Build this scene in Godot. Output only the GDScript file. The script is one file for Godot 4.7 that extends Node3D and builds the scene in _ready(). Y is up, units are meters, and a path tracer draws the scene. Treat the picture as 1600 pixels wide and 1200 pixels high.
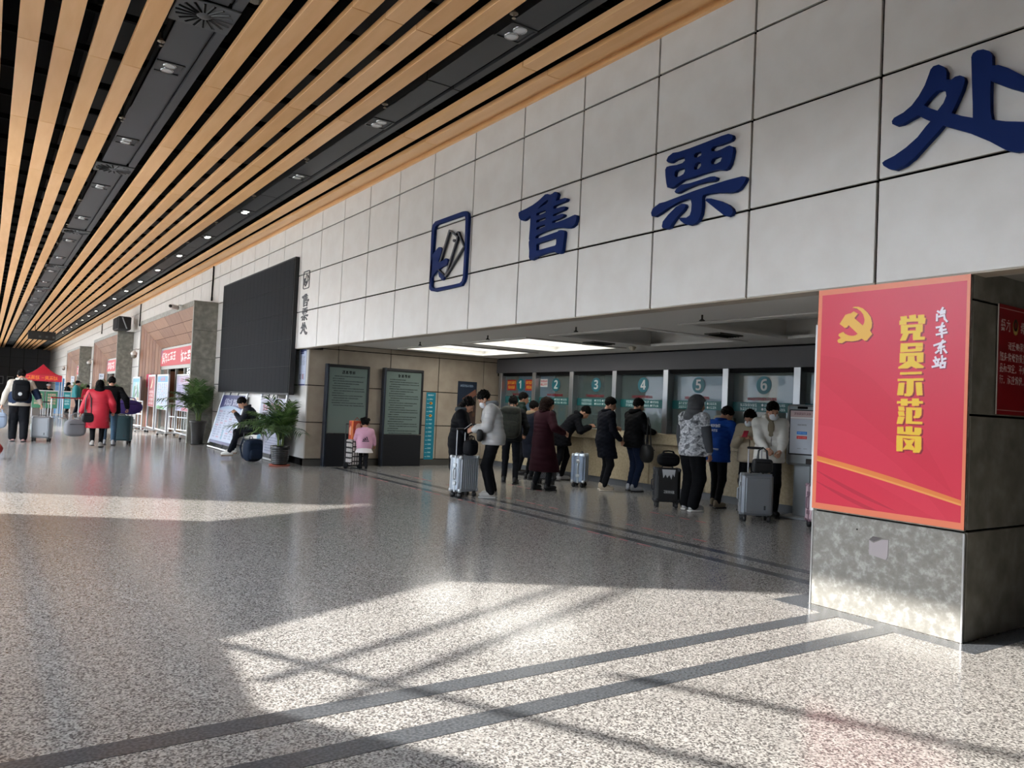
extends Node3D
# A bus station hall: slatted ceiling, panelled wall with the ticket office sign, the ticket counters, a concrete pillar, travellers.
# x runs from the glass front (left) to the ticket office (right), -z runs down the hall; the camera stands at x = z = 0.

const WX := 5.555          # face of the panelled wall
const CY := 5.35           # underside of the ceiling slats
const GX := -1.8           # glass front
const FARZ := -98.0
const CNT := 10.75         # glass of the ticket windows
const AZ := -16.36         # left wall of the ticket hall
const AC := 2.68           # ceiling of the ticket hall

const ORD := ["first", "second", "third", "fourth", "fifth", "sixth", "seventh", "eighth", "ninth", "tenth", "eleventh", "twelfth", "thirteenth", "fourteenth", "fifteenth", "sixteenth", "seventeenth", "eighteenth"]

var M := {}
var used := {}
var rng := RandomNumberGenerator.new()
var tmpl := {}

func _ready() -> void:
	rng.seed = 7
	# ---- camera
	var cam := Camera3D.new()
	cam.name = "camera"
	cam.fov = 52.79
	cam.near = 0.05
	cam.far = 400.0
	cam.transform = Transform3D(Basis(Vector3(0.82600413, 0.04568298, 0.56180979), Vector3(-0.0547576, 0.9984994, -0.0006843), Vector3(-0.560998, -0.0301981, 0.8272662)).orthonormalized(), Vector3(0, 1.467, 0))
	add_child(cam)
	# ---- sky, sun, exposure
	var env := Environment.new()
	env.background_mode = Environment.BG_SKY
	var sky := Sky.new()
	var sm := ProceduralSkyMaterial.new()
	sm.sky_top_color = Color(0.78, 0.815, 0.865)
	sm.sky_horizon_color = Color(0.94, 0.95, 0.96)
	sm.ground_bottom_color = Color(0.5, 0.5, 0.5)
	sm.ground_horizon_color = Color(0.7, 0.7, 0.7)
	sm.sky_energy_multiplier = 5.5
	sm.ground_energy_multiplier = 1.5
	sky.sky_material = sm
	env.sky = sky
	env.tonemap_mode = Environment.TONE_MAPPER_LINEAR
	env.tonemap_exposure = 0.42
	env.sdfgi_enabled = true
	env.ssao_enabled = true
	env.ssil_enabled = true
	var we := WorldEnvironment.new()
	we.name = "world_environment"
	we.environment = env
	add_child(we)
	var sun := DirectionalLight3D.new()
	sun.name = "sun"
	var sd := Vector3(0.85 * cos(PI / 6.0), -0.5, 0.527 * cos(PI / 6.0)).normalized()
	sun.transform = Transform3D(Basis.looking_at(sd, Vector3.UP), Vector3(-10, 10, -10))
	sun.light_color = Color(1.0, 0.975, 0.94)
	sun.light_energy = 12.5
	sun.light_angular_distance = 0.8
	sun.shadow_enabled = true
	add_child(sun)
	materials()
	# ---- the setting, then the things
	shell()
	ceiling()
	facade()
	panelled_wall()
	ticket_hall()
	pillar()
	big_sign()
	portals()
	wall_things()
	counter_things()
	boards()
	plants()
	far_end()
	luggage()
	people()

# ------------------------------------------------------------------ mesh building
class MB extends RefCounted:
	var v := PackedVector3Array()
	var n := PackedVector3Array()
	var u := PackedVector2Array()
	var ix := PackedInt32Array()

	func q(a: Vector3, b: Vector3, c: Vector3, d: Vector3, uv := [Vector2(0, 1), Vector2(1, 1), Vector2(1, 0), Vector2(0, 0)]) -> MB:
		var nn := (b - a).cross(c - a)
		if nn.length_squared() < 1e-14:
			nn = (c - a).cross(d - a)
		nn = nn.normalized()
		var k := v.size()
		v.append_array([a, b, c, d])
		n.append_array([nn, nn, nn, nn])
		u.append_array(uv)
		ix.append_array([k, k + 2, k + 1, k, k + 3, k + 2])
		return self

	func tri(a: Vector3, b: Vector3, c: Vector3) -> MB:
		var nn := (b - a).cross(c - a).normalized()
		var k := v.size()
		v.append_array([a, b, c])
		n.append_array([nn, nn, nn])
		u.append_array([Vector2(0, 1), Vector2(1, 1), Vector2(1, 0)])
		ix.append_array([k, k + 2, k + 1])
		return self

	func box(c: Vector3, s: Vector3, b := Basis()) -> MB:
		var h := s * 0.5
		var p := []
		for i in 8:
			p.append(c + b * Vector3(h.x if i & 1 else -h.x, h.y if i & 2 else -h.y, h.z if i & 4 else -h.z))
		q(p[4], p[5], p[7], p[6])
		q(p[1], p[0], p[2], p[3])
		q(p[5], p[1], p[3], p[7])
		q(p[0], p[4], p[6], p[2])
		q(p[6], p[7], p[3], p[2])
		q(p[0], p[1], p[5], p[4])
		return self

	func span(a: Vector3, b: Vector3) -> MB:
		return box((a + b) * 0.5, (b - a).abs())

	# box with chamfered edges
	func cbox(c: Vector3, s: Vector3, r: float, b := Basis()) -> MB:
		var h := s * 0.5
		r = minf(r, minf(h.x, minf(h.y, h.z)) * 0.98)
		var ax := [Vector3.RIGHT, Vector3.UP, Vector3.BACK]
		var f := func(p: Vector3) -> Vector3: return c + b * p
		for a in 3:
			var e: int = (a + 1) % 3
			var g: int = (a + 2) % 3
			for s1 in [-1.0, 1.0]:
				var o: Vector3 = ax[a] * h[a] * s1
				var x: Vector3 = ax[e] * (h[e] - r)
				var y: Vector3 = ax[g] * (h[g] - r) * s1
				q(f.call(o - x - y), f.call(o + x - y), f.call(o + x + y), f.call(o - x + y))
				for s2 in [-1.0, 1.0]:
					# edge between face a (side s1) and face e (side s2)
					var p1: Vector3 = ax[a] * h[a] * s1 + ax[e] * (h[e] - r) * s2
					var p2: Vector3 = ax[a] * (h[a] - r) * s1 + ax[e] * h[e] * s2
					var z: Vector3 = ax[g] * (h[g] - r) * s1 * s2
					q(f.call(p1 - z), f.call(p2 - z), f.call(p2 + z), f.call(p1 + z))
		for i in 8:
			var sg := Vector3(1 if i & 1 else -1, 1 if i & 2 else -1, 1 if i & 4 else -1)
			var k := h - Vector3(r, r, r)
			var px := f.call(sg * Vector3(h.x, k.y, k.z)) as Vector3
			var py := f.call(sg * Vector3(k.x, h.y, k.z)) as Vector3
			var pz := f.call(sg * Vector3(k.x, k.y, h.z)) as Vector3
			if sg.x * sg.y * sg.z > 0:
				tri(px, py, pz)
			else:
				tri(px, pz, py)
		return self

	# rows of rings; ring runs so that (along ring) x (along rows) points outwards
	func surf(rows: Array, closed := true) -> MB:
		var r := rows.size()
		var c: int = rows[0].size()
		var k := v.size()
		for i in r:
			for j in c:
				var du: Vector3 = (rows[i][(j + 1) % c] - rows[i][(j + c - 1) % c]) if closed else (rows[i][mini(j + 1, c - 1)] - rows[i][maxi(j - 1, 0)])
				var dv: Vector3 = rows[mini(i + 1, r - 1)][j] - rows[maxi(i - 1, 0)][j]
				if du.length_squared() < 1e-12:
					var i2 := i + 1 if i == 0 else i - 1
					du = rows[i2][(j + 1) % c] - rows[i2][(j + c - 1) % c]
				v.append(rows[i][j])
				n.append(du.cross(dv).normalized())
				u.append(Vector2(float(j) / c, 1.0 - float(i) / (r - 1)))
		for i in r - 1:
			for j in (c if closed else c - 1):
				var a := k + i * c + j
				var b := k + i * c + (j + 1) % c
				ix.append_array([a, b + c, b, a, a + c, b + c])
		return self

	func tube(pts: Array, rad, sides := 8, caps := true) -> MB:
		var rows := []
		var t0: Vector3 = (pts[1] - pts[0]).normalized()
		var x := t0.cross(Vector3.UP if absf(t0.y) < 0.9 else Vector3.RIGHT).normalized()
		for i in pts.size():
			var t: Vector3 = (pts[mini(i + 1, pts.size() - 1)] - pts[maxi(i - 1, 0)]).normalized()
			x = (x - t * x.dot(t)).normalized()
			var y := t.cross(x)
			var rr: float = rad[i] if rad is Array else rad
			var ring := []
			for j in sides:
				var w := TAU * j / sides
				ring.append(pts[i] + (x * cos(w) + y * sin(w)) * rr)
			rows.append(ring)
		surf(rows)
		if caps:
			for e in [0, rows.size() - 1]:
				var ring: Array = rows[e]
				for j in range(1, sides - 1):
					if e == 0:
						tri(ring[0], ring[j + 1], ring[j])
					else:
						tri(ring[0], ring[j], ring[j + 1])
		return self

	func lathe(prof: Array, sides := 20, xf := Transform3D()) -> MB:
		var rows := []
		for p in prof:
			var ring := []
			for j in sides:
				var w := TAU * j / sides
				ring.append(xf * Vector3(sin(w) * p.x, p.y, cos(w) * p.x))
			rows.append(ring)
		return surf(rows)

	# rounded box / ellipsoid (superellipsoid)
	func sq(c: Vector3, s: Vector3, e := 1.0, nu := 16, nv := 10, b := Basis(), e2 := -1.0) -> MB:
		var ev := e if e2 < 0.0 else e2
		var rows := []
		for i in nv + 1:
			var la := -PI * 0.5 + PI * i / nv
			var cl := pow(maxf(cos(la), 0.0), ev)
			var sl := signf(sin(la)) * pow(absf(sin(la)), ev)
			var ring := []
			for j in nu:
				var w := TAU * j / nu
				ring.append(c + b * (Vector3(signf(sin(w)) * pow(absf(sin(w)), e) * cl, sl, signf(cos(w)) * pow(absf(cos(w)), e) * cl) * s * 0.5))
			rows.append(ring)
		return surf(rows)

	# flat outline pushed out by t along the local z of xf
	func slab(poly: PackedVector2Array, t: float, xf := Transform3D()) -> MB:
		if Geometry2D.is_polygon_clockwise(poly):
			poly = poly.duplicate()
			poly.reverse()
		var idx := Geometry2D.triangulate_polygon(poly)
		for i in range(0, idx.size(), 3):
			var a := poly[idx[i]]
			var b := poly[idx[i + 1]]
			var c := poly[idx[i + 2]]
			if (b - a).cross(c - a) < 0:
				var m := b
				b = c
				c = m
			tri(xf * Vector3(a.x, a.y, t), xf * Vector3(b.x, b.y, t), xf * Vector3(c.x, c.y, t))
			tri(xf * Vector3(a.x, a.y, 0), xf * Vector3(c.x, c.y, 0), xf * Vector3(b.x, b.y, 0))
		for i in poly.size():
			var a := poly[i]
			var b := poly[(i + 1) % poly.size()]
			q(xf * Vector3(a.x, a.y, 0), xf * Vector3(b.x, b.y, 0), xf * Vector3(b.x, b.y, t), xf * Vector3(a.x, a.y, t))
		return self

	func add(o: MB, xf: Transform3D) -> MB:
		var k := v.size()
		var flip := xf.basis.determinant() < 0
		for p in o.v:
			v.append(xf * p)
		for p in o.n:
			n.append((xf.basis * p).normalized())
		u.append_array(o.u)
		for i in range(0, o.ix.size(), 3):
			if flip:
				ix.append_array([k + o.ix[i], k + o.ix[i + 2], k + o.ix[i + 1]])
			else:
				ix.append_array([k + o.ix[i], k + o.ix[i + 1], k + o.ix[i + 2]])
		return self

	func done() -> ArrayMesh:
		var m := ArrayMesh.new()
		var a := []
		a.resize(Mesh.ARRAY_MAX)
		a[Mesh.ARRAY_VERTEX] = v
		a[Mesh.ARRAY_NORMAL] = n
		a[Mesh.ARRAY_TEX_UV] = u
		a[Mesh.ARRAY_INDEX] = ix
		m.add_surface_from_arrays(Mesh.PRIMITIVE_TRIANGLES, a)
		return m

# ------------------------------------------------------------------ distance field for bodies and cloth
class Field extends RefCounted:
	var o: Vector3
	var h: float
	var nx: int
	var ny: int
	var nz: int
	var d := PackedFloat32Array()

	func _init(lo: Vector3, hi: Vector3, cell: float) -> void:
		o = lo
		h = cell
		nx = int((hi.x - lo.x) / cell) + 2
		ny = int((hi.y - lo.y) / cell) + 2
		nz = int((hi.z - lo.z) / cell) + 2
		d.resize(nx * ny * nz)
		d.fill(0.5)

	func range_of(lo: Vector3, hi: Vector3) -> Array:
		var a := ((lo - o) / h).floor()
		var b := ((hi - o) / h).ceil()
		return [clampi(int(a.x), 0, nx - 1), clampi(int(b.x), 0, nx - 1), clampi(int(a.y), 0, ny - 1), clampi(int(b.y), 0, ny - 1), clampi(int(a.z), 0, nz - 1), clampi(int(b.z), 0, nz - 1)]

	func cap(a: Vector3, b: Vector3, ra: float, rb: float, k := 0.04, puff := 0.0, rings := 0.0) -> Field:
		var m := maxf(ra, rb) + k + h * 1.5
		var mm := Vector3(m, m, m)
		var r := range_of(a.min(b) - mm, a.max(b) + mm)
		var ab := b - a
		var l2 := maxf(ab.length_squared(), 1e-8)
		for z in range(r[4], r[5] + 1):
			for y in range(r[2], r[3] + 1):
				var i: int = (z * ny + y) * nx + int(r[0])
				for x in range(r[0], r[1] + 1):
					var p := o + Vector3(x, y, z) * h - a
					var t := clampf(p.dot(ab) / l2, 0.0, 1.0)
					var nd := (p - ab * t).length() - ra - (rb - ra) * t
					if puff > 0.0:
						nd -= puff * absf(sin(t * rings * PI))
					var e := d[i]
					var hh := k - absf(e - nd)
					d[i] = minf(e, nd) - (hh * hh / k * 0.25 if hh > 0.0 else 0.0)
					i += 1
		return self

	func ell(c: Vector3, rad: Vector3, k := 0.02, cut := false) -> Field:
		var mm := rad + Vector3.ONE * (k + h * 1.5)
		var r := range_of(c - mm, c + mm)
		var mr := minf(rad.x, minf(rad.y, rad.z))
		for z in range(r[4], r[5] + 1):
			for y in range(r[2], r[3] + 1):
				var i: int = (z * ny + y) * nx + int(r[0])
				for x in range(r[0], r[1] + 1):
					var nd := (((o + Vector3(x, y, z) * h - c) / rad).length() - 1.0) * mr
					if cut:
						d[i] = maxf(d[i], -nd)
					else:
						var e := d[i]
						var hh := k - absf(e - nd)
						d[i] = minf(e, nd) - (hh * hh / k * 0.25 if hh > 0.0 else 0.0)
					i += 1
		return self

	# keep only the side of a plane that its normal points away from
	func plane(p0: Vector3, nn: Vector3) -> Field:
		for z in nz:
			for y in ny:
				var i := (z * ny + y) * nx
				for x in nx:
					d[i] = maxf(d[i], (o + Vector3(x, y, z) * h - p0).dot(nn))
					i += 1
		return self

	func rough(amp: float, f: float) -> Field:
		for z in nz:
			for y in ny:
				var i := (z * ny + y) * nx
				for x in nx:
					if absf(d[i]) < 0.06:
						var p := (o + Vector3(x, y, z) * h) * f
						d[i] += amp * (sin(p.x + 1.7 * p.y) * sin(p.z * 1.3 - p.y * 0.8) + 0.5 * sin(p.y * 2.3 + p.z))
					i += 1
		return self

	func net(mb: MB) -> MB:
		var vi := PackedInt32Array()
		vi.resize(nx * ny * nz)
		vi.fill(-1)
		var sy := nx
		var sz := nx * ny
		for z in nz - 1:
			for y in ny - 1:
				var i := (z * ny + y) * nx
				for x in nx - 1:
					var a := d[i]
					var b := d[i + 1]
					var c := d[i + sy]
					var e := d[i + sy + 1]
					var f := d[i + sz]
					var g := d[i + sz + 1]
					var j := d[i + sz + sy]
					var k := d[i + sz + sy + 1]
					var s := int(a < 0.0) + int(b < 0.0) + int(c < 0.0) + int(e < 0.0) + int(f < 0.0) + int(g < 0.0) + int(j < 0.0) + int(k < 0.0)
					if s > 0 and s < 8:
						var sum := Vector3.ZERO
						var cnt := 0
						if (a < 0.0) != (b < 0.0): sum += Vector3(a / (a - b), 0, 0); cnt += 1
						if (c < 0.0) != (e < 0.0): sum += Vector3(c / (c - e), 1, 0); cnt += 1
						if (f < 0.0) != (g < 0.0): sum += Vector3(f / (f - g), 0, 1); cnt += 1
						if (j < 0.0) != (k < 0.0): sum += Vector3(j / (j - k), 1, 1); cnt += 1
						if (a < 0.0) != (c < 0.0): sum += Vector3(0, a / (a - c), 0); cnt += 1
						if (b < 0.0) != (e < 0.0): sum += Vector3(1, b / (b - e), 0); cnt += 1
						if (f < 0.0) != (j < 0.0): sum += Vector3(0, f / (f - j), 1); cnt += 1
						if (g < 0.0) != (k < 0.0): sum += Vector3(1, g / (g - k), 1); cnt += 1
						if (a < 0.0) != (f < 0.0): sum += Vector3(0, 0, a / (a - f)); cnt += 1
						if (b < 0.0) != (g < 0.0): sum += Vector3(1, 0, b / (b - g)); cnt += 1
						if (c < 0.0) != (j < 0.0): sum += Vector3(0, 1, c / (c - j)); cnt += 1
						if (e < 0.0) != (k < 0.0): sum += Vector3(1, 1, e / (e - k)); cnt += 1
						var p := sum / cnt
						vi[i] = mb.v.size()
						mb.v.append(o + (Vector3(x, y, z) + p) * h)
						mb.n.append(Vector3(b + e + g + k - a - c - f - j, c + e + j + k - a - b - f - g, f + g + j + k - a - b - c - e).normalized())
						mb.u.append(Vector2(p.x, p.y))
						if y > 0 and z > 0 and (a < 0.0) != (b < 0.0):
							quad(mb, vi[i], vi[i - sy], vi[i - sy - sz], vi[i - sz], a < 0.0)
						if x > 0 and z > 0 and (a < 0.0) != (c < 0.0):
							quad(mb, vi[i], vi[i - sz], vi[i - sz - 1], vi[i - 1], a < 0.0)
						if x > 0 and y > 0 and (a < 0.0) != (f < 0.0):
							quad(mb, vi[i], vi[i - 1], vi[i - 1 - sy], vi[i - sy], a < 0.0)
					i += 1
		return mb

	func quad(mb: MB, a: int, b: int, c: int, e: int, inside: bool) -> void:
		if a < 0 or b < 0 or c < 0 or e < 0:
			return
		if inside:
			mb.ix.append_array([a, c, b, a, e, c])
		else:
			mb.ix.append_array([a, b, c, a, c, e])

# ------------------------------------------------------------------ pictures (print, lettering)
class Pic extends RefCounted:
	var im: Image
	var w: int
	var h: int

	func _init(ww: int, hh: int, c: Color) -> void:
		w = ww
		h = hh
		im = Image.create(ww, hh, false, Image.FORMAT_RGBA8)
		im.fill(c)

	func rect(x: float, y: float, ww: float, hh: float, c: Color) -> Pic:
		im.fill_rect(Rect2i(int(x), int(y), maxi(1, int(ww)), maxi(1, int(hh))), c)
		return self

	func fillp(pts: PackedVector2Array, c: Color) -> Pic:
		var lo := 1e9
		var hi := -1e9
		for p in pts:
			lo = minf(lo, p.y)
			hi = maxf(hi, p.y)
		for y in range(maxi(0, int(lo)), mini(h, int(hi) + 1)):
			var xs := []
			var yy := y + 0.5
			for i in pts.size():
				var a := pts[i]
				var b := pts[(i + 1) % pts.size()]
				if (a.y <= yy) != (b.y <= yy):
					xs.append(a.x + (yy - a.y) / (b.y - a.y) * (b.x - a.x))
			xs.sort()
			for i in range(0, xs.size() - 1, 2):
				var x0 := clampi(roundi(xs[i]), 0, w)
				var x1 := clampi(roundi(xs[i + 1]), 0, w)
				if x1 > x0:
					im.fill_rect(Rect2i(x0, y, x1 - x0, 1), c)
		return self

	func line(a: Vector2, b: Vector2, t: float, c: Color) -> Pic:
		var dd := (b - a).normalized() * t * 0.5
		if dd == Vector2.ZERO:
			dd = Vector2(t * 0.5, 0)
		var nn := Vector2(-dd.y, dd.x)
		return fillp([a - dd + nn, b + dd + nn, b + dd - nn, a - dd - nn], c)

	func disc(c0: Vector2, rx: float, ry: float, c: Color) -> Pic:
		var p := PackedVector2Array()
		for i in 24:
			p.append(c0 + Vector2(cos(TAU * i / 24) * rx, sin(TAU * i / 24) * ry))
		return fillp(p, c)

	# strokes on a 9 x 9 grid: digits in pairs, one word per stroke
	func glyph(s: String, x: float, y: float, sw: float, sh: float, t: float, c: Color) -> Pic:
		for w0 in s.split(" "):
			for i in range(0, w0.length() - 3, 2):
				line(Vector2(x + int(w0[i]) * sw / 9.0, y + int(w0[i + 1]) * sh / 9.0), Vector2(x + int(w0[i + 2]) * sw / 9.0, y + int(w0[i + 3]) * sh / 9.0), t, c)
		return self

	# print too small to read in the photograph: a cell of strokes
	func blur_glyph(r: RandomNumberGenerator, x: float, y: float, sw: float, sh: float, t: float, c: Color) -> Pic:
		var left := r.randf() < 0.6
		var x0 := 0.36 if left else 0.0
		if left:
			line(Vector2(x + sw * 0.16, y), Vector2(x + sw * r.randf_range(0.05, 0.2), y + sh), t, c)
			line(Vector2(x, y + sh * r.randf_range(0.2, 0.4)), Vector2(x + sw * 0.3, y + sh * r.randf_range(0.2, 0.4)), t, c)
		var n := r.randi_range(2, 4)
		for i in n:
			var yy := y + sh * (i + r.randf_range(0.1, 0.7)) / n
			line(Vector2(x + sw * (x0 + r.randf_range(0.0, 0.2)), yy), Vector2(x + sw * r.randf_range(0.8, 1.0), yy - sh * r.randf_range(0.0, 0.06)), t, c)
		var xx := x + sw * r.randf_range(x0 + 0.2, 0.85)
		line(Vector2(xx, y + sh * r.randf_range(0.0, 0.3)), Vector2(xx, y + sh * r.randf_range(0.7, 1.0)), t, c)
		if r.randf() < 0.6:
			line(Vector2(xx, y + sh * 0.5), Vector2(x + sw * r.randf_range(x0, x0 + 0.2), y + sh), t, c)
			line(Vector2(xx, y + sh * 0.5), Vector2(x + sw, y + sh * r.randf_range(0.85, 1.0)), t, c)
		return self

	func row(r: RandomNumberGenerator, x: float, y: float, len: float, g: float, c: Color, t := -1.0) -> Pic:
		var xx := x
		while xx + g * 0.8 < x + len:
			blur_glyph(r, xx, y, g * 0.82, g, t if t > 0.0 else g * 0.14, c)
			xx += g
		return self

	func tex() -> ImageTexture:
		return ImageTexture.create_from_image(im)

# ------------------------------------------------------------------ nodes
func numbered(called: String) -> String:
	used[called] = used.get(called, -1) + 1
	return called if used[called] == 0 else "%s_%03d" % [called, used[called]]

func thing(called: String, label: String, category: String, at := Vector3.ZERO, yaw := 0.0, group := "") -> Node3D:
	var o := Node3D.new()
	o.name = numbered(called)
	add_child(o)
	o.position = at
	o.rotation_degrees.y = yaw
	o.set_meta("label", label)
	o.set_meta("category", category)
	if group:
		o.set_meta("group", group)
	return o

func part(parent: Node, called: String, mesh, m: Material, label := "") -> MeshInstance3D:
	var o := MeshInstance3D.new()
	o.name = called
	o.mesh = mesh.done() if mesh is MB else mesh
	o.material_override = m
	parent.add_child(o, true)
	if label:
		o.set_meta("label", label)
	return o

func single(called: String, label: String, category: String, mesh, m: Material, at := Vector3.ZERO, yaw := 0.0, group := "") -> MeshInstance3D:
	var o := part(self, numbered(called), mesh, m, label)
	o.position = at
	o.rotation_degrees.y = yaw
	o.set_meta("category", category)
	if group:
		o.set_meta("group", group)
	return o

func struct(called: String, mesh = null, m: Material = null) -> Node3D:
	var o: Node3D
	if mesh == null:
		o = Node3D.new()
		o.name = numbered(called)
		add_child(o)
	else:
		o = part(self, numbered(called), mesh, m)
	o.set_meta("kind", "structure")
	return o

func mb() -> MB:
	return MB.new()

func V(x: float, y: float, z: float) -> Vector3:
	return Vector3(x, y, z)

# ------------------------------------------------------------------ materials
func mat(c: Color, rough := 0.7, metal := 0.0, spec := 0.5) -> StandardMaterial3D:
	var key := "%s %.2f %.2f %.2f" % [c.to_html(), rough, metal, spec]
	if not M.has(key):
		var m := StandardMaterial3D.new()
		m.albedo_color = c
		m.roughness = rough
		m.metallic = metal
		m.metallic_specular = minf(spec, 0.25) if rough >= 0.7 else spec
		M[key] = m
	return M[key]

func hexm(s: String, rough := 0.7, metal := 0.0, spec := 0.5) -> StandardMaterial3D:
	return mat(Color(s), rough, metal, spec)

func noise_tex(size: int, freq: float, type: int, octaves: int, ramp: Array, sd := 1, gain := 0.5) -> NoiseTexture2D:
	var n := FastNoiseLite.new()
	n.seed = sd
	n.noise_type = type
	n.frequency = freq
	n.fractal_type = FastNoiseLite.FRACTAL_FBM if octaves > 1 else FastNoiseLite.FRACTAL_NONE
	n.fractal_octaves = octaves
	n.fractal_gain = gain
	n.cellular_return_type = FastNoiseLite.RETURN_CELL_VALUE
	n.cellular_jitter = 1.0
	var t := NoiseTexture2D.new()
	t.width = size
	t.height = size
	t.seamless = true
	t.noise = n
	var g := Gradient.new()
	var off := PackedFloat32Array()
	var col := PackedColorArray()
	for r in ramp:
		off.append(r[0])
		col.append(Color(r[1]))
	g.offsets = off
	g.colors = col
	t.color_ramp = g
	return t

func tri_mat(key: String, tex: Texture2D, scale: Vector3, rough: float, spec := 0.5) -> StandardMaterial3D:
	var m := StandardMaterial3D.new()
	m.albedo_texture = tex
	m.uv1_triplanar = true
	m.uv1_world_triplanar = true
	m.uv1_scale = scale
	m.roughness = rough
	m.metallic_specular = spec
	M[key] = m
	return m

func print_mat(p: Pic, rough := 0.5, tone := 1.0) -> StandardMaterial3D:
	var m := StandardMaterial3D.new()
	m.albedo_color = Color(tone, tone, tone)
	m.albedo_texture = p.tex()
	m.roughness = rough
	return m

func glow(c: Color, e: float) -> StandardMaterial3D:
	var m := StandardMaterial3D.new()
	m.albedo_color = c
	m.emission_enabled = true
	m.emission = c
	m.emission_energy_multiplier = e
	return m

func materials() -> void:
	var SX := FastNoiseLite.TYPE_SIMPLEX_SMOOTH
	tri_mat("granite", noise_tex(1024, 0.24, FastNoiseLite.TYPE_CELLULAR, 1, [[0.0, "555352"], [0.22, "6d6b69"], [0.4, "93918e"], [0.62, "aba9a5"], [1.0, "cbc9c5"]], 3), Vector3.ONE * 0.5, 0.15)
	tri_mat("band", noise_tex(512, 0.16, SX, 2, [[0.0, "3e4246"], [0.5, "55595e"], [1.0, "6d7175"]], 5), Vector3.ONE * 0.6, 0.2)
	tri_mat("panel", noise_tex(512, 0.012, SX, 4, [[0.0, "cdc9c4"], [0.45, "d1cec9"], [1.0, "d6d4d0"]], 8), Vector3.ONE * 0.35, 0.42)
	tri_mat("tan", noise_tex(512, 0.012, SX, 4, [[0.0, "9d9080"], [0.5, "a89c8c"], [1.0, "b1a696"]], 9), Vector3.ONE * 0.35, 0.4)
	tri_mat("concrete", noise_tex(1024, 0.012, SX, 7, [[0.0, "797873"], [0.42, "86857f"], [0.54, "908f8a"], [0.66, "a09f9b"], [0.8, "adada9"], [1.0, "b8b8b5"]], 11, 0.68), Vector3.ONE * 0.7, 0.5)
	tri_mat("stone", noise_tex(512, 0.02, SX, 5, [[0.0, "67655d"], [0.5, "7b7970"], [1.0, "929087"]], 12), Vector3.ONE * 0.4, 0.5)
	for i in 3:
		tri_mat("slat%d" % i, noise_tex(256, 0.02, SX, 4, [[0.0, ["dba66e", "dfab75", "d7a26a"][i]], [0.5, ["e0ae77", "e4b27e", "dca972"][i]], [1.0, ["e5b480", "e8b986", "e2b07a"][i]]], 20 + i), V(1.2, 1.2, 0.15), 0.42)
	for i in 3:
		tri_mat("wood%d" % i, noise_tex(256, 0.02, SX, 4, [[0.0, ["86604b", "7f5a47", "8d6750"][i]], [1.0, ["9c745b", "946c56", "a27a60"][i]]], 30 + i), V(1.5, 0.25, 0.6), 0.5)
	tri_mat("counter", noise_tex(512, 0.05, SX, 3, [[0.0, "a8987a"], [0.5, "b5a688"], [1.0, "c0b295"]], 15), Vector3.ONE * 0.6, 0.35)
	tri_mat("fabric_camo", noise_tex(512, 0.02, SX, 3, [[0.0, "17191a"], [0.42, "23261f"], [0.5, "3a3d2c"], [0.58, "1d2020"], [1.0, "4b4738"]], 16), Vector3.ONE * 1.6, 0.85)
	tri_mat("fabric_sketch", noise_tex(512, 0.03, SX, 4, [[0.0, "26282c"], [0.38, "5f6268"], [0.46, "b6b8bc"], [0.56, "e2e3e5"], [0.66, "8d9096"], [1.0, "d5d6d8"]], 17), Vector3.ONE * 0.6, 0.85)
	var gl := StandardMaterial3D.new()
	gl.albedo_color = Color(0.75, 0.86, 0.86, 0.1)
	gl.transparency = BaseMaterial3D.TRANSPARENCY_ALPHA
	gl.roughness = 0.02
	M["glass"] = gl
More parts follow.
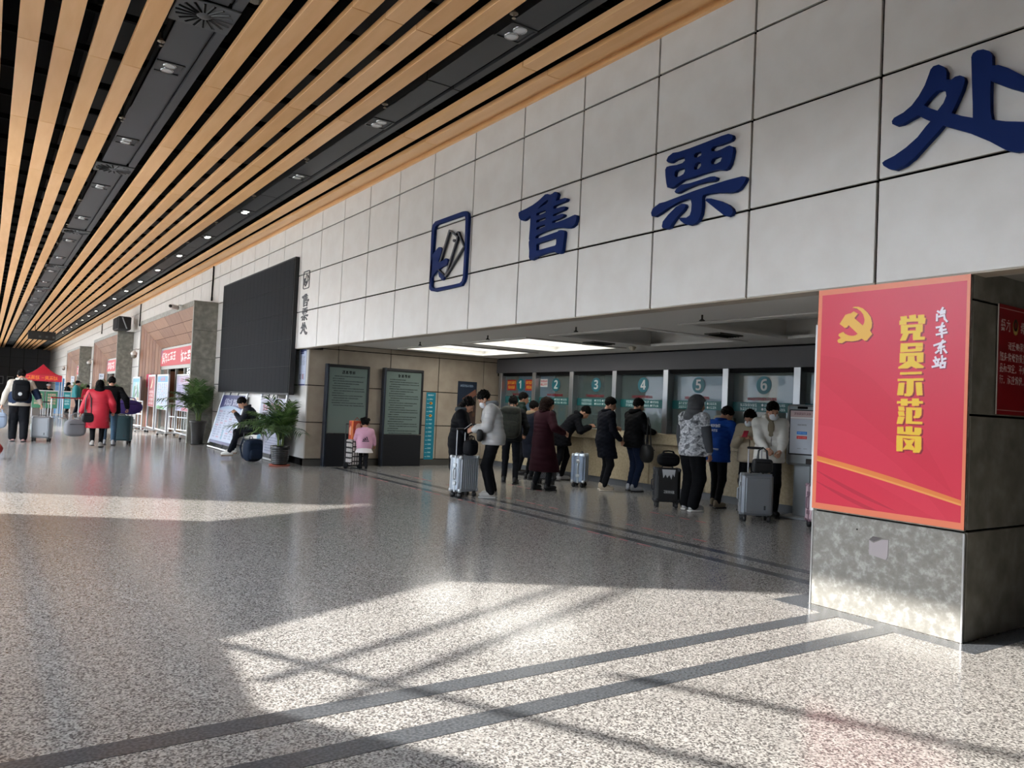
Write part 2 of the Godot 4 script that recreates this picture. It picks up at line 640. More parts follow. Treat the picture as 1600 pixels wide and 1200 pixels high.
const SIGN := {
	"sell": [[[-8.152,3.962,-8.098,3.973,-7.982,3.982,-7.844,4.001,-7.734,4.028,-7.651,4.059,-7.592,4.083,-7.544,4.079,-7.495,4.06,-7.449,4.061,-7.414,4.072,-7.38,4.072,-7.35,4.056,-7.33,4.03,-7.345,3.997,-7.366,3.966,-7.36,3.958,-7.28,3.962,-7.19,3.961,-7.156,3.95,-7.149,3.934,-7.17,3.917,-7.243,3.914,-7.345,3.909,-7.4,3.902,-7.413,3.889,-7.405,3.869,-7.342,3.866,-7.262,3.867,-7.194,3.86,-7.171,3.848,-7.175,3.831,-7.202,3.819,-7.292,3.811,-7.383,3.805,-7.412,3.798,-7.414,3.782,-7.335,3.777,-7.267,3.78,-7.219,3.778,-7.196,3.765,-7.197,3.748,-7.23,3.737,-7.332,3.727,-7.401,3.725,-7.423,3.714,-7.416,3.699,-7.329,3.694,-7.194,3.702,-7.106,3.711,-7.03,3.721,-6.987,3.724,-6.959,3.712,-6.956,3.674,-6.965,3.641,-6.989,3.605,-7.042,3.586,-7.097,3.585,-7.164,3.598,-7.255,3.619,-7.348,3.629,-7.452,3.627,-7.558,3.623,-7.654,3.613,-7.726,3.603,-7.75,3.588,-7.748,3.566,-7.662,3.56,-7.506,3.568,-7.367,3.577,-7.309,3.579,-7.287,3.589,-7.242,3.588,-7.196,3.577,-7.172,3.553,-7.174,3.497,-7.185,3.416,-7.196,3.334,-7.222,3.31,-7.267,3.309,-7.314,3.323,-7.356,3.351,-7.49,3.351,-7.633,3.342,-7.73,3.33,-7.766,3.313,-7.815,3.305,-7.856,3.318,-7.875,3.35,-7.875,3.431,-7.891,3.507,-7.894,3.545,-7.883,3.561,-7.893,3.582,-7.887,3.669,-7.882,3.757,-7.881,3.868,-7.894,3.874,-7.947,3.857,-8.003,3.838,-8.048,3.838,-8.102,3.859,-8.133,3.887,-8.149,3.924]], [[-7.737,3.933,-7.656,3.969,-7.586,3.995,-7.539,4.006,-7.524,3.997,-7.53,3.97,-7.571,3.96,-7.643,3.948,-7.715,3.933],[-7.757,3.875,-7.735,3.884,-7.65,3.888,-7.578,3.887,-7.563,3.877,-7.564,3.858,-7.599,3.852,-7.684,3.847,-7.747,3.848],[-7.75,3.784,-7.729,3.795,-7.643,3.796,-7.571,3.798,-7.556,3.788,-7.56,3.77,-7.605,3.766,-7.689,3.761,-7.745,3.761],[-7.743,3.695,-7.722,3.704,-7.637,3.708,-7.577,3.71,-7.564,3.701,-7.567,3.683,-7.623,3.68,-7.695,3.673,-7.74,3.671],[-7.724,3.411,-7.727,3.483,-7.706,3.494,-7.597,3.499,-7.455,3.506,-7.362,3.509,-7.327,3.5,-7.322,3.465,-7.327,3.43,-7.344,3.417,-7.448,3.416,-7.59,3.412]]],
	"ticket": [[[-5.547,4.013,-5.528,4.043,-5.464,4.066,-5.386,4.056,-5.235,4.056,-5.042,4.062,-4.857,4.072,-4.767,4.07,-4.727,4.051,-4.715,4.021,-4.736,4,-4.786,3.995,-4.864,3.993,-4.939,3.999,-4.968,3.983,-4.96,3.956,-4.896,3.942,-4.84,3.946,-4.784,3.956,-4.751,3.957,-4.717,3.939,-4.706,3.899,-4.717,3.84,-4.737,3.782,-4.768,3.745,-4.807,3.741,-4.888,3.764,-4.957,3.766,-5.075,3.766,-5.196,3.76,-5.307,3.762,-5.37,3.742,-5.433,3.717,-5.484,3.716,-5.522,3.731,-5.538,3.778,-5.555,3.86,-5.561,3.92,-5.543,3.944,-5.497,3.943,-5.405,3.931,-5.329,3.932,-5.298,3.949,-5.306,3.979,-5.332,3.988,-5.421,3.988,-5.485,3.974,-5.525,3.984,-5.546,4.003],[-5.42,3.667,-5.399,3.691,-5.33,3.719,-5.218,3.709,-5.072,3.714,-4.966,3.717,-4.914,3.708,-4.887,3.692,-4.895,3.671,-4.929,3.665,-5.023,3.676,-5.143,3.679,-5.277,3.665,-5.365,3.646,-5.403,3.649],[-5.739,3.515,-5.717,3.555,-5.624,3.592,-5.543,3.591,-5.363,3.607,-5.164,3.623,-4.951,3.633,-4.769,3.639,-4.594,3.637,-4.556,3.625,-4.547,3.603,-4.57,3.569,-4.611,3.53,-4.664,3.512,-4.73,3.515,-4.877,3.547,-4.994,3.56,-5.047,3.557,-5.057,3.537,-5.053,3.453,-5.062,3.381,-5.094,3.323,-5.148,3.3,-5.209,3.298,-5.272,3.321,-5.324,3.359,-5.351,3.392,-5.313,3.39,-5.25,3.378,-5.207,3.394,-5.191,3.433,-5.188,3.498,-5.203,3.552,-5.26,3.563,-5.36,3.555,-5.487,3.527,-5.618,3.483,-5.684,3.466,-5.726,3.478],[-5.577,3.349,-5.566,3.396,-5.496,3.451,-5.396,3.509,-5.32,3.528,-5.276,3.519,-5.266,3.494,-5.292,3.461,-5.365,3.418,-5.439,3.355,-5.469,3.317,-5.515,3.312,-5.562,3.326],[-5.017,3.501,-5.003,3.517,-4.944,3.505,-4.839,3.462,-4.747,3.412,-4.695,3.367,-4.68,3.334,-4.698,3.306,-4.742,3.298,-4.787,3.318,-4.869,3.382,-4.965,3.459]], [[-5.182,3.972,-5.158,3.989,-5.098,3.988,-5.085,3.976,-5.09,3.949,-5.132,3.941,-5.174,3.945],[-5.176,3.859,-5.159,3.887,-5.117,3.893,-5.09,3.875,-5.088,3.847,-5.114,3.825,-5.156,3.823,-5.175,3.835],[-4.967,3.855,-4.945,3.882,-4.894,3.887,-4.842,3.879,-4.835,3.86,-4.851,3.832,-4.902,3.822,-4.954,3.829],[-5.432,3.832,-5.425,3.869,-5.403,3.881,-5.339,3.88,-5.298,3.873,-5.293,3.843,-5.31,3.819,-5.36,3.807,-5.412,3.81]]],
	"place": [[[-3.206,3.744,-3.189,3.765,-3.118,3.784,-3.057,3.819,-3.007,3.873,-2.966,3.938,-2.939,4.007,-2.927,4.042,-2.907,4.06,-2.869,4.059,-2.831,4.03,-2.812,3.99,-2.812,3.935,-2.776,3.919,-2.752,3.932,-2.72,3.93,-2.692,3.912,-2.684,3.884,-2.698,3.827,-2.731,3.754,-2.769,3.678,-2.697,3.636,-2.626,3.603,-2.629,3.698,-2.639,3.874,-2.647,4.033,-2.638,4.058,-2.608,4.068,-2.57,4.061,-2.532,4.036,-2.512,4.001,-2.51,3.928,-2.47,3.918,-2.411,3.878,-2.311,3.789,-2.233,3.709,-2.198,3.66,-2.191,3.619,-2.217,3.612,-2.259,3.64,-2.308,3.683,-2.4,3.74,-2.515,3.823,-2.516,3.729,-2.512,3.615,-2.501,3.555,-2.416,3.519,-2.304,3.484,-2.174,3.454,-2.082,3.436,-2.05,3.419,-2.055,3.376,-2.105,3.315,-2.183,3.282,-2.25,3.284,-2.299,3.29,-2.347,3.295,-2.397,3.317,-2.43,3.339,-2.523,3.417,-2.654,3.509,-2.824,3.605,-2.871,3.559,-2.945,3.494,-3.028,3.42,-3.096,3.38,-3.167,3.365,-3.222,3.387,-3.26,3.418,-3.272,3.443,-3.252,3.456,-3.18,3.474,-3.092,3.514,-3.006,3.57,-2.949,3.632,-2.916,3.661,-2.968,3.697,-3.007,3.73,-3.063,3.716,-3.124,3.698,-3.173,3.701,-3.201,3.72]], [[-2.966,3.792,-2.929,3.832,-2.88,3.868,-2.847,3.87,-2.814,3.847,-2.809,3.812,-2.828,3.767,-2.868,3.724,-2.919,3.756]]],
	"emblem_frame": [[[-10.498,3.25,-10.492,3.559,-10.51,3.978,-10.508,4.145,-10.483,4.201,-10.401,4.24,-10.077,4.241,-9.58,4.242,-9.493,4.231,-9.436,4.193,-9.414,4.117,-9.416,3.754,-9.426,3.282,-9.452,3.219,-9.523,3.166,-9.743,3.161,-10.303,3.157,-10.428,3.178,-10.486,3.213]], [[-10.431,3.255,-10.434,3.433,-10.441,3.789,-10.424,4.107,-10.393,4.162,-10.334,4.181,-10.002,4.182,-9.574,4.18,-9.512,4.157,-9.492,4.109,-9.482,3.764,-9.491,3.289,-9.518,3.231,-9.571,3.209,-9.747,3.206,-10.308,3.207,-10.383,3.221]]],
	"emblem_hand": [[[-10.448,3.731,-10.366,3.779,-10.262,3.823,-10.213,3.821,-10.149,3.777,-10.166,3.704,-10.219,3.641,-10.239,3.603,-10.155,3.598,-10.017,3.626,-9.969,3.608,-9.952,3.56,-9.984,3.523,-10.122,3.506,-10.215,3.483,-10.275,3.473,-10.332,3.444,-10.449,3.381,-10.485,3.368,-10.497,3.559],[-10.239,3.474,-10.027,3.374,-10.056,3.314,-10.102,3.304,-10.154,3.348,-10.199,3.37,-10.221,3.42]], []],
	"emblem_tickets": [[[-10.182,3.585,-9.929,4.03,-9.968,4.042,-10.222,3.596],[-9.977,4.031,-9.712,3.885,-9.689,3.896,-9.953,4.042],[-9.731,3.909,-9.741,3.853,-9.702,3.844,-9.693,3.901],[-9.735,3.868,-10.037,3.353,-9.998,3.343,-9.698,3.857],[-9.748,3.934,-9.676,3.96,-9.701,3.976,-9.773,3.95],[-9.718,3.972,-9.52,3.716,-9.49,3.717,-9.687,3.973],[-9.518,3.735,-10.029,3.355,-9.998,3.343,-9.489,3.722],[-10.248,3.474,-10.014,3.345,-9.993,3.354,-10.226,3.483],[-9.76,3.849,-9.769,3.834,-9.796,3.831,-9.824,3.842,-9.837,3.86,-9.828,3.875,-9.801,3.878,-9.773,3.867]], []]}
const POSTER_GOLD := [[580,166,588,164,585,149,623,148,626,160,644,161,640,147,680,145,683,161,696,161,696,148,732,148,732,160,741,162,737,184,699,182,698,172,622,171,622,183,580,182],[590,185,724,186,724,200,685,197,685,195,632,195,631,210,685,211,685,197,724,200,724,216,713,219,710,238,740,239,738,249,669,249,667,220,639,221,622,249,587,249,605,220,591,219],[592,262,729,263,729,278,688,277,688,274,635,274,635,288,687,287,688,279,729,281,729,287,723,296,591,298],[588,303,734,303,734,341,698,342,696,314,626,314,624,341,588,342],[639,316,679,316,680,335,739,360,736,365,690,366,662,357,639,366,581,366,582,361,639,337],[594,384,728,382,727,390,593,392],[580,411,739,409,738,417,580,419],[638,418,679,418,679,463,671,477,656,482,625,481,625,473,638,472],[587,428,622,427,616,478,579,478],[693,426,729,425,736,477,703,478],[580,505,604,505,603,495,644,494,644,504,675,503,674,493,714,492,716,503,740,503,739,511,716,511,716,520,676,522,674,511,645,512,645,521,605,522,604,512,580,513],[588,527,624,527,628,543,593,543],[588,548,624,547,629,564,594,565],[590,569,629,569,616,597,582,598],[639,530,733,530,732,559,720,570,687,572,688,564,696,563,698,539,675,538,676,587,740,587,739,595,640,596],[587,612,623,611,626,632,640,631,640,609,680,608,681,631,694,631,695,612,735,612,735,632,724,641,587,640],[584,648,736,647,738,697,727,712,690,713,690,707,701,703,698,658,621,656,622,711,585,712],[627,661,660,665,690,660,696,662,678,682,701,699,696,705,662,701,625,704,648,683]]
const POSTER_EMBLEM := [[253,92,267,89,295,90,327,99,359,118,383,140,393,165,391,185,381,198,397,214,361,241,348,242,325,232,298,239,257,242,211,239,183,248,159,246,151,237,158,230,177,225,157,213,162,205,192,198,204,206,228,214,256,218,279,217,297,210,228,168,217,178,202,180,164,161,204,122,225,118,243,117,264,109,292,120,268,139,331,175,341,163,343,149,332,126,314,111,286,98]]
const POSTER_WHITE := [[815,138,821,141],[811,151,811,174],[843,126,829,143],[835,139,855,137],[833,148,854,145],[824,159,852,155,857,170,869,180],[811,203,854,199],[845,187,830,217,863,213],[812,232,869,225],[840,209,843,243],[800,275,861,262],[849,257,825,287,857,281],[841,270,840,307],[826,297,811,305],[858,293,871,305],[808,324,812,330],[800,337,831,332],[807,343,818,357],[825,340,822,357],[793,362,828,357],[847,320,850,349],[849,334,867,330],[840,348,866,346,863,364,841,365,840,348]]

# ------------------------------------------------------------------ floor, far walls, ceiling
func shell() -> void:
	struct("floor", mb().span(V(GX - 0.3, -0.2, 9), V(14.4, 0, FARZ - 0.3)), M.granite)
	# dark granite bands let into the floor
	var bands := [
		[V(GX, 0, -3.59), V(5.4, 0.002, -3.45)], [V(GX, 0, -3.15), V(5.4, 0.002, -3.01)],
		[V(6.2, 0, -15.9), V(6.34, 0.002, -4.2)], [V(6.62, 0, -15.9), V(6.76, 0.002, -4.2)],
		[V(5.40, 0, -4.03), V(5.56, 0.002, -2.47)], [V(5.56, 0, -2.62), V(7.8, 0.002, -2.47)], [V(5.56, 0, -4.03), V(6.0, 0.002, -3.83)]]
	for b in bands:
		struct("trim_%d" % (bands.find(b) + 1), mb().span(b[0], b[1]), M.band)
	# worn red queue lines stuck on the ticket hall floor
	var red := hexm("8e3b3c", 0.5)
	var marks := struct("floor_marking")
	for x in [6.16, 7.06]:
		for z in [-6.9, -9.75, -11.7, -13.6]:
			for k in 5:
				part(marks, "dash", mb().span(V(x - 0.012, 0.0, z - 0.68 + k * 0.29), V(x + 0.02, 0.003, z - 0.68 + k * 0.29 + (0.2 if (k + int(z)) % 3 else 0.12))), red)
	for z in [-8.4, -12.2]:
		for k in 4:
			part(marks, "dash", mb().span(V(8.3 - 0.02, 0.0, z + k * 0.3), V(8.3 + 0.015, 0.003, z + k * 0.3 + 0.17)), red)
	# far wall in big dark panels
	var fw := struct("wall_far")
	part(fw, "backing", mb().span(V(GX - 0.3, 0, FARZ - 0.3), V(WX + 0.6, 6.9, FARZ)), hexm("1d1e20", 0.8))
	var pm := hexm("45474a", 0.6)
	for i in 6:
		for j in 5:
			part(fw, "panel", mb().span(V(GX + 0.02 + i * 1.24, 0.15 + j * 1.06, FARZ), V(GX + 1.22 + i * 1.24, 1.19 + j * 1.06, FARZ + 0.04)), pm)
	struct("wall_back", mb().span(V(GX - 0.3, 0, 9), V(14.4, 6.9, 9.3)), hexm("8d8a86", 0.7))
	# notice frames on the far wall
	for i in 2:
		var f := thing("framed_notice", ["white framed notice on far dark wall, outer of the two", "white framed notice on far dark wall, inner of the two"][i], "notice", V(1.15 + i * 0.9, 1.9, FARZ + 0.06), 0, "notices on the far wall")
		part(f, "frame", mb().box(V(0, 0, 0), V(0.62, 0.86, 0.04)), hexm("9a9ca0"))
		part(f, "sheet", mb().box(V(0, 0, 0.02), V(0.44, 0.66, 0.02)), hexm("4a4d52"))

func ceiling() -> void:
	var root := struct("ceiling")
	part(root, "slab", mb().span(V(GX - 0.3, 6.5, 9.3), V(14.4, 6.7, FARZ - 0.3)), hexm("0b0b0c", 0.9))
	var black := hexm("0d0d0e", 0.8)
	# joists and ducts in the dark space above the slats
	for k in 84:
		part(root, "joist", mb().span(V(GX, 5.6, 6.0 - k * 1.2), V(WX, 5.68, 5.95 - k * 1.2)), black)
	for x in [-1.0, 0.9, 3.3]:
		part(root, "duct", mb().span(V(x, 5.85, 8), V(x + 0.7, 6.3, FARZ)), hexm("121213", 0.6))
	# slats in 3 m boards
	var xs := []
	for k in range(-4, 4):
		xs.append([0.072 + 0.352 * k, 0.205])
	for k in 6:
		xs.append([2.072 + 0.356 * k, 0.205])
	xs.append([4.85, 0.195])
	xs.append([5.2, 0.19])
	var meshes := {}
	for i in xs.size():
		var x: float = xs[i][0]
		var w: float = xs[i][1]
		var k := -5
		while true:
			var z0 := -4.2 - 3.03 * k
			var long := k > 10
			var ln := (z0 - FARZ - 0.1) if long else 3.03
			var key := "%.3f %.2f" % [w, ln]
			if not meshes.has(key):
				meshes[key] = mb().cbox(V(0, 0, 0), V(w, 0.065, ln - 0.012), 0.003).done()
			var o := part(root, "slat", meshes[key], M["slat%d" % ((i * 7 + k * 5 + 50) % 3)])
			o.position = V(x + w * 0.5, CY + 0.0325, z0 - ln * 0.5)
			if long:
				break
			k += 1
	# wood angle along the wall
	part(root, "edge_trim", mb().span(V(5.44, CY + 0.06, 6), V(WX + 0.03, CY + 0.09, FARZ)).span(V(WX - 0.045, CY - 0.005, 6), V(WX + 0.03, CY + 0.06, FARZ)), M.slat0)
	# dark metal strips that hold lamps and air diffusers
	var strip := hexm("3c3d40", 0.5)
	var strip2 := hexm("2c2d2f", 0.5)
	for t in 2:
		var cx := [1.70, 4.47][t] as float
		var hw := [0.26, 0.235][t] as float
		for k in 16:
			var za := 5.5 - 6.95 * k
			if t == 0:
				za = -1.81 - 6.95 * (k - 1)
			var zb := za - (6.95 - (0.62 if t == 0 else 0.02))
			if zb < FARZ:
				break
			var pm: Material = strip if t == 0 else strip2
			part(root, "strip_panel", mb().span(V(cx - hw, CY + 0.06, za), V(cx + hw - 0.14, CY + 0.09, zb)).span(V(cx - hw, CY + 0.06, za), V(cx - hw + 0.015, CY + 0.2, zb)), pm)
			part(root, "strip_edge", mb().span(V(cx + hw - 0.10, CY + 0.045, za), V(cx + hw, CY + 0.085, zb)).span(V(cx + hw - 0.14, CY + 0.1, za), V(cx + hw - 0.1, CY + 0.12, zb)), pm)
	# twin downlights
	for t in 2:
		var cx := [1.62, 4.40][t] as float
		var k := -1
		for z in range(18):
			var zz := -6.72 - 3.43 * z
			var lit: bool = t == 1 and z >= 3
			var where := ["ceiling strip with air diffusers", "ceiling strip nearest the panelled wall"][t] as String
			downlight(V(cx, CY + 0.06, zz), lit, ORD[z] + (" lit" if lit else " unlit") + " twin downlight from the camera in the " + where, ("lit" if lit else "unlit") + " downlights in the " + where)
	for k in 9:
		diffuser(V(1.66, CY + 0.04, -1.5 - 6.95 * k), ORD[k])
	# sprinkler heads
	for t in 2:
		for k in 14:
			var p := V([1.41, 4.14][t], CY + 0.02, -3.35 - 3.02 * k)
			var s := thing("sprinkler", ORD[k] + [" small brass sprinkler head from the camera beside the air diffuser strip", " small brass sprinkler head from the camera beside the strip along the wall"][t], "sprinkler", p, 0, "sprinkler heads in the slatted ceiling")
			part(s, "pipe", mb().tube([V(0, 0.02, 0), V(0, 0.3, 0)], 0.014, 6), hexm("3a3a3a"))
			part(s, "rose", mb().lathe([Vector2(0.004, 0.0), Vector2(0.045, 0.012), Vector2(0.04, 0.02), Vector2(0.015, 0.03), Vector2(0.015, 0.05)], 10), hexm("8b8172", 0.35, 0.8))
			part(s, "deflector", mb().lathe([Vector2(0.0, -0.035), Vector2(0.022, -0.035), Vector2(0.022, -0.03), Vector2(0.006, -0.028), Vector2(0.006, 0.0)], 8), hexm("8b8172", 0.35, 0.8))
	# foil duct end by the first diffuser
	var pts := []
	var rad := []
	for i in 9:
		pts.append(V(2.02 + sin(i * 0.3) * 0.03, CY + 0.14 + i * 0.05, -7.9 - i * 0.03))
		rad.append(0.1 + (0.012 if i % 2 else 0.0))
	single("flexible_duct", "crinkled silver foil duct end hanging beside the nearest air diffuser", "duct", mb().tube(pts, rad, 12), hexm("9a958a", 0.25, 0.9))

func downlight(p: Vector3, lit: bool, label: String, group: String) -> void:
	var d := thing("downlight", label, "lamp", p, 0, group)
	var fr := hexm("17181a", 0.4)
	d.scale = Vector3.ONE * 1.3
	part(d, "frame", mb().box(V(0, 0.0, 0.13), V(0.24, 0.02, 0.02)).box(V(0, 0.0, -0.13), V(0.24, 0.02, 0.02)).box(V(0.115, 0, 0), V(0.02, 0.02, 0.26)).box(V(-0.115, 0, 0), V(0.02, 0.02, 0.26)).box(V(0, 0.008, 0), V(0.22, 0.006, 0.25)), fr)
	for s in [-1, 1]:
		part(d, "reflector", mb().lathe([Vector2(0.045, -0.012), Vector2(0.056, -0.016), Vector2(0.06, -0.004), Vector2(0.06, 0.004)], 14, Transform3D(Basis(), V(0, 0, s * 0.062))), hexm("b9bbbd", 0.2, 0.9))
		part(d, "lamp", mb().lathe([Vector2(0.0, -0.012), Vector2(0.05, -0.012), Vector2(0.055, 0.004)], 12, Transform3D(Basis(), V(0, 0, s * 0.062))), glow(Color(1, 0.98, 0.94), 24.0) if lit else hexm("c9cbcc", 0.25, 0.3))
	if lit:
		var l := SpotLight3D.new()
		l.name = "beam"
		l.light_energy = 0.5
		l.light_color = Color(1, 0.97, 0.92)
		l.spot_angle = 32
		l.spot_range = 30
		l.spot_attenuation = 2
		l.light_size = 0.05
		l.shadow_enabled = true
		l.position = V(0, -0.03, 0)
		l.rotation_degrees.x = -90
		d.add_child(l)

func diffuser(p: Vector3, nth: String) -> void:
	var d := thing("air_diffuser", nth + " square dark grey swirl air diffuser from the camera along the ceiling", "air vent", p, 0, "swirl air diffusers along the ceiling strip")
	part(d, "plate", mb().cbox(V(0, 0, 0), V(0.6, 0.02, 0.6), 0.006), hexm("47484a", 0.5))
	part(d, "hub", mb().lathe([Vector2(0, -0.03), Vector2(0.05, -0.028), Vector2(0.075, -0.01)], 14), hexm("47484a", 0.5))
	var slot := mb().box(V(0.18, -0.011, 0), V(0.2, 0.004, 0.022)).done()
	var vane := mb().box(V(0.18, -0.016, 0.014), V(0.2, 0.012, 0.004), Basis(Vector3.RIGHT, 0.5)).done()
	for i in 18:
		var b := Basis(Vector3.UP, TAU * i / 18.0)
		var o := part(d, "slot", slot, hexm("060606", 0.9))
		o.basis = b * Basis(Vector3.UP, 0.0)
		var o2 := part(d, "vane", vane, hexm("47484a", 0.5))
		o2.basis = b

# ------------------------------------------------------------------ the glass front and the open stair outside it (out of frame: they shape the sunlight)
func facade() -> void:
	var wl := struct("wall_left")
	var conc := hexm("b9b5ae", 0.6)
	var piers := [[9.3, 8.0], [-8.9, -11.72], [-14.42, -14.78], [-19.0, -19.6], [-25.0, -25.6], [-31.0, -31.6], [-37.0, -37.6], [-44.0, -44.8], [-52.0, -52.8], [-60.0, -61.0], [-71.0, -72.0], [-86.0, -98.3]]
	for p in piers:
		part(wl, "pier", mb().span(V(GX - 0.25, 0, p[0]), V(GX, 6.7, p[1])), conc)
	part(wl, "lintel", mb().span(V(GX - 0.25, CY + 0.02, 9.3), V(GX, 6.7, FARZ - 0.3)), conc)
	part(wl, "plinth", mb().span(V(GX - 0.25, 0, 9.3), V(GX, 0.12, FARZ - 0.3)), conc)
	var al := hexm("8f9296", 0.35, 0.6)
	for i in piers.size() - 1:
		var z0: float = piers[i][1]
		var z1: float = piers[i + 1][0]
		var w := struct("window_%d" % (i + 1))
		var n := maxi(1, roundi((z0 - z1) / 2.9))
		for k in range(1, n):
			var z := lerpf(z0, z1, float(k) / n)
			if i > 0:
				part(w, "mullion", mb().box(V(GX - 0.12, (CY + 0.14) * 0.5, z), V(0.1, CY - 0.1, 0.05)), al)
		for k in n:
			part(w, "pane", mb().span(V(GX - 0.14, 0.12, lerpf(z0, z1, float(k) / n)), V(GX - 0.132, CY + 0.02, lerpf(z0, z1, float(k + 1) / n))), M.glass)
	# pavement outside
	struct("pavement", mb().span(V(-80, -0.25, 60), V(GX - 0.3, -0.05, -160)), hexm("a8a49d", 0.8))
	# open stair outside: two flights that rise away from a landing, with handrails
	var st := thing("outdoor_stair", "concrete outdoor stair with two flights seen through the glass front", "stair", V(GX - 0.3, 0, 0))
	var c2 := hexm("97948e", 0.8)
	var dy := 0.3 / 1.472
	var dz := -dy * 0.913
	var f := func(z: float, y: float) -> Vector2: return Vector2(z + dz, y + dy)
	var side := Transform3D(Basis(V(0, 0, 1), V(0, 1, 0), V(-1, 0, 0)), Vector3.ZERO)
	part(st, "flight", mb().slab([f.call(-6.1, 2.04), f.call(-6.69, 2.07), f.call(-8.86, 3.5), f.call(-12.2, 5.7), f.call(-16.0, 8.2), f.call(-16.0, 5.65), f.call(-11.78, 2.75), f.call(-11.78, -0.2), f.call(-6.0, -0.2)], 0.15, side), c2)
	part(st, "flight", mb().slab([f.call(-6.1, 2.04), f.call(-6.0, -0.2), f.call(8.0, -0.2), f.call(8.0, 9.6), f.call(2.0, 6.9), f.call(-4.89, 2.44), f.call(-5.5, 2.0)], 0.15, side), c2)
	# plain office building across the forecourt: it shows in the reflections of the ticket windows
	var nb := thing("office_building", "grey office building with rows of windows across the forecourt", "building", V(-38, 0, 0))
	part(nb, "wall", mb().span(V(-8, -0.1, 45), V(0, 11, -90)), hexm("8f9499", 0.8))
	part(nb, "roof", mb().span(V(-8.3, 11, 45.3), V(0.3, 11.4, -90.3)), hexm("6f7377", 0.8))
	for r in 3:
		for k in 22:
			part(nb, "window", mb().span(V(0, 1.2 + r * 3.4, 40 - k * 6.0), V(0.06, 3.2 + r * 3.4, 36.6 - k * 6.0)), hexm("55636e", 0.15, 0.0, 0.6))
	# raised walkway across the forecourt, on columns
	var ww := thing("raised_walkway", "raised concrete walkway on columns outside the glass front", "walkway", V(-6.2, 0, 0))
	part(ww, "deck", mb().span(V(-2.6, 5.5, -18.2), V(0, 8.7, -33.5)), hexm("b5b1aa", 0.8))
	part(ww, "deck", mb().span(V(-2.6, 6.5, -40), V(0, 8.7, -110)), hexm("b5b1aa", 0.8))
	for k in 7:
		part(ww, "column", mb().span(V(-1.6, -0.05, -22.0 - k * 12.0), V(-1.0, 5.3, -22.6 - k * 12.0)), hexm("b5b1aa", 0.8))
	var steel := hexm("7d7f82", 0.4, 0.7)
	for r in [[-5.97, 2.14, -8.2, 3.66, -14.0, 7.6], [-5.7, 2.31, -8.87, 4.41, -13.0, 7.2], [-6.69, 2.1, -5.27, 2.92, 3.0, 7.8], [-6.3, 3.3, -4.6, 4.3, 1.0, 7.7]]:
		var a: Vector2 = f.call(r[0], r[1])
		var b: Vector2 = f.call(r[2], r[3])
		var c: Vector2 = f.call(r[4], r[5])
		part(st, "handrail", mb().tube([V(-0.08, a.y, a.x), V(-0.08, b.y, b.x), V(-0.08, c.y, c.x)], 0.035, 8), steel)

# ------------------------------------------------------------------ the panelled wall
func wall_panel(root: Node, x: float, z0: float, z1: float, y0: float, y1: float, m: Material) -> void:
	part(root, "panel", mb().cbox(V(x + 0.015, (y0 + y1) * 0.5, (z0 + z1) * 0.5), V(0.03, y1 - y0 - 0.022, absf(z1 - z0) - 0.022), 0.003), m)

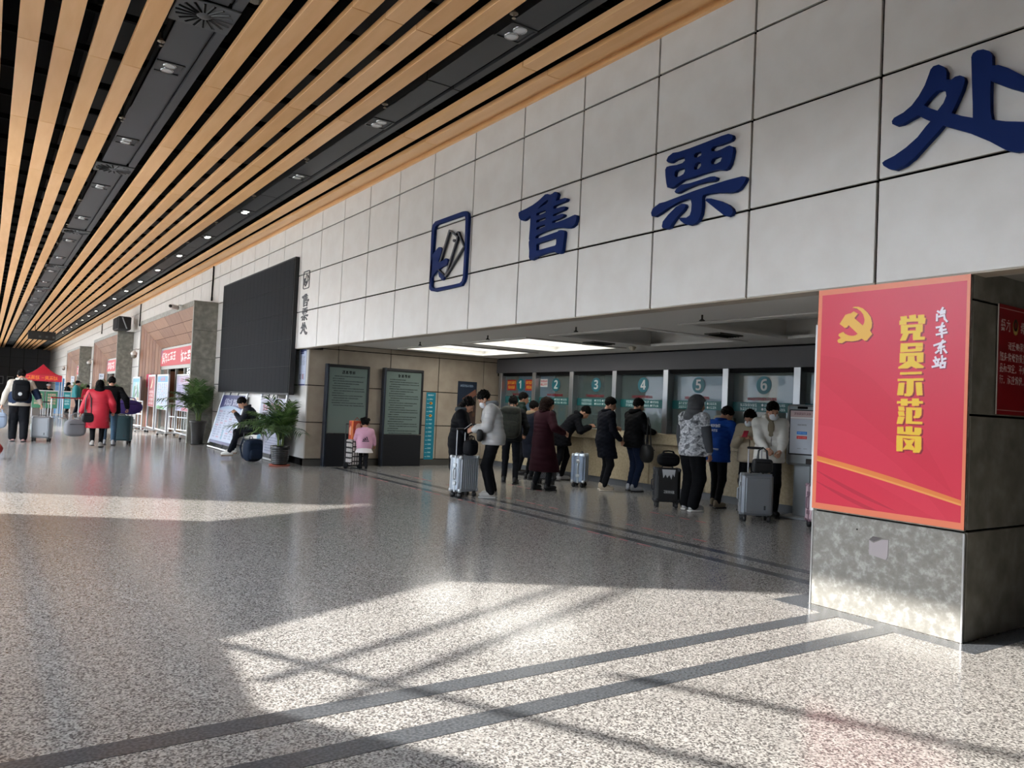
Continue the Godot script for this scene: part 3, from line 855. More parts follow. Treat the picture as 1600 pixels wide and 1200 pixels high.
func panelled_wall() -> void:
	var root := struct("wall_right")
	var dark := hexm("0c0b0b", 0.95)
	# backing behind the joints: above the openings, then the full height beyond the ticket hall
	part(root, "backing", mb().span(V(WX + 0.07, 2.57, 9), V(WX + 0.2, 6.5, -16.36)), dark)
	part(root, "backing", mb().span(V(WX + 0.07, 0, -17.77), V(WX + 0.5, 2.53, -25.2)).span(V(WX + 0.07, 2.53, -16.36), V(WX + 0.5, 6.5, -25.2)), dark)
	part(root, "backing", mb().span(V(WX + 0.07, 3.1, -25.2), V(WX + 0.5, 6.5, -32.3)), dark)
	part(root, "backing", mb().span(V(WX + 0.07, 0, -32.3), V(WX + 0.5, 6.5, -41.2)), dark)
	part(root, "backing", mb().span(V(WX + 0.07, 3.1, -41.2), V(WX + 0.5, 6.5, -48.3)), dark)
	part(root, "backing", mb().span(V(WX + 0.07, 0, -48.3), V(WX + 0.5, 6.5, -58.7)), dark)
	part(root, "backing", mb().span(V(WX + 0.07, 3.1, -58.7), V(WX + 0.5, 6.5, -65.7)), dark)
	part(root, "backing", mb().span(V(WX + 0.07, 0, -65.7), V(WX + 0.5, 6.5, FARZ)), dark)
	var ys := [0.15, 0.945, 1.75, 2.53, 3.33, 4.14, 4.95, CY + 0.06]
	for k in range(-8, 11):
		var z := -3.33 - 1.21 * k
		for r in range(3, 7):
			wall_panel(root, WX, z, z - 1.21, ys[r], ys[r + 1], M.panel)
	for seg in [[-16.64, -23.9, 6], [-33.3, -39.8, 5], [-49.3, -57.3, 3], [-66.7, -98.0, 2]]:
		for k in seg[2]:
			for r in 7:
				if r < 3 and k == 0 and seg[2] == 6:
					wall_panel(root, WX, -17.77, -17.85, ys[r], ys[r + 1], M.panel)
					continue
				wall_panel(root, WX, lerpf(seg[0], seg[1], float(k) / seg[2]), lerpf(seg[0], seg[1], float(k + 1) / seg[2]), ys[r], ys[r + 1], M.panel)
	for seg in [[-23.9, -33.3, 8], [-39.8, -49.3, 8], [-57.3, -66.7, 2]]:
		for k in seg[2]:
			for r in [5, 6]:
				wall_panel(root, WX, lerpf(seg[0], seg[1], float(k) / seg[2]), lerpf(seg[0], seg[1], float(k + 1) / seg[2]), ys[r], ys[r + 1], M.panel)
	# the lip under the sign wall
	for k in range(-8, 11):
		var z := -3.33 - 1.21 * k
		part(root, "soffit_panel", mb().cbox(V(WX + 0.1, 2.54, z - 0.605), V(0.18, 0.02, 1.2), 0.002), M.tan)
	part(root, "soffit_back", mb().span(V(5.74, 2.53, 9), V(5.76, 3.0, -16.36)), hexm("b5b2ad"))
	struct("baseboard_right", mb().span(V(WX - 0.01, 0, -17.2), V(WX + 0.03, 0.14, -23.9)).span(V(WX - 0.01, 0, -33.3), V(WX + 0.03, 0.14, -39.8)), hexm("54534f", 0.5))
	# pier between the screen and the ticket hall
	var pier := struct("wall_pier")
	part(pier, "backing", mb().span(V(5.76, 0, -16.39), V(6.1, 2.53, -17.77)), dark)
	part(pier, "return_panel", mb().span(V(WX + 0.005, 0.15, -17.74), V(5.74, 2.53, -17.77)), M.panel)
	for r in 3:
		part(pier, "panel", mb().cbox(V(5.745, (ys[r] + ys[r + 1]) * 0.5, -17.05), V(0.03, ys[r + 1] - ys[r] - 0.016, 1.4), 0.003), M.panel)

# ------------------------------------------------------------------ the ticket hall
func ticket_hall() -> void:
	# left wall in tan panels
	var lw := struct("wall_ticket_hall_left")
	part(lw, "backing", mb().span(V(5.76, 0, AZ - 0.03), V(14.4, 6.5, AZ - 0.25)), hexm("1a1817", 0.9))
	var xs := [5.745, 6.42, 7.69, 8.96, 10.23, 11.5]
	var ys := [0.15, 0.945, 1.75, 2.57, AC]
	for i in 5:
		for r in 4:
			part(lw, "panel", mb().cbox(V((xs[i] + xs[i + 1]) * 0.5, (ys[r] + ys[r + 1]) * 0.5, AZ - 0.015), V(xs[i + 1] - xs[i] - 0.018, ys[r + 1] - ys[r] - 0.018, 0.03), 0.003), M.tan)
	struct("baseboard_ticket_hall", mb().span(V(5.73, 0, AZ - 0.03), V(10.5, 0.14, AZ + 0.012)), hexm("4a4844", 0.5))
	# ceiling with four coffers
	var c := struct("ceiling_ticket_hall")
	var white := hexm("dcdbd8", 0.6)
	var cz := [[-15.8, -13.6], [-12.95, -10.8], [-10.15, -8.0], [-7.3, -5.2]]
	var ceil := mb()
	ceil.span(V(5.76, AC, -2.6), V(7.57, AC + 0.05, AZ)).span(V(9.88, AC, -2.6), V(CNT + 0.1, AC + 0.05, AZ))
	var zp := -2.6
	for k in [3, 2, 1, 0]:
		ceil.span(V(7.57, AC, zp), V(9.88, AC + 0.05, cz[k][1]))
		zp = cz[k][0]
	ceil.span(V(7.57, AC, zp), V(9.88, AC + 0.05, AZ))
	part(c, "board", ceil, white)
	part(c, "board", mb().span(V(CNT + 0.1, AC, -2.6), V(14.2, AC + 0.05, AZ)), hexm("8f9191", 0.7))
	for k in 4:
		var z0: float = cz[k][0]
		var z1: float = cz[k][1]
		part(c, "coffer_side", mb().span(V(7.54, AC, z0), V(7.57, AC + 0.3, z1)).span(V(9.88, AC, z0), V(9.91, AC + 0.3, z1)).span(V(7.54, AC, z0 - 0.03), V(9.91, AC + 0.3, z0)).span(V(7.54, AC, z1), V(9.91, AC + 0.3, z1 + 0.03)), white)
		part(c, "coffer_top", mb().span(V(7.54, AC + 0.28, z0), V(9.91, AC + 0.32, z1)), white)
		part(c, "coffer_rim", mb().span(V(7.57, AC - 0.015, z0), V(7.72, AC + 0.03, z1)).span(V(9.73, AC - 0.015, z0), V(9.88, AC + 0.03, z1)).span(V(7.72, AC - 0.015, z0), V(9.73, AC + 0.03, z0 + 0.14)).span(V(7.72, AC - 0.015, z1 - 0.14), V(9.73, AC + 0.03, z1)), white)
	for k in 2:
		# stretched light panels inside the two lit coffers
		var t := thing("ceiling_light_panel", ["lit white ceiling light panel nearest the tan wall", "lit white ceiling light panel beside the unlit coffers"][k], "lamp", V(8.725, AC + 0.12, (cz[k][0] + cz[k][1]) * 0.5), 0, "lit ceiling panels of the ticket hall")
		part(t, "diffuser", mb().box(V(0, 0, 0), V(2.25, 0.02, 2.08)), glow(Color(1, 0.99, 0.96), 3.2))
		var l := AreaLight3D.new()
		l.name = "panel_light"
		l.area_size = Vector2(2.0, 1.9)
		l.light_energy = 5.0
		l.light_color = Color(1, 0.99, 0.96)
		l.area_range = 40
		l.area_attenuation = 2
		l.shadow_enabled = true
		l.position = V(0, -0.03, 0)
		l.rotation_degrees.x = -90
		t.add_child(l)
	for k in 2:
		var g := thing("ceiling_vent", ["dark square air grille beside the lit coffer", "dark square air grille between the unlit coffers"][k], "air vent", V(8.9, AC - 0.01, [-10.45, -7.65][k]), 0)
		part(g, "frame", mb().box(V(0, 0, 0), V(0.5, 0.02, 0.3)), hexm("55534e"))
		for j in 5:
			part(g, "slat", mb().box(V(0, -0.014, -0.1 + j * 0.05), V(0.42, 0.012, 0.02), Basis(Vector3.RIGHT, 0.5)), hexm("2a2927"))
	var zs := [-14.6, -12.1, -9.7, -7.3, -4.9]
	for k in 5:
		var dl := thing("recessed_spot", ["first", "second", "third", "fourth", "fifth"][k] + " small round downlight from the tan wall, behind the sign wall", "lamp", V(6.38, AC - 0.004, zs[k]), 0, "round downlights behind the sign wall")
		part(dl, "rim", mb().lathe([Vector2(0.075, -0.006), Vector2(0.095, -0.008), Vector2(0.1, 0.003)], 16), hexm("d0d0ce", 0.4))
		part(dl, "lamp", mb().lathe([Vector2(0.0, -0.002), Vector2(0.075, -0.002), Vector2(0.08, 0.004)], 16), glow(Color(1, 0.98, 0.95), 4.0) if k < 4 else hexm("bdbdbb"))
		if k < 4:
			var l := SpotLight3D.new()
			l.name = "beam"
			l.light_energy = 0.4
			l.spot_angle = 40
			l.spot_range = 30
			l.spot_attenuation = 2
			l.light_size = 0.06
			l.shadow_enabled = true
			l.position = V(0, -0.03, 0)
			l.rotation_degrees.x = -90
			dl.add_child(l)
		var sp := thing("ceiling_sprinkler", ["first", "second", "third", "fourth", "fifth"][k] + " sprinkler from the tan wall on the white ceiling", "sprinkler", V(7.05, AC, zs[k] + 0.9), 0, "sprinklers on the white ceiling")
		part(sp, "stem", mb().tube([V(0, 0, 0), V(0, -0.05, 0)], 0.012, 6), hexm("3c3a37"))
		part(sp, "rose", mb().lathe([Vector2(0, -0.075), Vector2(0.035, -0.072), Vector2(0.035, -0.066), Vector2(0.01, -0.05)], 10), hexm("3c3a37"))
	var sm := thing("smoke_detector", "round white smoke detector beside the lit coffer", "detector", V(9.75, AC - 0.015, -10.5))
	part(sm, "base", mb().lathe([Vector2(0.06, 0.015), Vector2(0.07, 0.0), Vector2(0.06, -0.02)], 14), hexm("c9c2b2"))
	part(sm, "dome", mb().lathe([Vector2(0.0, -0.06), Vector2(0.03, -0.055), Vector2(0.05, -0.035), Vector2(0.055, -0.015)], 14), hexm("c9c2b2"))
	# ticket windows: dark header, steel posts, glass, counter
	var tw := struct("wall_ticket_windows")
	part(tw, "header", mb().cbox(V(CNT - 0.02, (2.31 + AC - 0.03) * 0.5, -10.2), V(0.26, AC - 0.03 - 2.31, 12.3), 0.006), hexm("57565a", 0.55))
	part(tw, "header_gap", mb().span(V(CNT - 0.1, 2.24, -3.9), V(CNT + 0.1, 2.31, AZ)).span(V(CNT - 0.1, AC - 0.03, -3.9), V(CNT + 0.1, AC, AZ)), hexm("121214", 0.7))
	var mz := [-16.18, -14.75, -13.34, -11.93, -10.48, -9.05, -7.61, -6.18, -4.75]
	var steel := StandardMaterial3D.new()
	steel.albedo_color = Color("b4b5b7")
	steel.metallic = 0.9
	steel.roughness = 0.32
	for i in mz.size():
		part(tw, "post", mb().cbox(V(CNT - 0.06, 1.7, mz[i]), V(0.16, 1.24, 0.13), 0.006), steel)
		part(tw, "jamb", mb().span(V(CNT - 0.02, 1.1, mz[i] - 0.15), V(CNT + 0.1, 2.31, mz[i] - 0.065)), hexm("2a2a2c", 0.5))
	for i in mz.size() - 1:
		part(tw, "pane", mb().span(V(CNT, 1.1, mz[i] + 0.065), V(CNT + 0.008, 2.31, mz[i + 1] - 0.15)), M.glass)
		window_print(i, mz[i] + 0.065, mz[i + 1] - 0.15)
	# counter: a run of clad fronts, one worktop
	var ct := struct("wall_counter")
	part(ct, "worktop", mb().cbox(V(10.66, 1.0, -10.1), V(0.48, 0.2, 12.5), 0.012), M.counter)
	part(ct, "worktop_inside", mb().span(V(10.9, 0.72, -3.9), V(11.5, 0.76, AZ)), hexm("6b6a66"))
	for i in 9:
		part(ct, "front_panel", mb().cbox(V(10.6, 0.51, -15.66 + i * 1.4), V(0.12, 0.77, 1.39), 0.004), M.counter)
	part(ct, "core", mb().span(V(10.62, 0, -3.9), V(10.9, 0.9, AZ)), hexm("807a6c"))
	part(ct, "plinth", mb().span(V(10.575, 0, -3.9), V(10.65, 0.12, AZ)), hexm("5d6064", 0.4))
	# office behind the glass
	struct("wall_office", mb().span(V(14.2, 0, -2.6), V(14.4, 6.5, AZ)), hexm("777d7d", 0.7))
	struct("office_partition", mb().span(V(11.3, 0, -14.9), V(11.36, AC, AZ)), hexm("4f8fd0", 0.6))
	var lo := thing("office_light", "dim ceiling lamp tube inside the office behind the ticket windows", "lamp", V(12.6, AC - 0.03, -9))
	part(lo, "housing", mb().box(V(0, 0.01, 0), V(0.2, 0.03, 4.2)), hexm("cfcfcf"))
	part(lo, "tube", mb().tube([V(0, -0.02, -2), V(0, -0.02, 2)], 0.016, 8), glow(Color(0.9, 0.96, 1.0), 1.2))
	var l2 := AreaLight3D.new()
	l2.name = "office_glow"
	l2.area_size = Vector2(0.15, 4.0)
	l2.light_energy = 0.35
	l2.area_range = 30
	l2.area_attenuation = 2
	l2.shadow_enabled = true
	l2.position = V(0, -0.05, 0)
	l2.rotation_degrees.x = -90
	lo.add_child(l2)

func window_print(i: int, z0: float, z1: float) -> void:
	# a printed teal strip, a numbered disc and a line of red print stuck on each pane
	var teal := Color("126566")
	var zc := (z0 + z1) * 0.5 + 0.03
	var w := z1 - z0
	var p := Pic.new(512, 64, teal)
	p.row(rng, 70, 8, 150, 21, Color("c6dede")).row(rng, 70, 36, 150, 21, Color("c6dede"))
	for k in 2:
		for j in 2:
			p.disc(Vector2(262 + k * 104, 18 + j * 28), 9, 9, Color("dfecec"))
			p.row(rng, 276 + k * 104, 9 + j * 28, 74, 18, Color("c6dede"))
	var nm := ["first", "second", "third", "fourth", "fifth", "sixth", "seventh", "eighth"][i] as String
	var s := thing("window_strip", "teal printed strip across the %s ticket window from the tan wall" % nm, "label", V(CNT - 0.003, 1.66, zc - 0.03), -90, "teal strips on the ticket windows")
	part(s, "film", mb().q(V(-w * 0.5, -0.08, 0), V(w * 0.5, -0.08, 0), V(w * 0.5, 0.08, 0), V(-w * 0.5, 0.08, 0)).box(V(0, 0, -0.001), V(w, 0.158, 0.001)), print_mat(p, 0.4))
	if i < 6:
		var p2 := Pic.new(256, 24, Color(0.45, 0.1, 0.14, 0.0))
		p2.row(rng, 4, 2, 250, 21, Color(0.55, 0.1, 0.16, 1.0), 4.0)
		var m2 := print_mat(p2)
		m2.transparency = BaseMaterial3D.TRANSPARENCY_ALPHA_SCISSOR
		m2.alpha_scissor_threshold = 0.5
		part(s, "red_line", mb().q(V(-0.3, 0.11, 0), V(0.3, 0.11, 0), V(0.3, 0.165, 0), V(-0.3, 0.165, 0)), m2)
		var dn := thing("window_number", "round teal number %d on the %s ticket window" % [i + 1, nm], "sign", V(CNT - 0.004, 2.03, zc), -90, "numbers on the ticket windows")
		part(dn, "disc", mb().lathe([Vector2(0.15, 0.0), Vector2(0.15, 0.004), Vector2(0.0, 0.004)], 28, Transform3D(Basis(Vector3.RIGHT, PI / 2), V(0, 0, 0))), hexm("12707f", 0.4))
		var tm := TextMesh.new()
		tm.text = str(i + 1)
		var ft := SystemFont.new()
		ft.font_names = ["Droid Sans"]
		ft.font_weight = 700
		tm.font = ft
		tm.font_size = 64
		tm.pixel_size = 0.0042
		tm.depth = 0.003
		var o := part(dn, "numeral", tm, hexm("dfe6e6", 0.5))
		o.position = V(0, 0, 0.006)
	if i == 0:
		for k in 2:
			var pr := Pic.new(128, 88, Color("b3231f"))
			pr.row(rng, 6, 12, 118, 24, Color("e8b23c"), 4.0).row(rng, 16, 50, 96, 24, Color("e8b23c"), 4.0)
			var sg := thing("red_window_notice", ["red window notice with yellow print between number one and the tan wall", "red window notice with yellow print between numbers one and two"][k], "notice", V(CNT - 0.004, 2.02, zc + [-0.38, 0.4][k]), -90, "red notices on the first window")
			part(sg, "sheet", mb().q(V(-0.19, -0.13, 0), V(0.19, -0.13, 0), V(0.19, 0.13, 0), V(-0.19, 0.13, 0)).box(V(0, 0, -0.001), V(0.378, 0.258, 0.001)), print_mat(pr))
	if i == 1:
		var pr := Pic.new(128, 88, Color("d9dcdc"))
		pr.row(rng, 6, 12, 118, 24, Color("b8303a"), 4.0).row(rng, 6, 48, 118, 24, Color("b8303a"), 4.0)
		var sg := thing("white_window_notice", "white window notice with red print beside number two", "notice", V(CNT - 0.006, 2.07, zc - 0.46), -90)
		part(sg, "sheet", mb().q(V(-0.14, -0.09, 0), V(0.14, -0.09, 0), V(0.14, 0.09, 0), V(-0.14, 0.09, 0)).box(V(0, 0, -0.001), V(0.278, 0.178, 0.001)), print_mat(pr))

# ------------------------------------------------------------------ the pillar
func pillar() -> void:
	var root := struct("wall_pillar")
	var core := hexm("161614", 0.9)
	part(root, "core", mb().span(V(5.6, 0, -2.655), V(14.2, 2.6, -3.79)), core)
	# concrete-like cladding sheets
	part(root, "cladding", mb().cbox(V(5.59, 0.375, -3.222), V(0.03, 0.745, 1.165), 0.003), M.concrete)
	part(root, "cladding", mb().cbox(V(5.59, 1.64, -3.222), V(0.03, 1.76, 1.165), 0.003), M.concrete)
	var ys := [0.0, 0.76, 1.56, 2.36, 2.6]
	for r in 4:
		for k in 4:
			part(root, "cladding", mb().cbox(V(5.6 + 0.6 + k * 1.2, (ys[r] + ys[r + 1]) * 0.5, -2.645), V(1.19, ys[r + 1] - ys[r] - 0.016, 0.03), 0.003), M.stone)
	for r in 3:
		part(root, "cladding", mb().cbox(V(8.2, (ys[r] + ys[r + 1]) * 0.5, -3.8), V(5.2, ys[r + 1] - ys[r] - 0.016, 0.03), 0.003), M.tan)
	struct("wall_side_recess", mb().span(V(11.0, 0, 9), V(11.2, 6.5, -2.6)), hexm("3a3835"))
	struct("ceiling_side_recess", mb().span(V(5.76, 2.56, 9), V(11.2, 2.66, -2.6)), hexm("8a8781"))
	for z in [-3.806, -2.638]:
		part(root, "corner_strip", mb().cbox(V(5.575, 0.375, z), V(0.012, 0.745, 0.014), 0.002), hexm("b9bbbd", 0.35, 0.6))
	part(root, "bolt_hole", mb().lathe([Vector2(0.007, 0.0), Vector2(0.006, 0.002), Vector2(0.0, 0.002)], 10, Transform3D(Basis(Vector3.FORWARD, -PI / 2), V(5.5735, 0.655, -3.42))), hexm("0d0d0d"))
	# torn sticker
	var sk := single("torn_sticker", "torn grey paper sticker low on the concrete pillar", "sticker", mb().slab([Vector2(-0.075, -0.055), Vector2(0.055, -0.075), Vector2(0.07, -0.05), Vector2(0.072, 0.075), Vector2(0.02, 0.07), Vector2(-0.04, 0.035), Vector2(-0.078, 0.05)], 0.002), hexm("a9a2a6", 0.6), V(5.5725, 0.54, -3.24), -90)
	sk.set_meta("label", "torn grey paper sticker low on the concrete pillar")
	single("sticker_tape", "dark peeled tape corner above the torn grey sticker", "tape", mb().slab([Vector2(-0.078, 0.05), Vector2(-0.04, 0.04), Vector2(0.02, 0.074), Vector2(-0.05, 0.078)], 0.0015), hexm("5f5a5c", 0.6), V(5.5725, 0.545, -3.24), -90)
	# the red poster board on the hall side
	var S := 1.0
	var p := Pic.new(704, 1056, Color("e2303f"))
	p.im = poster_ground(704, 1056)
	var fx := 704.0 / 1000.0
	var fy := 1056.0 / 1000.0
	var sc := func(a: Array, dx: float, dy: float) -> PackedVector2Array:
		var r := PackedVector2Array()
		for i in range(0, a.size(), 2):
			r.append(Vector2(a[i] * fx + dx, a[i + 1] * fy + dy))
		return r
	# curved ribbon
	var rib := PackedVector2Array()
	for i in 17:
		var t := i / 16.0
		rib.append(Vector2(t * 704, (757 + t * 132 - sin(t * PI) * 8) * fy))
	for i in range(16, -1, -1):
		var t := i / 16.0
		rib.append(Vector2(t * 704, (781 + t * 130 - sin(t * PI) * 4) * fy))
	p.fillp(rib, Color("e88745"))
	var edge := PackedVector2Array()
	for i in 17:
		var t := i / 16.0
		edge.append(Vector2(t * 704, (775 + t * 128 - sin(t * PI) * 5) * fy))
	for i in range(16, -1, -1):
		var t := i / 16.0
		edge.append(Vector2(t * 704, (781 + t * 130 - sin(t * PI) * 4) * fy))
	p.fillp(edge, Color("f0a45a"))
	for o in [[9, 6, "7f1f2c"], [5, 3, "9a2733"]]:
		for a in POSTER_GOLD:
			p.fillp(sc.call(a, o[0], o[1]), Color(o[2]))
		for a in POSTER_EMBLEM:
			p.fillp(sc.call(a, o[0], o[1]), Color(o[2]))
	for a in POSTER_GOLD:
		for k in 8:
			p.fillp(sc.call(a, cos(k * PI / 4) * 2.2, sin(k * PI / 4) * 2.2), Color("f09a3c"))
	for a in POSTER_GOLD:
		p.fillp(sc.call(a, 0, 0), Color("f2cb3e"))
	for a in POSTER_EMBLEM:
		p.fillp(sc.call(a, 0, 0), Color("eaa63e"))
		p.fillp(sc.call(a, 2, 1), Color("efb848"))
	for a in POSTER_WHITE:
		var q: PackedVector2Array = sc.call(a, 0, 0)
		for i in q.size() - 1:
			p.line(q[i] + Vector2(4, 3), q[i + 1] + Vector2(4, 3), 9, Color("7f1f3c"))
	for a in POSTER_WHITE:
		var q: PackedVector2Array = sc.call(a, 0, 0)
		for i in q.size() - 1:
			p.line(q[i], q[i + 1], 9, Color("f1e8f2"))
	var bc := Color("e98361")
	p.rect(0, 0, 704, 26, bc).rect(0, 1028, 704, 28, bc).rect(0, 0, 20, 1056, bc).rect(690, 0, 14, 1056, bc)
	var pb := thing("poster_board", "large red poster with gold emblem and gold lettering on the concrete pillar", "poster", V(5.562, 1.65, -3.222), -90)
	part(pb, "board", mb().box(V(0, 0, -0.006), V(1.176, 1.76, 0.01)), hexm("5a3030"))
	part(pb, "print", mb().q(V(-0.588, -0.88, 0.0005), V(0.588, -0.88, 0.0005), V(0.588, 0.88, 0.0005), V(-0.588, 0.88, 0.0005)), print_mat(p, 0.35))
	# police notice on the dark side of the pillar
	police_notice()
	# white edge of a display board fixed to the hidden side of the pillar
	single("white_board_edge", "narrow white upright board edge behind the red poster", "board", mb().cbox(V(0, 0, 0), V(0.5, 1.52, 0.035), 0.004), hexm("e6e8ea", 0.5), V(5.86, 1.5, -3.845))

func poster_ground(w: int, h: int) -> Image:
	var im := Image.create(w, h, false, Image.FORMAT_RGBA8)
	im.fill(Color("d8304b"))
	var p := Pic.new(4, 4, Color.WHITE)
	p.im = im
	p.w = w
	p.h = h
	# broad printed swirls of the ground
	for s in [[0.62, 1.05, 0.92, "dc3650"], [0.30, 0.95, 0.80, "d42c47"]]:
		var q := PackedVector2Array()
		for i in 25:
			var t := i / 24.0
			q.append(Vector2(t * w, h * (s[0] + (s[1] - s[0]) * t * t)))
		for i in range(24, -1, -1):
			var t := i / 24.0
			q.append(Vector2(t * w, h * (s[0] + 0.1 + (s[2] - s[0]) * t)))
		p.fillp(q, Color(s[3]))
	for s in [[0.82, 0.965], [0.87, 1.0]]:
		var q := PackedVector2Array()
		for i in 13:
			var t := i / 12.0 * 0.6
			q.append(Vector2(t * w, h * (s[0] + (s[1] - s[0]) * t / 0.6)))
		for i in range(12, -1, -1):
			var t := i / 12.0 * 0.6
			q.append(Vector2(t * w, h * (s[0] + 0.018 * sin(t / 0.6 * PI) + (s[1] - s[0]) * t / 0.6)))
		p.fillp(q, Color("c22842"))
	return im

const GLYPH := {
	"jing": "1131 3111 5090 1232 2030 1434 5272 7295 5495 0545 2535 1777 2868 1968 1779 7779",
	"fang": "4050 1282 4244 4408 4272 7289 8969",
	"ti": "0333 2028 2818 0636 4080 4084 4484 8084 4262 3696 6669 6696 3599",
	"shi": "2272 0494 4449 4939 2638 7689",
	"qing": "1121 0424 2428 2838 4191 6165 4393 3595 4689 4679 8679",
	"tuo": "8001 1323 5243 7263 0494 3414 3474 4409 2479 0999",
	"shan": "2131 7161 1282 2383 1484 4144 0595 2688 2628 2828 6878 7678 2676",
	"bao": "2005 1319 4080 4083 4383 8083 3595 6369 6538 6598",
	"guan": "2001 1141 6001 6191 0393 2474 2464 6466 2666 2829 2474 2969 2767",
	"sui": "0009 0030 3022 2234 3424 4252 5255 5148 3999 6191 7052 6365 6585 8289 6585 6789",
	"shen": "4031 2169 2129 2161 2363 2565 0595 7509",
	"xie": "0232 2029 0534 5042 4292 6062 4492 6267 4696 5649 7689 8999",
	"dai": "0393 2025 5026 8025 0494 1535 1578 7578 4449 2679 7689",
	"de": "2011 1139 1939 0141 4149 1545 6052 5292 9289 8979 6466",
	"gui": "2070 2012 1272 7252 4044 0494 2577 2527 7577 4548 4819 5899",
	"pin": "2060 2024 2464 6064 0535 0539 0939 3539 5595 5559 5999 9599",
	"he": "3010 2029 0343 2306 2346 5383 5358 5888 8388",
	"xian": "0131 0434 1114 0838 4191 4146 9196 6367 6749 7378 7898",
	"jin": "4002 5092 2363 1575 4349 2627 6656 0999",
	"ping": "1080 2334 7364 0595 4049",
	"an": "4041 0292 0203 9293 4315 1579 6309 0494",
	"xing": "3001 3204 2429 5191 4494 7479 7969",
	"lv": "2030 0343 2309 2343 4349 6051 5191 5464 5459 7487 6698",
	"tu": "1121 0515 1518 0999 6013 6093 3484 6267 4556 8576",
	"yu": "2029 0313 3343 6032 6092 4363 4438 4464 6469 7477 9499",
	"zhong": "7020 0191 2272 2225 7275 2525 2575 2373 4049 1777 0999", "wu": "2001 1131 0434 2029 6041 5191 9189 8979 6157 7257",
	"chu": "4049 1114 1484 8184 1659 1659 1689 1696 1519 1989 8589",
	"kuai": "2029 0313 3343 4181 8184 3494 6064 6439 6499"}

func police_notice() -> void:
	var p := Pic.new(416, 632, Color("8e1019"))
	var wt := Color("d6c4c2")
	p.rect(6, 20, 404, 3, wt).rect(6, 606, 404, 3, wt)
	for i in 4:
		p.glyph(GLYPH[["jing", "fang", "ti", "shi"][i]], [29, 94, 276, 340][i] * 1.0, 88, 50, 60, 7, wt)
	p.disc(Vector2(210, 118), 36, 48, Color("a98f48")).disc(Vector2(210, 106), 28, 36, Color("33291f")).disc(Vector2(210, 108), 15, 20, Color("82231f")).disc(Vector2(210, 150), 24, 9, Color("bfa45c"))
	var rows := [["", "", "qing", "tuo", "shan", "bao", "guan", ""], ["sui", "shen", "xie", "dai", "de", "gui", "zhong", "wu"], ["pin", "he", "xian", "jin", ",", "ping", "an", "chu"], ["xing", ",", "lv", "tu", "yu", "kuai", "."]]
	for r in 4:
		for i in rows[r].size():
			var k: String = rows[r][i]
			if k == "," or k == ".":
				p.disc(Vector2(26 + i * 48 + 8, 210 + r * 66 + 40), 5, 6, wt)
			elif k:
				p.glyph(GLYPH[k], 26 + i * 48, 210 + r * 66, 40, 44, 5, wt)
	var t := thing("police_notice", "dark red safety notice with white lettering and badge on the shaded pillar side", "notice", V(6.2, 1.972, -2.615), 0)
	part(t, "sheet", mb().box(V(0, 0, -0.004), V(0.52, 0.79, 0.006)), hexm("6b1218"))
	part(t, "print", mb().q(V(-0.26, -0.395, 0), V(0.26, -0.395, 0), V(0.26, 0.395, 0), V(-0.26, 0.395, 0)), print_mat(p, 0.45))
	part(t, "white_edge", mb().box(V(-0.263, 0, -0.002), V(0.008, 0.79, 0.006)), hexm("c9c4c0"))

# ------------------------------------------------------------------ the blue sign on the wall
func outline(a: Array) -> PackedVector2Array:
	var r := PackedVector2Array()
	for i in range(0, a.size(), 2):
		r.append(Vector2(a[i], a[i + 1]))
	return r

func sign_shape(parent: Node, called: String, key: String, m: Material, depth: float, xf: Transform3D) -> void:
	var c := CSGCombiner3D.new()
	c.name = called
	for s in 2:
		for a in SIGN[key][s]:
			var g := CSGPolygon3D.new()
			g.name = "outline"
			g.polygon = outline(a)
			g.depth = depth if s == 0 else depth + 0.2
			g.material = m
			if s == 1:
				g.operation = CSGShape3D.OPERATION_SUBTRACTION
				g.position.z = 0.1
			c.add_child(g, true)
	parent.add_child(c, true)
	c.transform = xf

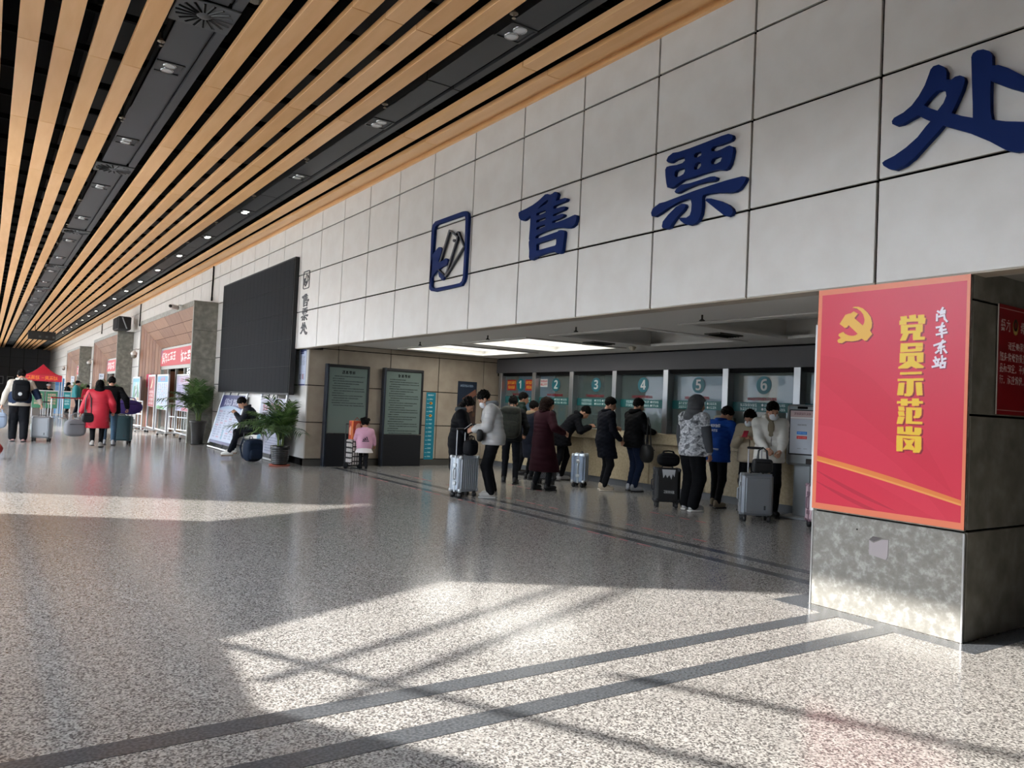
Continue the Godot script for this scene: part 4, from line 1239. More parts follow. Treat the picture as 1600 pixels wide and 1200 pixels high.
func big_sign() -> void:
	var blue := hexm("14285c", 0.6, 0.0, 0.2)
	# outlines are in (z, y) of the wall: local x -> world z, local y -> up, so local z points to -x
	var face := Transform3D(Basis(V(0, 0, 1), V(0, 1, 0), V(-1, 0, 0)), V(5.507, 0, 0))
	for k in [["sell", "first blue character of the ticket office sign, beside the emblem"], ["ticket", "middle blue character of the ticket office sign"], ["place", "last blue character of the ticket office sign, nearest the pillar"]]:
		var t := thing("sign_character", k[1], "sign", Vector3.ZERO, 0, "blue characters of the ticket office sign")
		sign_shape(t, "letter", k[0], blue, 0.045, face)
	var e := thing("ticket_emblem", "blue emblem of a hand holding two tickets in a rounded frame", "sign")
	sign_shape(e, "frame", "emblem_frame", blue, 0.045, face)
	sign_shape(e, "hand", "emblem_hand", blue, 0.035, face)
	sign_shape(e, "tickets", "emblem_tickets", hexm("1f2430", 0.45), 0.035, face)
	# small upright copy on the panel beside the screen
	var sm := thing("small_ticket_sign", "small dark vertical ticket office sign with emblem beside the black screen", "sign")
	var ink := hexm("23262e", 0.5)
	var src := {"emblem_frame": [-9.72, 3.6, 1.0], "emblem_hand": [-9.72, 3.6, 1.0], "emblem_tickets": [-9.72, 3.6, 1.0], "sell": [-7.55, 3.5, 1.0], "ticket": [-5.1, 3.6, 1.0], "place": [-2.9, 3.6, 1.0]}
	var dst := {"emblem_frame": 4.0, "emblem_hand": 4.0, "emblem_tickets": 4.0, "sell": 3.56, "ticket": 3.26, "place": 2.95}
	for k in dst:
		var f := 0.36
		var lo := Vector2(1e9, 1e9)
		var hi := -lo
		for a in SIGN["emblem_frame" if k.begins_with("emblem") else k][0]:
			for p in outline(a):
				lo = lo.min(p)
				hi = hi.max(p)
		var c := (lo + hi) * 0.5
		var b := Basis(V(0, 0, f), V(0, f, 0), V(-1, 0, 0))
		sign_shape(sm, "emblem" if k.begins_with("emblem") else "letter", k, ink, 0.012, Transform3D(b, V(5.545, dst[k], -16.22) - b * V(c.x, c.y, 0)))

# ------------------------------------------------------------------ door portals down the hall
func portals() -> void:
	var zz := [[-23.9, -33.3], [-39.8, -49.3], [-57.3, -66.7]]
	var words := ["nearest", "second", "farthest"]
	for i in 3:
		var z0: float = zz[i][0]
		var z1: float = zz[i][1]
		var root := thing("door_portal", "%s stone and wood door portal projecting from the panelled wall" % words[i], "portal", Vector3.ZERO, 0, "door portals down the hall")
		var xo := 4.9
		var xi := 5.5
		var top := 4.13
		var it := 3.1
		var i0 := z0 - 1.25
		var i1 := z1 + 1.1
		# stone box: cheeks, top and thin front rim
		for k in 5:
			part(root, "cheek_stone", mb().cbox(V((xo + WX) * 0.5, 0.413 + k * 0.826, z0 + 0.02), V(WX - xo, 0.82, 0.04), 0.003), M.stone)
			part(root, "cheek_stone", mb().cbox(V((xo + WX) * 0.5, 0.413 + k * 0.826, z1 - 0.02), V(WX - xo, 0.82, 0.04), 0.003), M.stone)
		part(root, "top_stone", mb().span(V(xo, top, z0), V(WX, top + 0.04, z1)), M.stone)
		part(root, "rim", mb().span(V(xo - 0.02, top - 0.12, z0), V(xo, top + 0.04, z1)).span(V(xo - 0.02, 0, z0 + 0.04), V(xo, top, z0 - 0.08)).span(V(xo - 0.02, 0, z1 + 0.08), V(xo, top, z1 - 0.04)), M.stone)
		# wooden funnel: upright boards at the sides, long boards overhead
		var n := 7
		for k in n:
			var a := float(k) / n
			var b := float(k + 1) / n - 0.008
			var xa := lerpf(xo, xi, a)
			var xb := lerpf(xo, xi, b)
			for s in 2:
				var za := lerpf([z0 - 0.08, z1 + 0.08][s], [i0, i1][s], a)
				var zb := lerpf([z0 - 0.08, z1 + 0.08][s], [i0, i1][s], b)
				var ya := lerpf(top - 0.12, it, a)
				var yb := lerpf(top - 0.12, it, b)
				var pl := mb()
				if s == 1:
					pl.q(V(xb, 0, zb), V(xa, 0, za), V(xa, ya, za), V(xb, yb, zb)).q(V(xb, 0, zb), V(xb, yb, zb), V(xb + 0.02, yb, zb - 0.02), V(xb + 0.02, 0, zb - 0.02))
				else:
					pl.q(V(xa, 0, za), V(xb, 0, zb), V(xb, yb, zb), V(xa, ya, za)).q(V(xb, 0, zb), V(xb + 0.02, 0, zb + 0.02), V(xb + 0.02, yb, zb + 0.02), V(xb, yb, zb))
				part(root, "plank", pl, M["wood%d" % ((k + i) % 3)])
		for k in 3:
			var a := k / 3.0
			var b := (k + 1) / 3.0 - 0.012
			var nb := 4
			for j in nb:
				var u0 := float(j) / nb + 0.0015
				var u1 := float(j + 1) / nb - 0.0015
				var pa0 := V(lerpf(xo, xi, a), lerpf(top - 0.12, it, a), lerpf(lerpf(z0 - 0.08, i0, a), lerpf(z1 + 0.08, i1, a), u0))
				var pa1 := V(pa0.x, pa0.y, lerpf(lerpf(z0 - 0.08, i0, a), lerpf(z1 + 0.08, i1, a), u1))
				var pb0 := V(lerpf(xo, xi, b), lerpf(top - 0.12, it, b), lerpf(lerpf(z0 - 0.08, i0, b), lerpf(z1 + 0.08, i1, b), u0))
				var pb1 := V(pb0.x, pb0.y, lerpf(lerpf(z0 - 0.08, i0, b), lerpf(z1 + 0.08, i1, b), u1))
				part(root, "plank", mb().q(pa0, pa1, pb1, pb0).q(pb0, pb1, pb1 + V(0.03, 0.03, 0), pb0 + V(0.03, 0.03, 0)), M["wood%d" % ((k * 2 + j + i) % 3)])
		part(root, "funnel_core", mb().q(V(xo + 0.04, 0, z1 + 0.03), V(xi + 0.05, 0, i1 - 0.06), V(xi + 0.05, it, i1 - 0.06), V(xo + 0.04, top - 0.1, z1 + 0.03)).q(V(xo + 0.04, 0, z0 - 0.03), V(xi + 0.05, 0, i0 + 0.06), V(xi + 0.05, it, i0 + 0.06), V(xo + 0.04, top - 0.1, z0 - 0.03)).q(V(xo + 0.03, top - 0.06, z0 - 0.05), V(xo + 0.03, top - 0.06, z1 + 0.05), V(xi + 0.05, it + 0.06, i1), V(xi + 0.05, it + 0.06, i0)), hexm("3a2b22", 0.9))
		# glazed doors in a grey frame, with a dim room behind
		var fr := hexm("8f8d86", 0.45, 0.3)
		part(root, "door_frame", mb().span(V(xi, it - 0.1, i0), V(xi + 0.1, it, i1)).span(V(xi, 2.3, i0), V(xi + 0.08, 2.42, i1)).span(V(xi, 0, i0), V(xi + 0.1, it, i0 - 0.1)).span(V(xi, 0, i1 + 0.1), V(xi + 0.1, it, i1)), fr)
		for k in range(1, 5):
			part(root, "door_post", mb().box(V(xi + 0.05, 1.15, lerpf(i0, i1, k / 5.0)), V(0.08, 2.3, 0.07)), fr)
		for k in 5:
			if k != 3 and k != 2:
				part(root, "door_glass", mb().span(V(xi + 0.05, 0.02, lerpf(i0, i1, k / 5.0) - 0.04), V(xi + 0.056, 2.3, lerpf(i0, i1, (k + 1) / 5.0) + 0.04)), M.glass)
		part(root, "door_leaf", mb().cbox(V(xi + 0.55, 1.12, lerpf(i0, i1, 0.6)), V(0.95, 2.2, 0.05), 0.006), hexm("8a6a46", 0.5))
		part(root, "door_leaf", mb().cbox(V(xi + 0.55, 1.12, lerpf(i0, i1, 0.8)), V(0.95, 2.2, 0.05), 0.006), hexm("7a4a34", 0.5))
		part(root, "room", mb().q(V(xi + 2.2, 0, i0), V(xi + 2.2, 0, i1), V(xi + 2.2, it, i1), V(xi + 2.2, it, i0)).q(V(xi, 0, i1), V(xi, it, i1), V(xi + 2.2, it, i1), V(xi + 2.2, 0, i1)).q(V(xi, 0, i0), V(xi, it, i0), V(xi + 2.2, it, i0), V(xi + 2.2, 0, i0)).q(V(xi, it, i0), V(xi, it, i1), V(xi + 2.2, it, i1), V(xi + 2.2, it, i0)).q(V(xi, -0.01, i0), V(xi, -0.01, i1), V(xi + 2.2, -0.01, i1), V(xi + 2.2, -0.01, i0)), hexm("4c433b", 0.8))
		# red banner over the doors
		var p := Pic.new(1024, 128, Color("c5353f"))
		p.row(rng, 40, 26, 440, 76, Color("f0dedb"), 11.0).row(rng, 540, 26, 380, 76, Color("f0dedb"), 11.0)
		p.fillp([Vector2(880, 128), Vector2(1024, 128), Vector2(1024, 60)], Color("d8706e")).fillp([Vector2(0, 0), Vector2(70, 0), Vector2(0, 70)], Color("8d4a6a"))
		var bn := thing("door_banner", "red banner with white lettering over the doors of the %s portal" % words[i], "banner", V(xi - 0.012, 2.72, (i0 + i1) * 0.5), -90, "red banners over the doors")
		var hw := (i0 - i1) * 0.5
		part(bn, "cloth", mb().q(V(-hw, -0.3, 0.004), V(hw, -0.3, 0.004), V(hw, 0.3, 0.004), V(-hw, 0.3, 0.004)).box(V(0, 0, 0), V(hw * 2, 0.598, 0.006)), print_mat(p, 0.6))
		# round mirror-like camera dome on a bracket at the far side of each portal
		var cd := thing("camera_dome", "white dome camera on a bracket at the %s portal" % words[i], "camera", V(4.72, 2.83, z1 + 0.05), 0, "dome cameras at the portals")
		part(cd, "bracket", mb().tube([V(0.2, 0.22, 0), V(0.0, 0.24, 0), V(-0.02, 0.12, 0)], 0.025, 6), hexm("cfcfcc"))
		part(cd, "housing", mb().sq(V(-0.03, 0.06, 0), V(0.24, 0.22, 0.24), 1.0, 14, 8), hexm("d8d6d0", 0.4))
		part(cd, "dome", mb().sq(V(-0.03, -0.03, 0), V(0.2, 0.2, 0.2), 1.0, 14, 8), hexm("6d675c", 0.15))

# ------------------------------------------------------------------ things on the walls
const TITLE := {"tui": "1121 0515 1518 0999 4080 4084 8084 4282 4484 5447 6597", "sell": "2002 1219 4031 1393 1575 1383 1139 3565 3639 6569 3969", "tick": "0191 2272 2224 7274 3134 6134 2474 2575 0797 4749 2819 7889", "need": "3011 3213 3407 5191 7052 5387 5357 8387 7279 6849", "know": "2011 0343 0545 2509 2649 6363 6191 6168 9198 6898"}

func text_sheet(w: int, h: int, title: Array, lines: Array, ground: Color, ink: Color) -> Pic:
	var p := Pic.new(w, h, ground)
	for i in title.size():
		p.glyph(TITLE[title[i]], w * 0.34 + i * w * 0.088, h * 0.045, w * 0.062, w * 0.07, w * 0.013, ink)
	var y := h * 0.125
	for l in lines:
		p.row(rng, w * l[0], y, w * l[1], h * 0.0135, ink, 2.0)
		y += h * 0.037
	return p

func wall_things() -> void:
	# dark video wall: modules in a frame
	var sc := thing("video_wall", "large switched-off black video wall on the panelled wall", "screen", V(5.46, 3.04, -19.84), -90)
	part(sc, "frame", mb().box(V(0, 0, -0.06), V(6.22, 3.04, 0.12)), hexm("1c1d20", 0.6))
	var led := hexm("202226", 0.8)
	var mod := mb().cbox(V(0, 0, 0), V(0.305, 0.59, 0.012), 0.003).done()
	for i in 20:
		for j in 5:
			var o := part(sc, "module", mod, led)
			o.position = V(-2.92 + i * 0.3075, -1.19 + j * 0.595, 0.004)
	# two free-standing notice boards
	for k in 2:
		var xa: float = [6.1, 7.46][k]
		var t := thing("notice_totem", ["tall black notice board with short text behind the pink girl", "tall black notice board with long text beside the blue height ruler"][k], "notice board", V(xa + 0.5, 0, AZ + 0.13), 0, "black notice boards on the tan wall")
		var bl := hexm("14161b", 0.45)
		part(t, "plinth", mb().cbox(V(0.02, 0.36, 0), V(0.98, 0.72, 0.12), 0.008), bl)
		part(t, "side_rail", mb().cbox(V(-0.475, 1.12, 0), V(0.05, 2.24, 0.15), 0.006), hexm("2c333e", 0.35, 0.3))
		part(t, "frame", mb().cbox(V(0, 2.205, 0), V(0.98, 0.06, 0.12), 0.006).cbox(V(0.485, 1.48, 0), V(0.04, 1.5, 0.12), 0.006).box(V(0, 1.48, -0.02), V(0.96, 1.5, 0.04)), bl)
		var ls := []
		for j in ([13, 24] as Array)[k]:
			ls.append([0.1 if (j * 7 + k) % 3 else 0.14, [0.8, 0.82, 0.45, 0.66, 0.8, 0.3][(j * 5 + k * 2) % 6]])
		var p := text_sheet(512, 820, [["tui", "tick", "need", "know"], ["sell", "tick", "need", "know"]][k], ls, Color("6f7d78"), Color("262b2b"))
		part(t, "glass_sheet", mb().q(V(-0.44, 0.73, 0.03), V(0.46, 0.73, 0.03), V(0.46, 2.17, 0.03), V(-0.44, 2.17, 0.03)), print_mat(p, 0.12))
	# height ruler for children
	var pr := Pic.new(96, 640, Color("107c92"))
	for i in 16:
		pr.rect(8, 60 + i * 36, 22, 3, Color("cfe4e6")).row(rng, 36, 54 + i * 36, 34, 11, Color("bfd9dc"), 2.0)
	pr.row(rng, 18, 18, 66, 12, Color("cfe4e6"), 2.0)
	for y in [95, 205]:
		pr.disc(Vector2(50, y), 15, 13, Color("d9932f")).disc(Vector2(46, y), 7, 6, Color("5a3a20"))
	var ru := thing("height_ruler", "teal blue height ruler sticker running up the tan wall", "ruler", V(8.775, 0.87, AZ + 0.008))
	part(ru, "strip", mb().q(V(-0.125, -0.865, 0.002), V(0.125, -0.865, 0.002), V(0.125, 0.865, 0.002), V(-0.125, 0.865, 0.002)).box(V(0, 0, 0), V(0.25, 1.73, 0.003)), print_mat(pr))
	# dark poster behind the couple
	var pp := Pic.new(160, 330, Color("1d2a3d"))
	pp.row(rng, 20, 22, 120, 16, Color("8fa3b8"), 2.0)
	pp.fillp([Vector2(0, 330), Vector2(0, 170), Vector2(60, 120), Vector2(110, 160), Vector2(160, 90), Vector2(160, 330)], Color("3d2c2a")).fillp([Vector2(40, 120), Vector2(150, 50), Vector2(160, 90), Vector2(70, 150)], Color("8b5d4b"))
	for i in 6:
		pp.disc(Vector2(20 + i * 24, 180 + (i % 3) * 24), 13, 16, [Color("20150f"), Color("59402f")][i % 2])
	var po := thing("wall_poster", "dark blue poster on the tan wall behind the couple", "poster", V(9.77, 1.47, AZ + 0.008))
	part(po, "sheet", mb().q(V(-0.27, -0.58, 0.002), V(0.27, -0.58, 0.002), V(0.27, 0.58, 0.002), V(-0.27, 0.58, 0.002)).box(V(0, 0, 0), V(0.54, 1.16, 0.003)), print_mat(pp))
	# pale notice on the pier
	var pn := Pic.new(200, 640, Color("cdd6ea"))
	pn.rect(30, 12, 160, 24, Color("2b356f")).rect(30, 12, 96, 74, Color("2b356f")).row(rng, 36, 48, 84, 22, Color("b9c3e3"), 3.0)
	for c in 2:
		for r in 9:
			pn.row(rng, 30 + c * 80, 130 + r * 18, 66 - (r * 13) % 30, 12, Color("8992a8"), 2.0)
		pn.rect(36 + c * 74, 440, 22, 90, [Color("6b6f80"), Color("a5636c")][c])
		for r in 6:
			pn.row(rng, 62 + c * 74, 436 + r * 18, 40, 12, Color("7f889e"), 2.0)
	pn.rect(20, 400, 170, 3, Color("a9b2c8")).rect(100, 120, 2, 500, Color("b4bdd2")).rect(10, 618, 180, 22, Color("2b356f"))
	var nt := thing("pier_notice", "pale blue printed notice sheet on the white pier beside the screen", "notice", V(5.724, 2.14, -16.68), -90)
	part(nt, "sheet", mb().q(V(-0.23, -0.4, 0.002), V(0.23, -0.4, 0.002), V(0.23, 0.4, 0.002), V(-0.23, 0.4, 0.002)).box(V(0, 0, 0), V(0.46, 0.8, 0.003)), print_mat(pn))
	# loudspeaker on the second portal, cables, camera on the first portal
	var sp := thing("loudspeaker", "black loudspeaker standing on top of the second portal", "speaker", V(5.0, 4.17, -39.5), 0)
	part(sp, "cabinet", mb().cbox(V(0, 0.3, 0), V(0.55, 0.6, 1.6), 0.05), hexm("101012", 0.6))
	part(sp, "grille", mb().cbox(V(-0.285, 0.3, 0), V(0.02, 0.5, 1.4), 0.008), hexm("1d1d20", 0.8))
	part(sp, "bracket", mb().tube([V(0.1, 0.05, 0.82), V(-0.1, 0.55, 0.82)], 0.03, 6), hexm("8a8c90", 0.4, 0.6))
	for k in 3:
		var c := thing("hanging_cable", ["black cable hanging down the white wall above the first portal", "black cable hanging above the loudspeaker", "black cable end above the farthest portal"][k], "cable", V(WX - 0.03, 0, [-24.6, -38.0, -52.0][k]))
		var L := [0.95, 0.9, 0.5][k] as float
		part(c, "wire", mb().tube([V(0, CY, 0), V(-0.01, CY - L * 0.4, 0.05), V(0, CY - L * 0.7, -0.03), V(-0.01, CY - L, 0.02)], 0.025, 6), hexm("141414"))
		part(c, "plug", mb().cbox(V(-0.01, CY - L - 0.06, 0.02), V(0.05, 0.12, 0.07), 0.01), hexm("141414"))
	var cm := thing("wall_camera", "white bullet camera on the upper rim of the nearest portal", "camera", V(4.84, 4.06, -25.6), 0)
	part(cm, "bracket", mb().tube([V(0.06, 0.1, 0), V(-0.05, 0.1, 0), V(-0.1, 0.04, 0)], 0.02, 6), hexm("c9c9c6"))
	part(cm, "body", mb().cbox(V(-0.2, 0.02, 0.05), V(0.42, 0.13, 0.13), 0.03, Basis(Vector3.UP, 0.9)), hexm("d5d5d2", 0.4))
	part(cm, "lens", mb().sq(V(-0.34, 0.02, 0.24), V(0.1, 0.1, 0.1), 1.0, 10, 6), hexm("1b1b1d", 0.2))
	for k in 2:
		var pw := Pic.new(64, 128, Color("d3d8e0"))
		pw.row(rng, 12, 16, 44, 20, Color("6f7a90"), 3.0).row(rng, 12, 60, 44, 12, Color("8f98aa"), 2.0).row(rng, 12, 84, 40, 12, Color("8f98aa"), 2.0)
		var zz := [-48.52, -65.92][k] as float
		var ws := thing("door_sheet", ["white paper sheet on the wood beside the second doors", "white paper sheet on the wood beside the farthest doors"][k], "notice", V(5.27, 1.95, zz), -59, "white sheets on the portals")
		part(ws, "paper", mb().q(V(-0.2, -0.35, 0.003), V(0.2, -0.35, 0.003), V(0.2, 0.35, 0.003), V(-0.2, 0.35, 0.003)).box(V(0, 0, 0), V(0.4, 0.7, 0.004)), print_mat(pw, 0.5, 0.85))
	# narrow notices on the white wall between the portals
	for k in 2:
		var p3 := Pic.new(96, 320, Color("c9c6cf"))
		p3.rect(8, 6, 80, 34, Color("a03a4a"))
		for r in 4:
			p3.rect(14 + (r % 2) * 40, 70 + int(r / 2) * 110, 30, 84, Color("6f7590"))
		var n2 := thing("wall_notice", ["pale narrow notice on the white wall beyond the first portal", "pale narrow notice on the white wall beyond the second portal"][k], "notice", V(WX - 0.006, 2.5, [-34.6, -50.6][k]), -90, "narrow notices between portals")
		part(n2, "sheet", mb().q(V(-0.45, -0.75, 0.003), V(0.45, -0.75, 0.003), V(0.45, 0.75, 0.003), V(-0.45, 0.75, 0.003)).box(V(0, 0, 0), V(0.9, 1.5, 0.004)), print_mat(p3))

# ------------------------------------------------------------------ on and by the counter
func counter_things() -> void:
	for k in 3:
		var z := [-13.0, -9.75, -9.45][k] as float
		var t := thing("monitor", ["black monitor behind ticket window two", "low black monitor behind ticket window four", "tall black monitor behind ticket window four"][k], "monitor", V(11.15, 0.76, z), 78, "monitors behind the glass")
		part(t, "stand", mb().cbox(V(0, 0.01, 0), V(0.2, 0.02, 0.16), 0.006).cbox(V(0, 0.12, 0.02), V(0.05, 0.22, 0.04), 0.006), hexm("141416"))
		part(t, "casing", mb().cbox(V(0, 0.45 if k < 2 else 0.52, 0.0), V(0.5, 0.36, 0.05), 0.01), hexm("0d0e10", 0.4))
		part(t, "screen_back", mb().cbox(V(0, 0.45 if k < 2 else 0.52, -0.03), V(0.3, 0.22, 0.03), 0.01), hexm("15161a", 0.5))
	var cr := thing("card_reader", "small white card reader on the worktop at window four", "card reader", V(10.62, 1.1, -9.9), 60)
	part(cr, "body", mb().cbox(V(0, 0.06, 0), V(0.09, 0.12, 0.06), 0.01), hexm("c9cac8"))
	part(cr, "keypad", mb().box(V(0, 0.05, 0.031), V(0.06, 0.05, 0.004)), hexm("55585a"))
	var ph := thing("desk_phone_holder", "small white intercom stuck on the glass of window four", "intercom", V(CNT - 0.02, 1.36, -10.05), -90)
	part(ph, "body", mb().cbox(V(0, 0, 0), V(0.1, 0.2, 0.03), 0.01), hexm("b9bcbc"))
	part(ph, "button", mb().cbox(V(0, 0.03, 0.017), V(0.05, 0.05, 0.01), 0.004), hexm("6f7274"))
	var pa := thing("papers", "white slips of paper on the worktop beside the bent customer", "paper", V(10.58, 1.1, -12.35), 20)
	part(pa, "slip", mb().box(V(0, 0.003, 0), V(0.12, 0.004, 0.18)), hexm("d8dadb"))
	part(pa, "slip", mb().box(V(0.03, 0.008, 0.05), V(0.1, 0.003, 0.14), Basis(Vector3.UP, 0.5)), hexm("cfd2d4"))
	# self-service kiosk
	var k := thing("ticket_kiosk", "grey self-service ticket kiosk with lit touch screen beside the pillar", "kiosk", V(10.25, 0, -7.2), -72)
	var g := hexm("a9afb3", 0.35, 0.3)
	part(k, "base", mb().cbox(V(0, 0.015, 0), V(0.5, 0.03, 0.5), 0.008), g)
	part(k, "column", mb().cbox(V(0, 0.42, -0.06), V(0.26, 0.8, 0.16), 0.02), g)
	part(k, "column_edge", mb().cbox(V(0.135, 0.42, -0.06), V(0.02, 0.8, 0.13), 0.006), hexm("5d6266", 0.4))
	var head := part(k, "housing", mb().cbox(V(0, 1.25, 0.03), V(0.47, 0.92, 0.12), 0.035), g)
	part(head, "camera_bar", mb().cbox(V(0, 1.66, 0.092), V(0.15, 0.035, 0.01), 0.015), hexm("17181a"))
	part(head, "reader", mb().cbox(V(0.12, 0.86, 0.092), V(0.1, 0.08, 0.01), 0.004), hexm("2a1f1d", 0.3))
	part(head, "bezel", mb().cbox(V(0, 1.29, 0.091), V(0.385, 0.68, 0.008), 0.004), hexm("22262b", 0.3))
	var p := Pic.new(256, 480, Color("b3bac6"))
	p.rect(0, 0, 256, 92, Color("b9a4a6")).row(rng, 40, 20, 180, 26, Color("8c6f74"), 4.0).rect(0, 72, 256, 16, Color("d6d8dc"))
	p.row(rng, 80, 150, 100, 16, Color("6a7078"), 2.0).rect(74, 232, 110, 34, Color("3a78c4")).rect(74, 282, 110, 34, Color("c93a3c"))
	p.row(rng, 84, 240, 90, 18, Color("7fa9dd"), 2.0).row(rng, 84, 290, 90, 18, Color("dd8583"), 2.0).rect(82, 420, 40, 6, Color("8a9099")).rect(150, 420, 40, 6, Color("8a9099"))
	var sm := print_mat(p, 0.2)
	sm.emission_enabled = true
	sm.emission_texture = sm.albedo_texture
	sm.emission_energy_multiplier = 0.35
	part(head, "screen", mb().q(V(-0.175, 0.97, 0.0965), V(0.175, 0.97, 0.0965), V(0.175, 1.615, 0.0965), V(-0.175, 1.615, 0.0965)), sm)
	var al := AreaLight3D.new()
	al.name = "screen_light"
	al.area_size = Vector2(0.34, 0.62)
	al.light_energy = 0.03
	al.area_range = 20
	al.area_attenuation = 2
	al.shadow_enabled = true
	al.position = V(0, 1.29, 0.11)
	al.rotation_degrees.y = 180
	k.add_child(al)

# ------------------------------------------------------------------ poster stands, leaning boards, barriers
func stand_board(label: String, z0: float, z1: float, x: float, y0: float, y1: float, p: Pic, casters := true) -> void:
	var w := z0 - z1
	var t := thing("poster_stand", label, "poster stand", V(x, 0, (z0 + z1) * 0.5), -90, "wheeled poster stands by the first portal")
	var al := hexm("b9bcc0", 0.35, 0.5)
	for s in [-1, 1]:
		var foot := part(t, "foot", mb().cbox(V(s * (w * 0.5 - 0.03), 0.1, 0), V(0.06, 0.05, 0.6), 0.008), al)
		part(t, "post", mb().cbox(V(s * (w * 0.5 - 0.03), 0.1 + y1 * 0.5, 0), V(0.06, y1 - 0.1, 0.06), 0.008), al)
		for q in [-0.26, 0.26]:
			part(foot, "caster", mb().lathe([Vector2(0.0, -0.018), Vector2(0.036, -0.018), Vector2(0.036, 0.018), Vector2(0.0, 0.018)], 10, Transform3D(Basis(Vector3.FORWARD, PI / 2), V(s * (w * 0.5 - 0.03), 0.036, q))).box(V(s * (w * 0.5 - 0.03), 0.07, q), V(0.02, 0.03, 0.03)), hexm("2a2a2c"))
	part(t, "rail", mb().cbox(V(0, 0.14, 0), V(w, 0.05, 0.05), 0.008), al)
	part(t, "rail", mb().cbox(V(0, y1 + 0.03, 0), V(w, 0.05, 0.06), 0.008), al)
	part(t, "panel", mb().box(V(0, (y0 + y1) * 0.5, 0), V(w - 0.12, y1 - y0, 0.03)), hexm("d8dadd"))
	part(t, "poster", mb().q(V(-w * 0.5 + 0.07, y0 + 0.01, 0.018), V(w * 0.5 - 0.07, y0 + 0.01, 0.018), V(w * 0.5 - 0.07, y1 - 0.01, 0.018), V(-w * 0.5 + 0.07, y1 - 0.01, 0.018)), print_mat(p, 0.5, 0.8))

func lean_board(label: String, z0: float, z1: float, xb: float, xt: float, yt: float, p: Pic) -> void:
	var w := z0 - z1
	var t := thing("leaning_board", label, "display board", V(xb, 0, (z0 + z1) * 0.5), -90, "display boards leaning on the wall")
	var lean := atan2(xt - xb, yt)
	var b := Basis(Vector3.RIGHT, -lean)
	var L := yt / cos(lean)
	var al := hexm("c3c6ca", 0.35, 0.4)
	for s in [-1, 1]:
		part(t, "side_rail", mb().cbox(b * V(s * w * 0.5, L * 0.5 + 0.05, 0), V(0.05, L - 0.1, 0.05), 0.008, b), al)
	part(t, "cross_rail", mb().cbox(b * V(0, 0.03, 0), V(w, 0.04, 0.04), 0.008, b), al)
	part(t, "cross_rail", mb().cbox(b * V(0, L, 0), V(w, 0.05, 0.05), 0.008, b), al)
	for s in [-0.22, 0.12]:
		part(t, "strut", mb().tube([b * V(s * w, 0.03, -0.01), b * V(s * w, 0.16, 0.0)], 0.014, 6), hexm("54575b"))
		part(t, "strut", mb().tube([b * V(s * w, L, -0.01), b * V(s * w, L - 0.16, 0.0)], 0.014, 6), hexm("54575b"))
	part(t, "panel", mb().box(b * V(0, L * 0.5 + 0.02, 0), V(w - 0.06, L - 0.28, 0.03), b), hexm("cfd2d6"))
	var y0 := 0.15
	var y1 := L - 0.12
	part(t, "poster", mb().q(b * V(-w * 0.5 + 0.05, y0, 0.02), b * V(w * 0.5 - 0.05, y0, 0.02), b * V(w * 0.5 - 0.05, y1, 0.02), b * V(-w * 0.5 + 0.05, y1, 0.02)), print_mat(p, 0.5, 0.8))

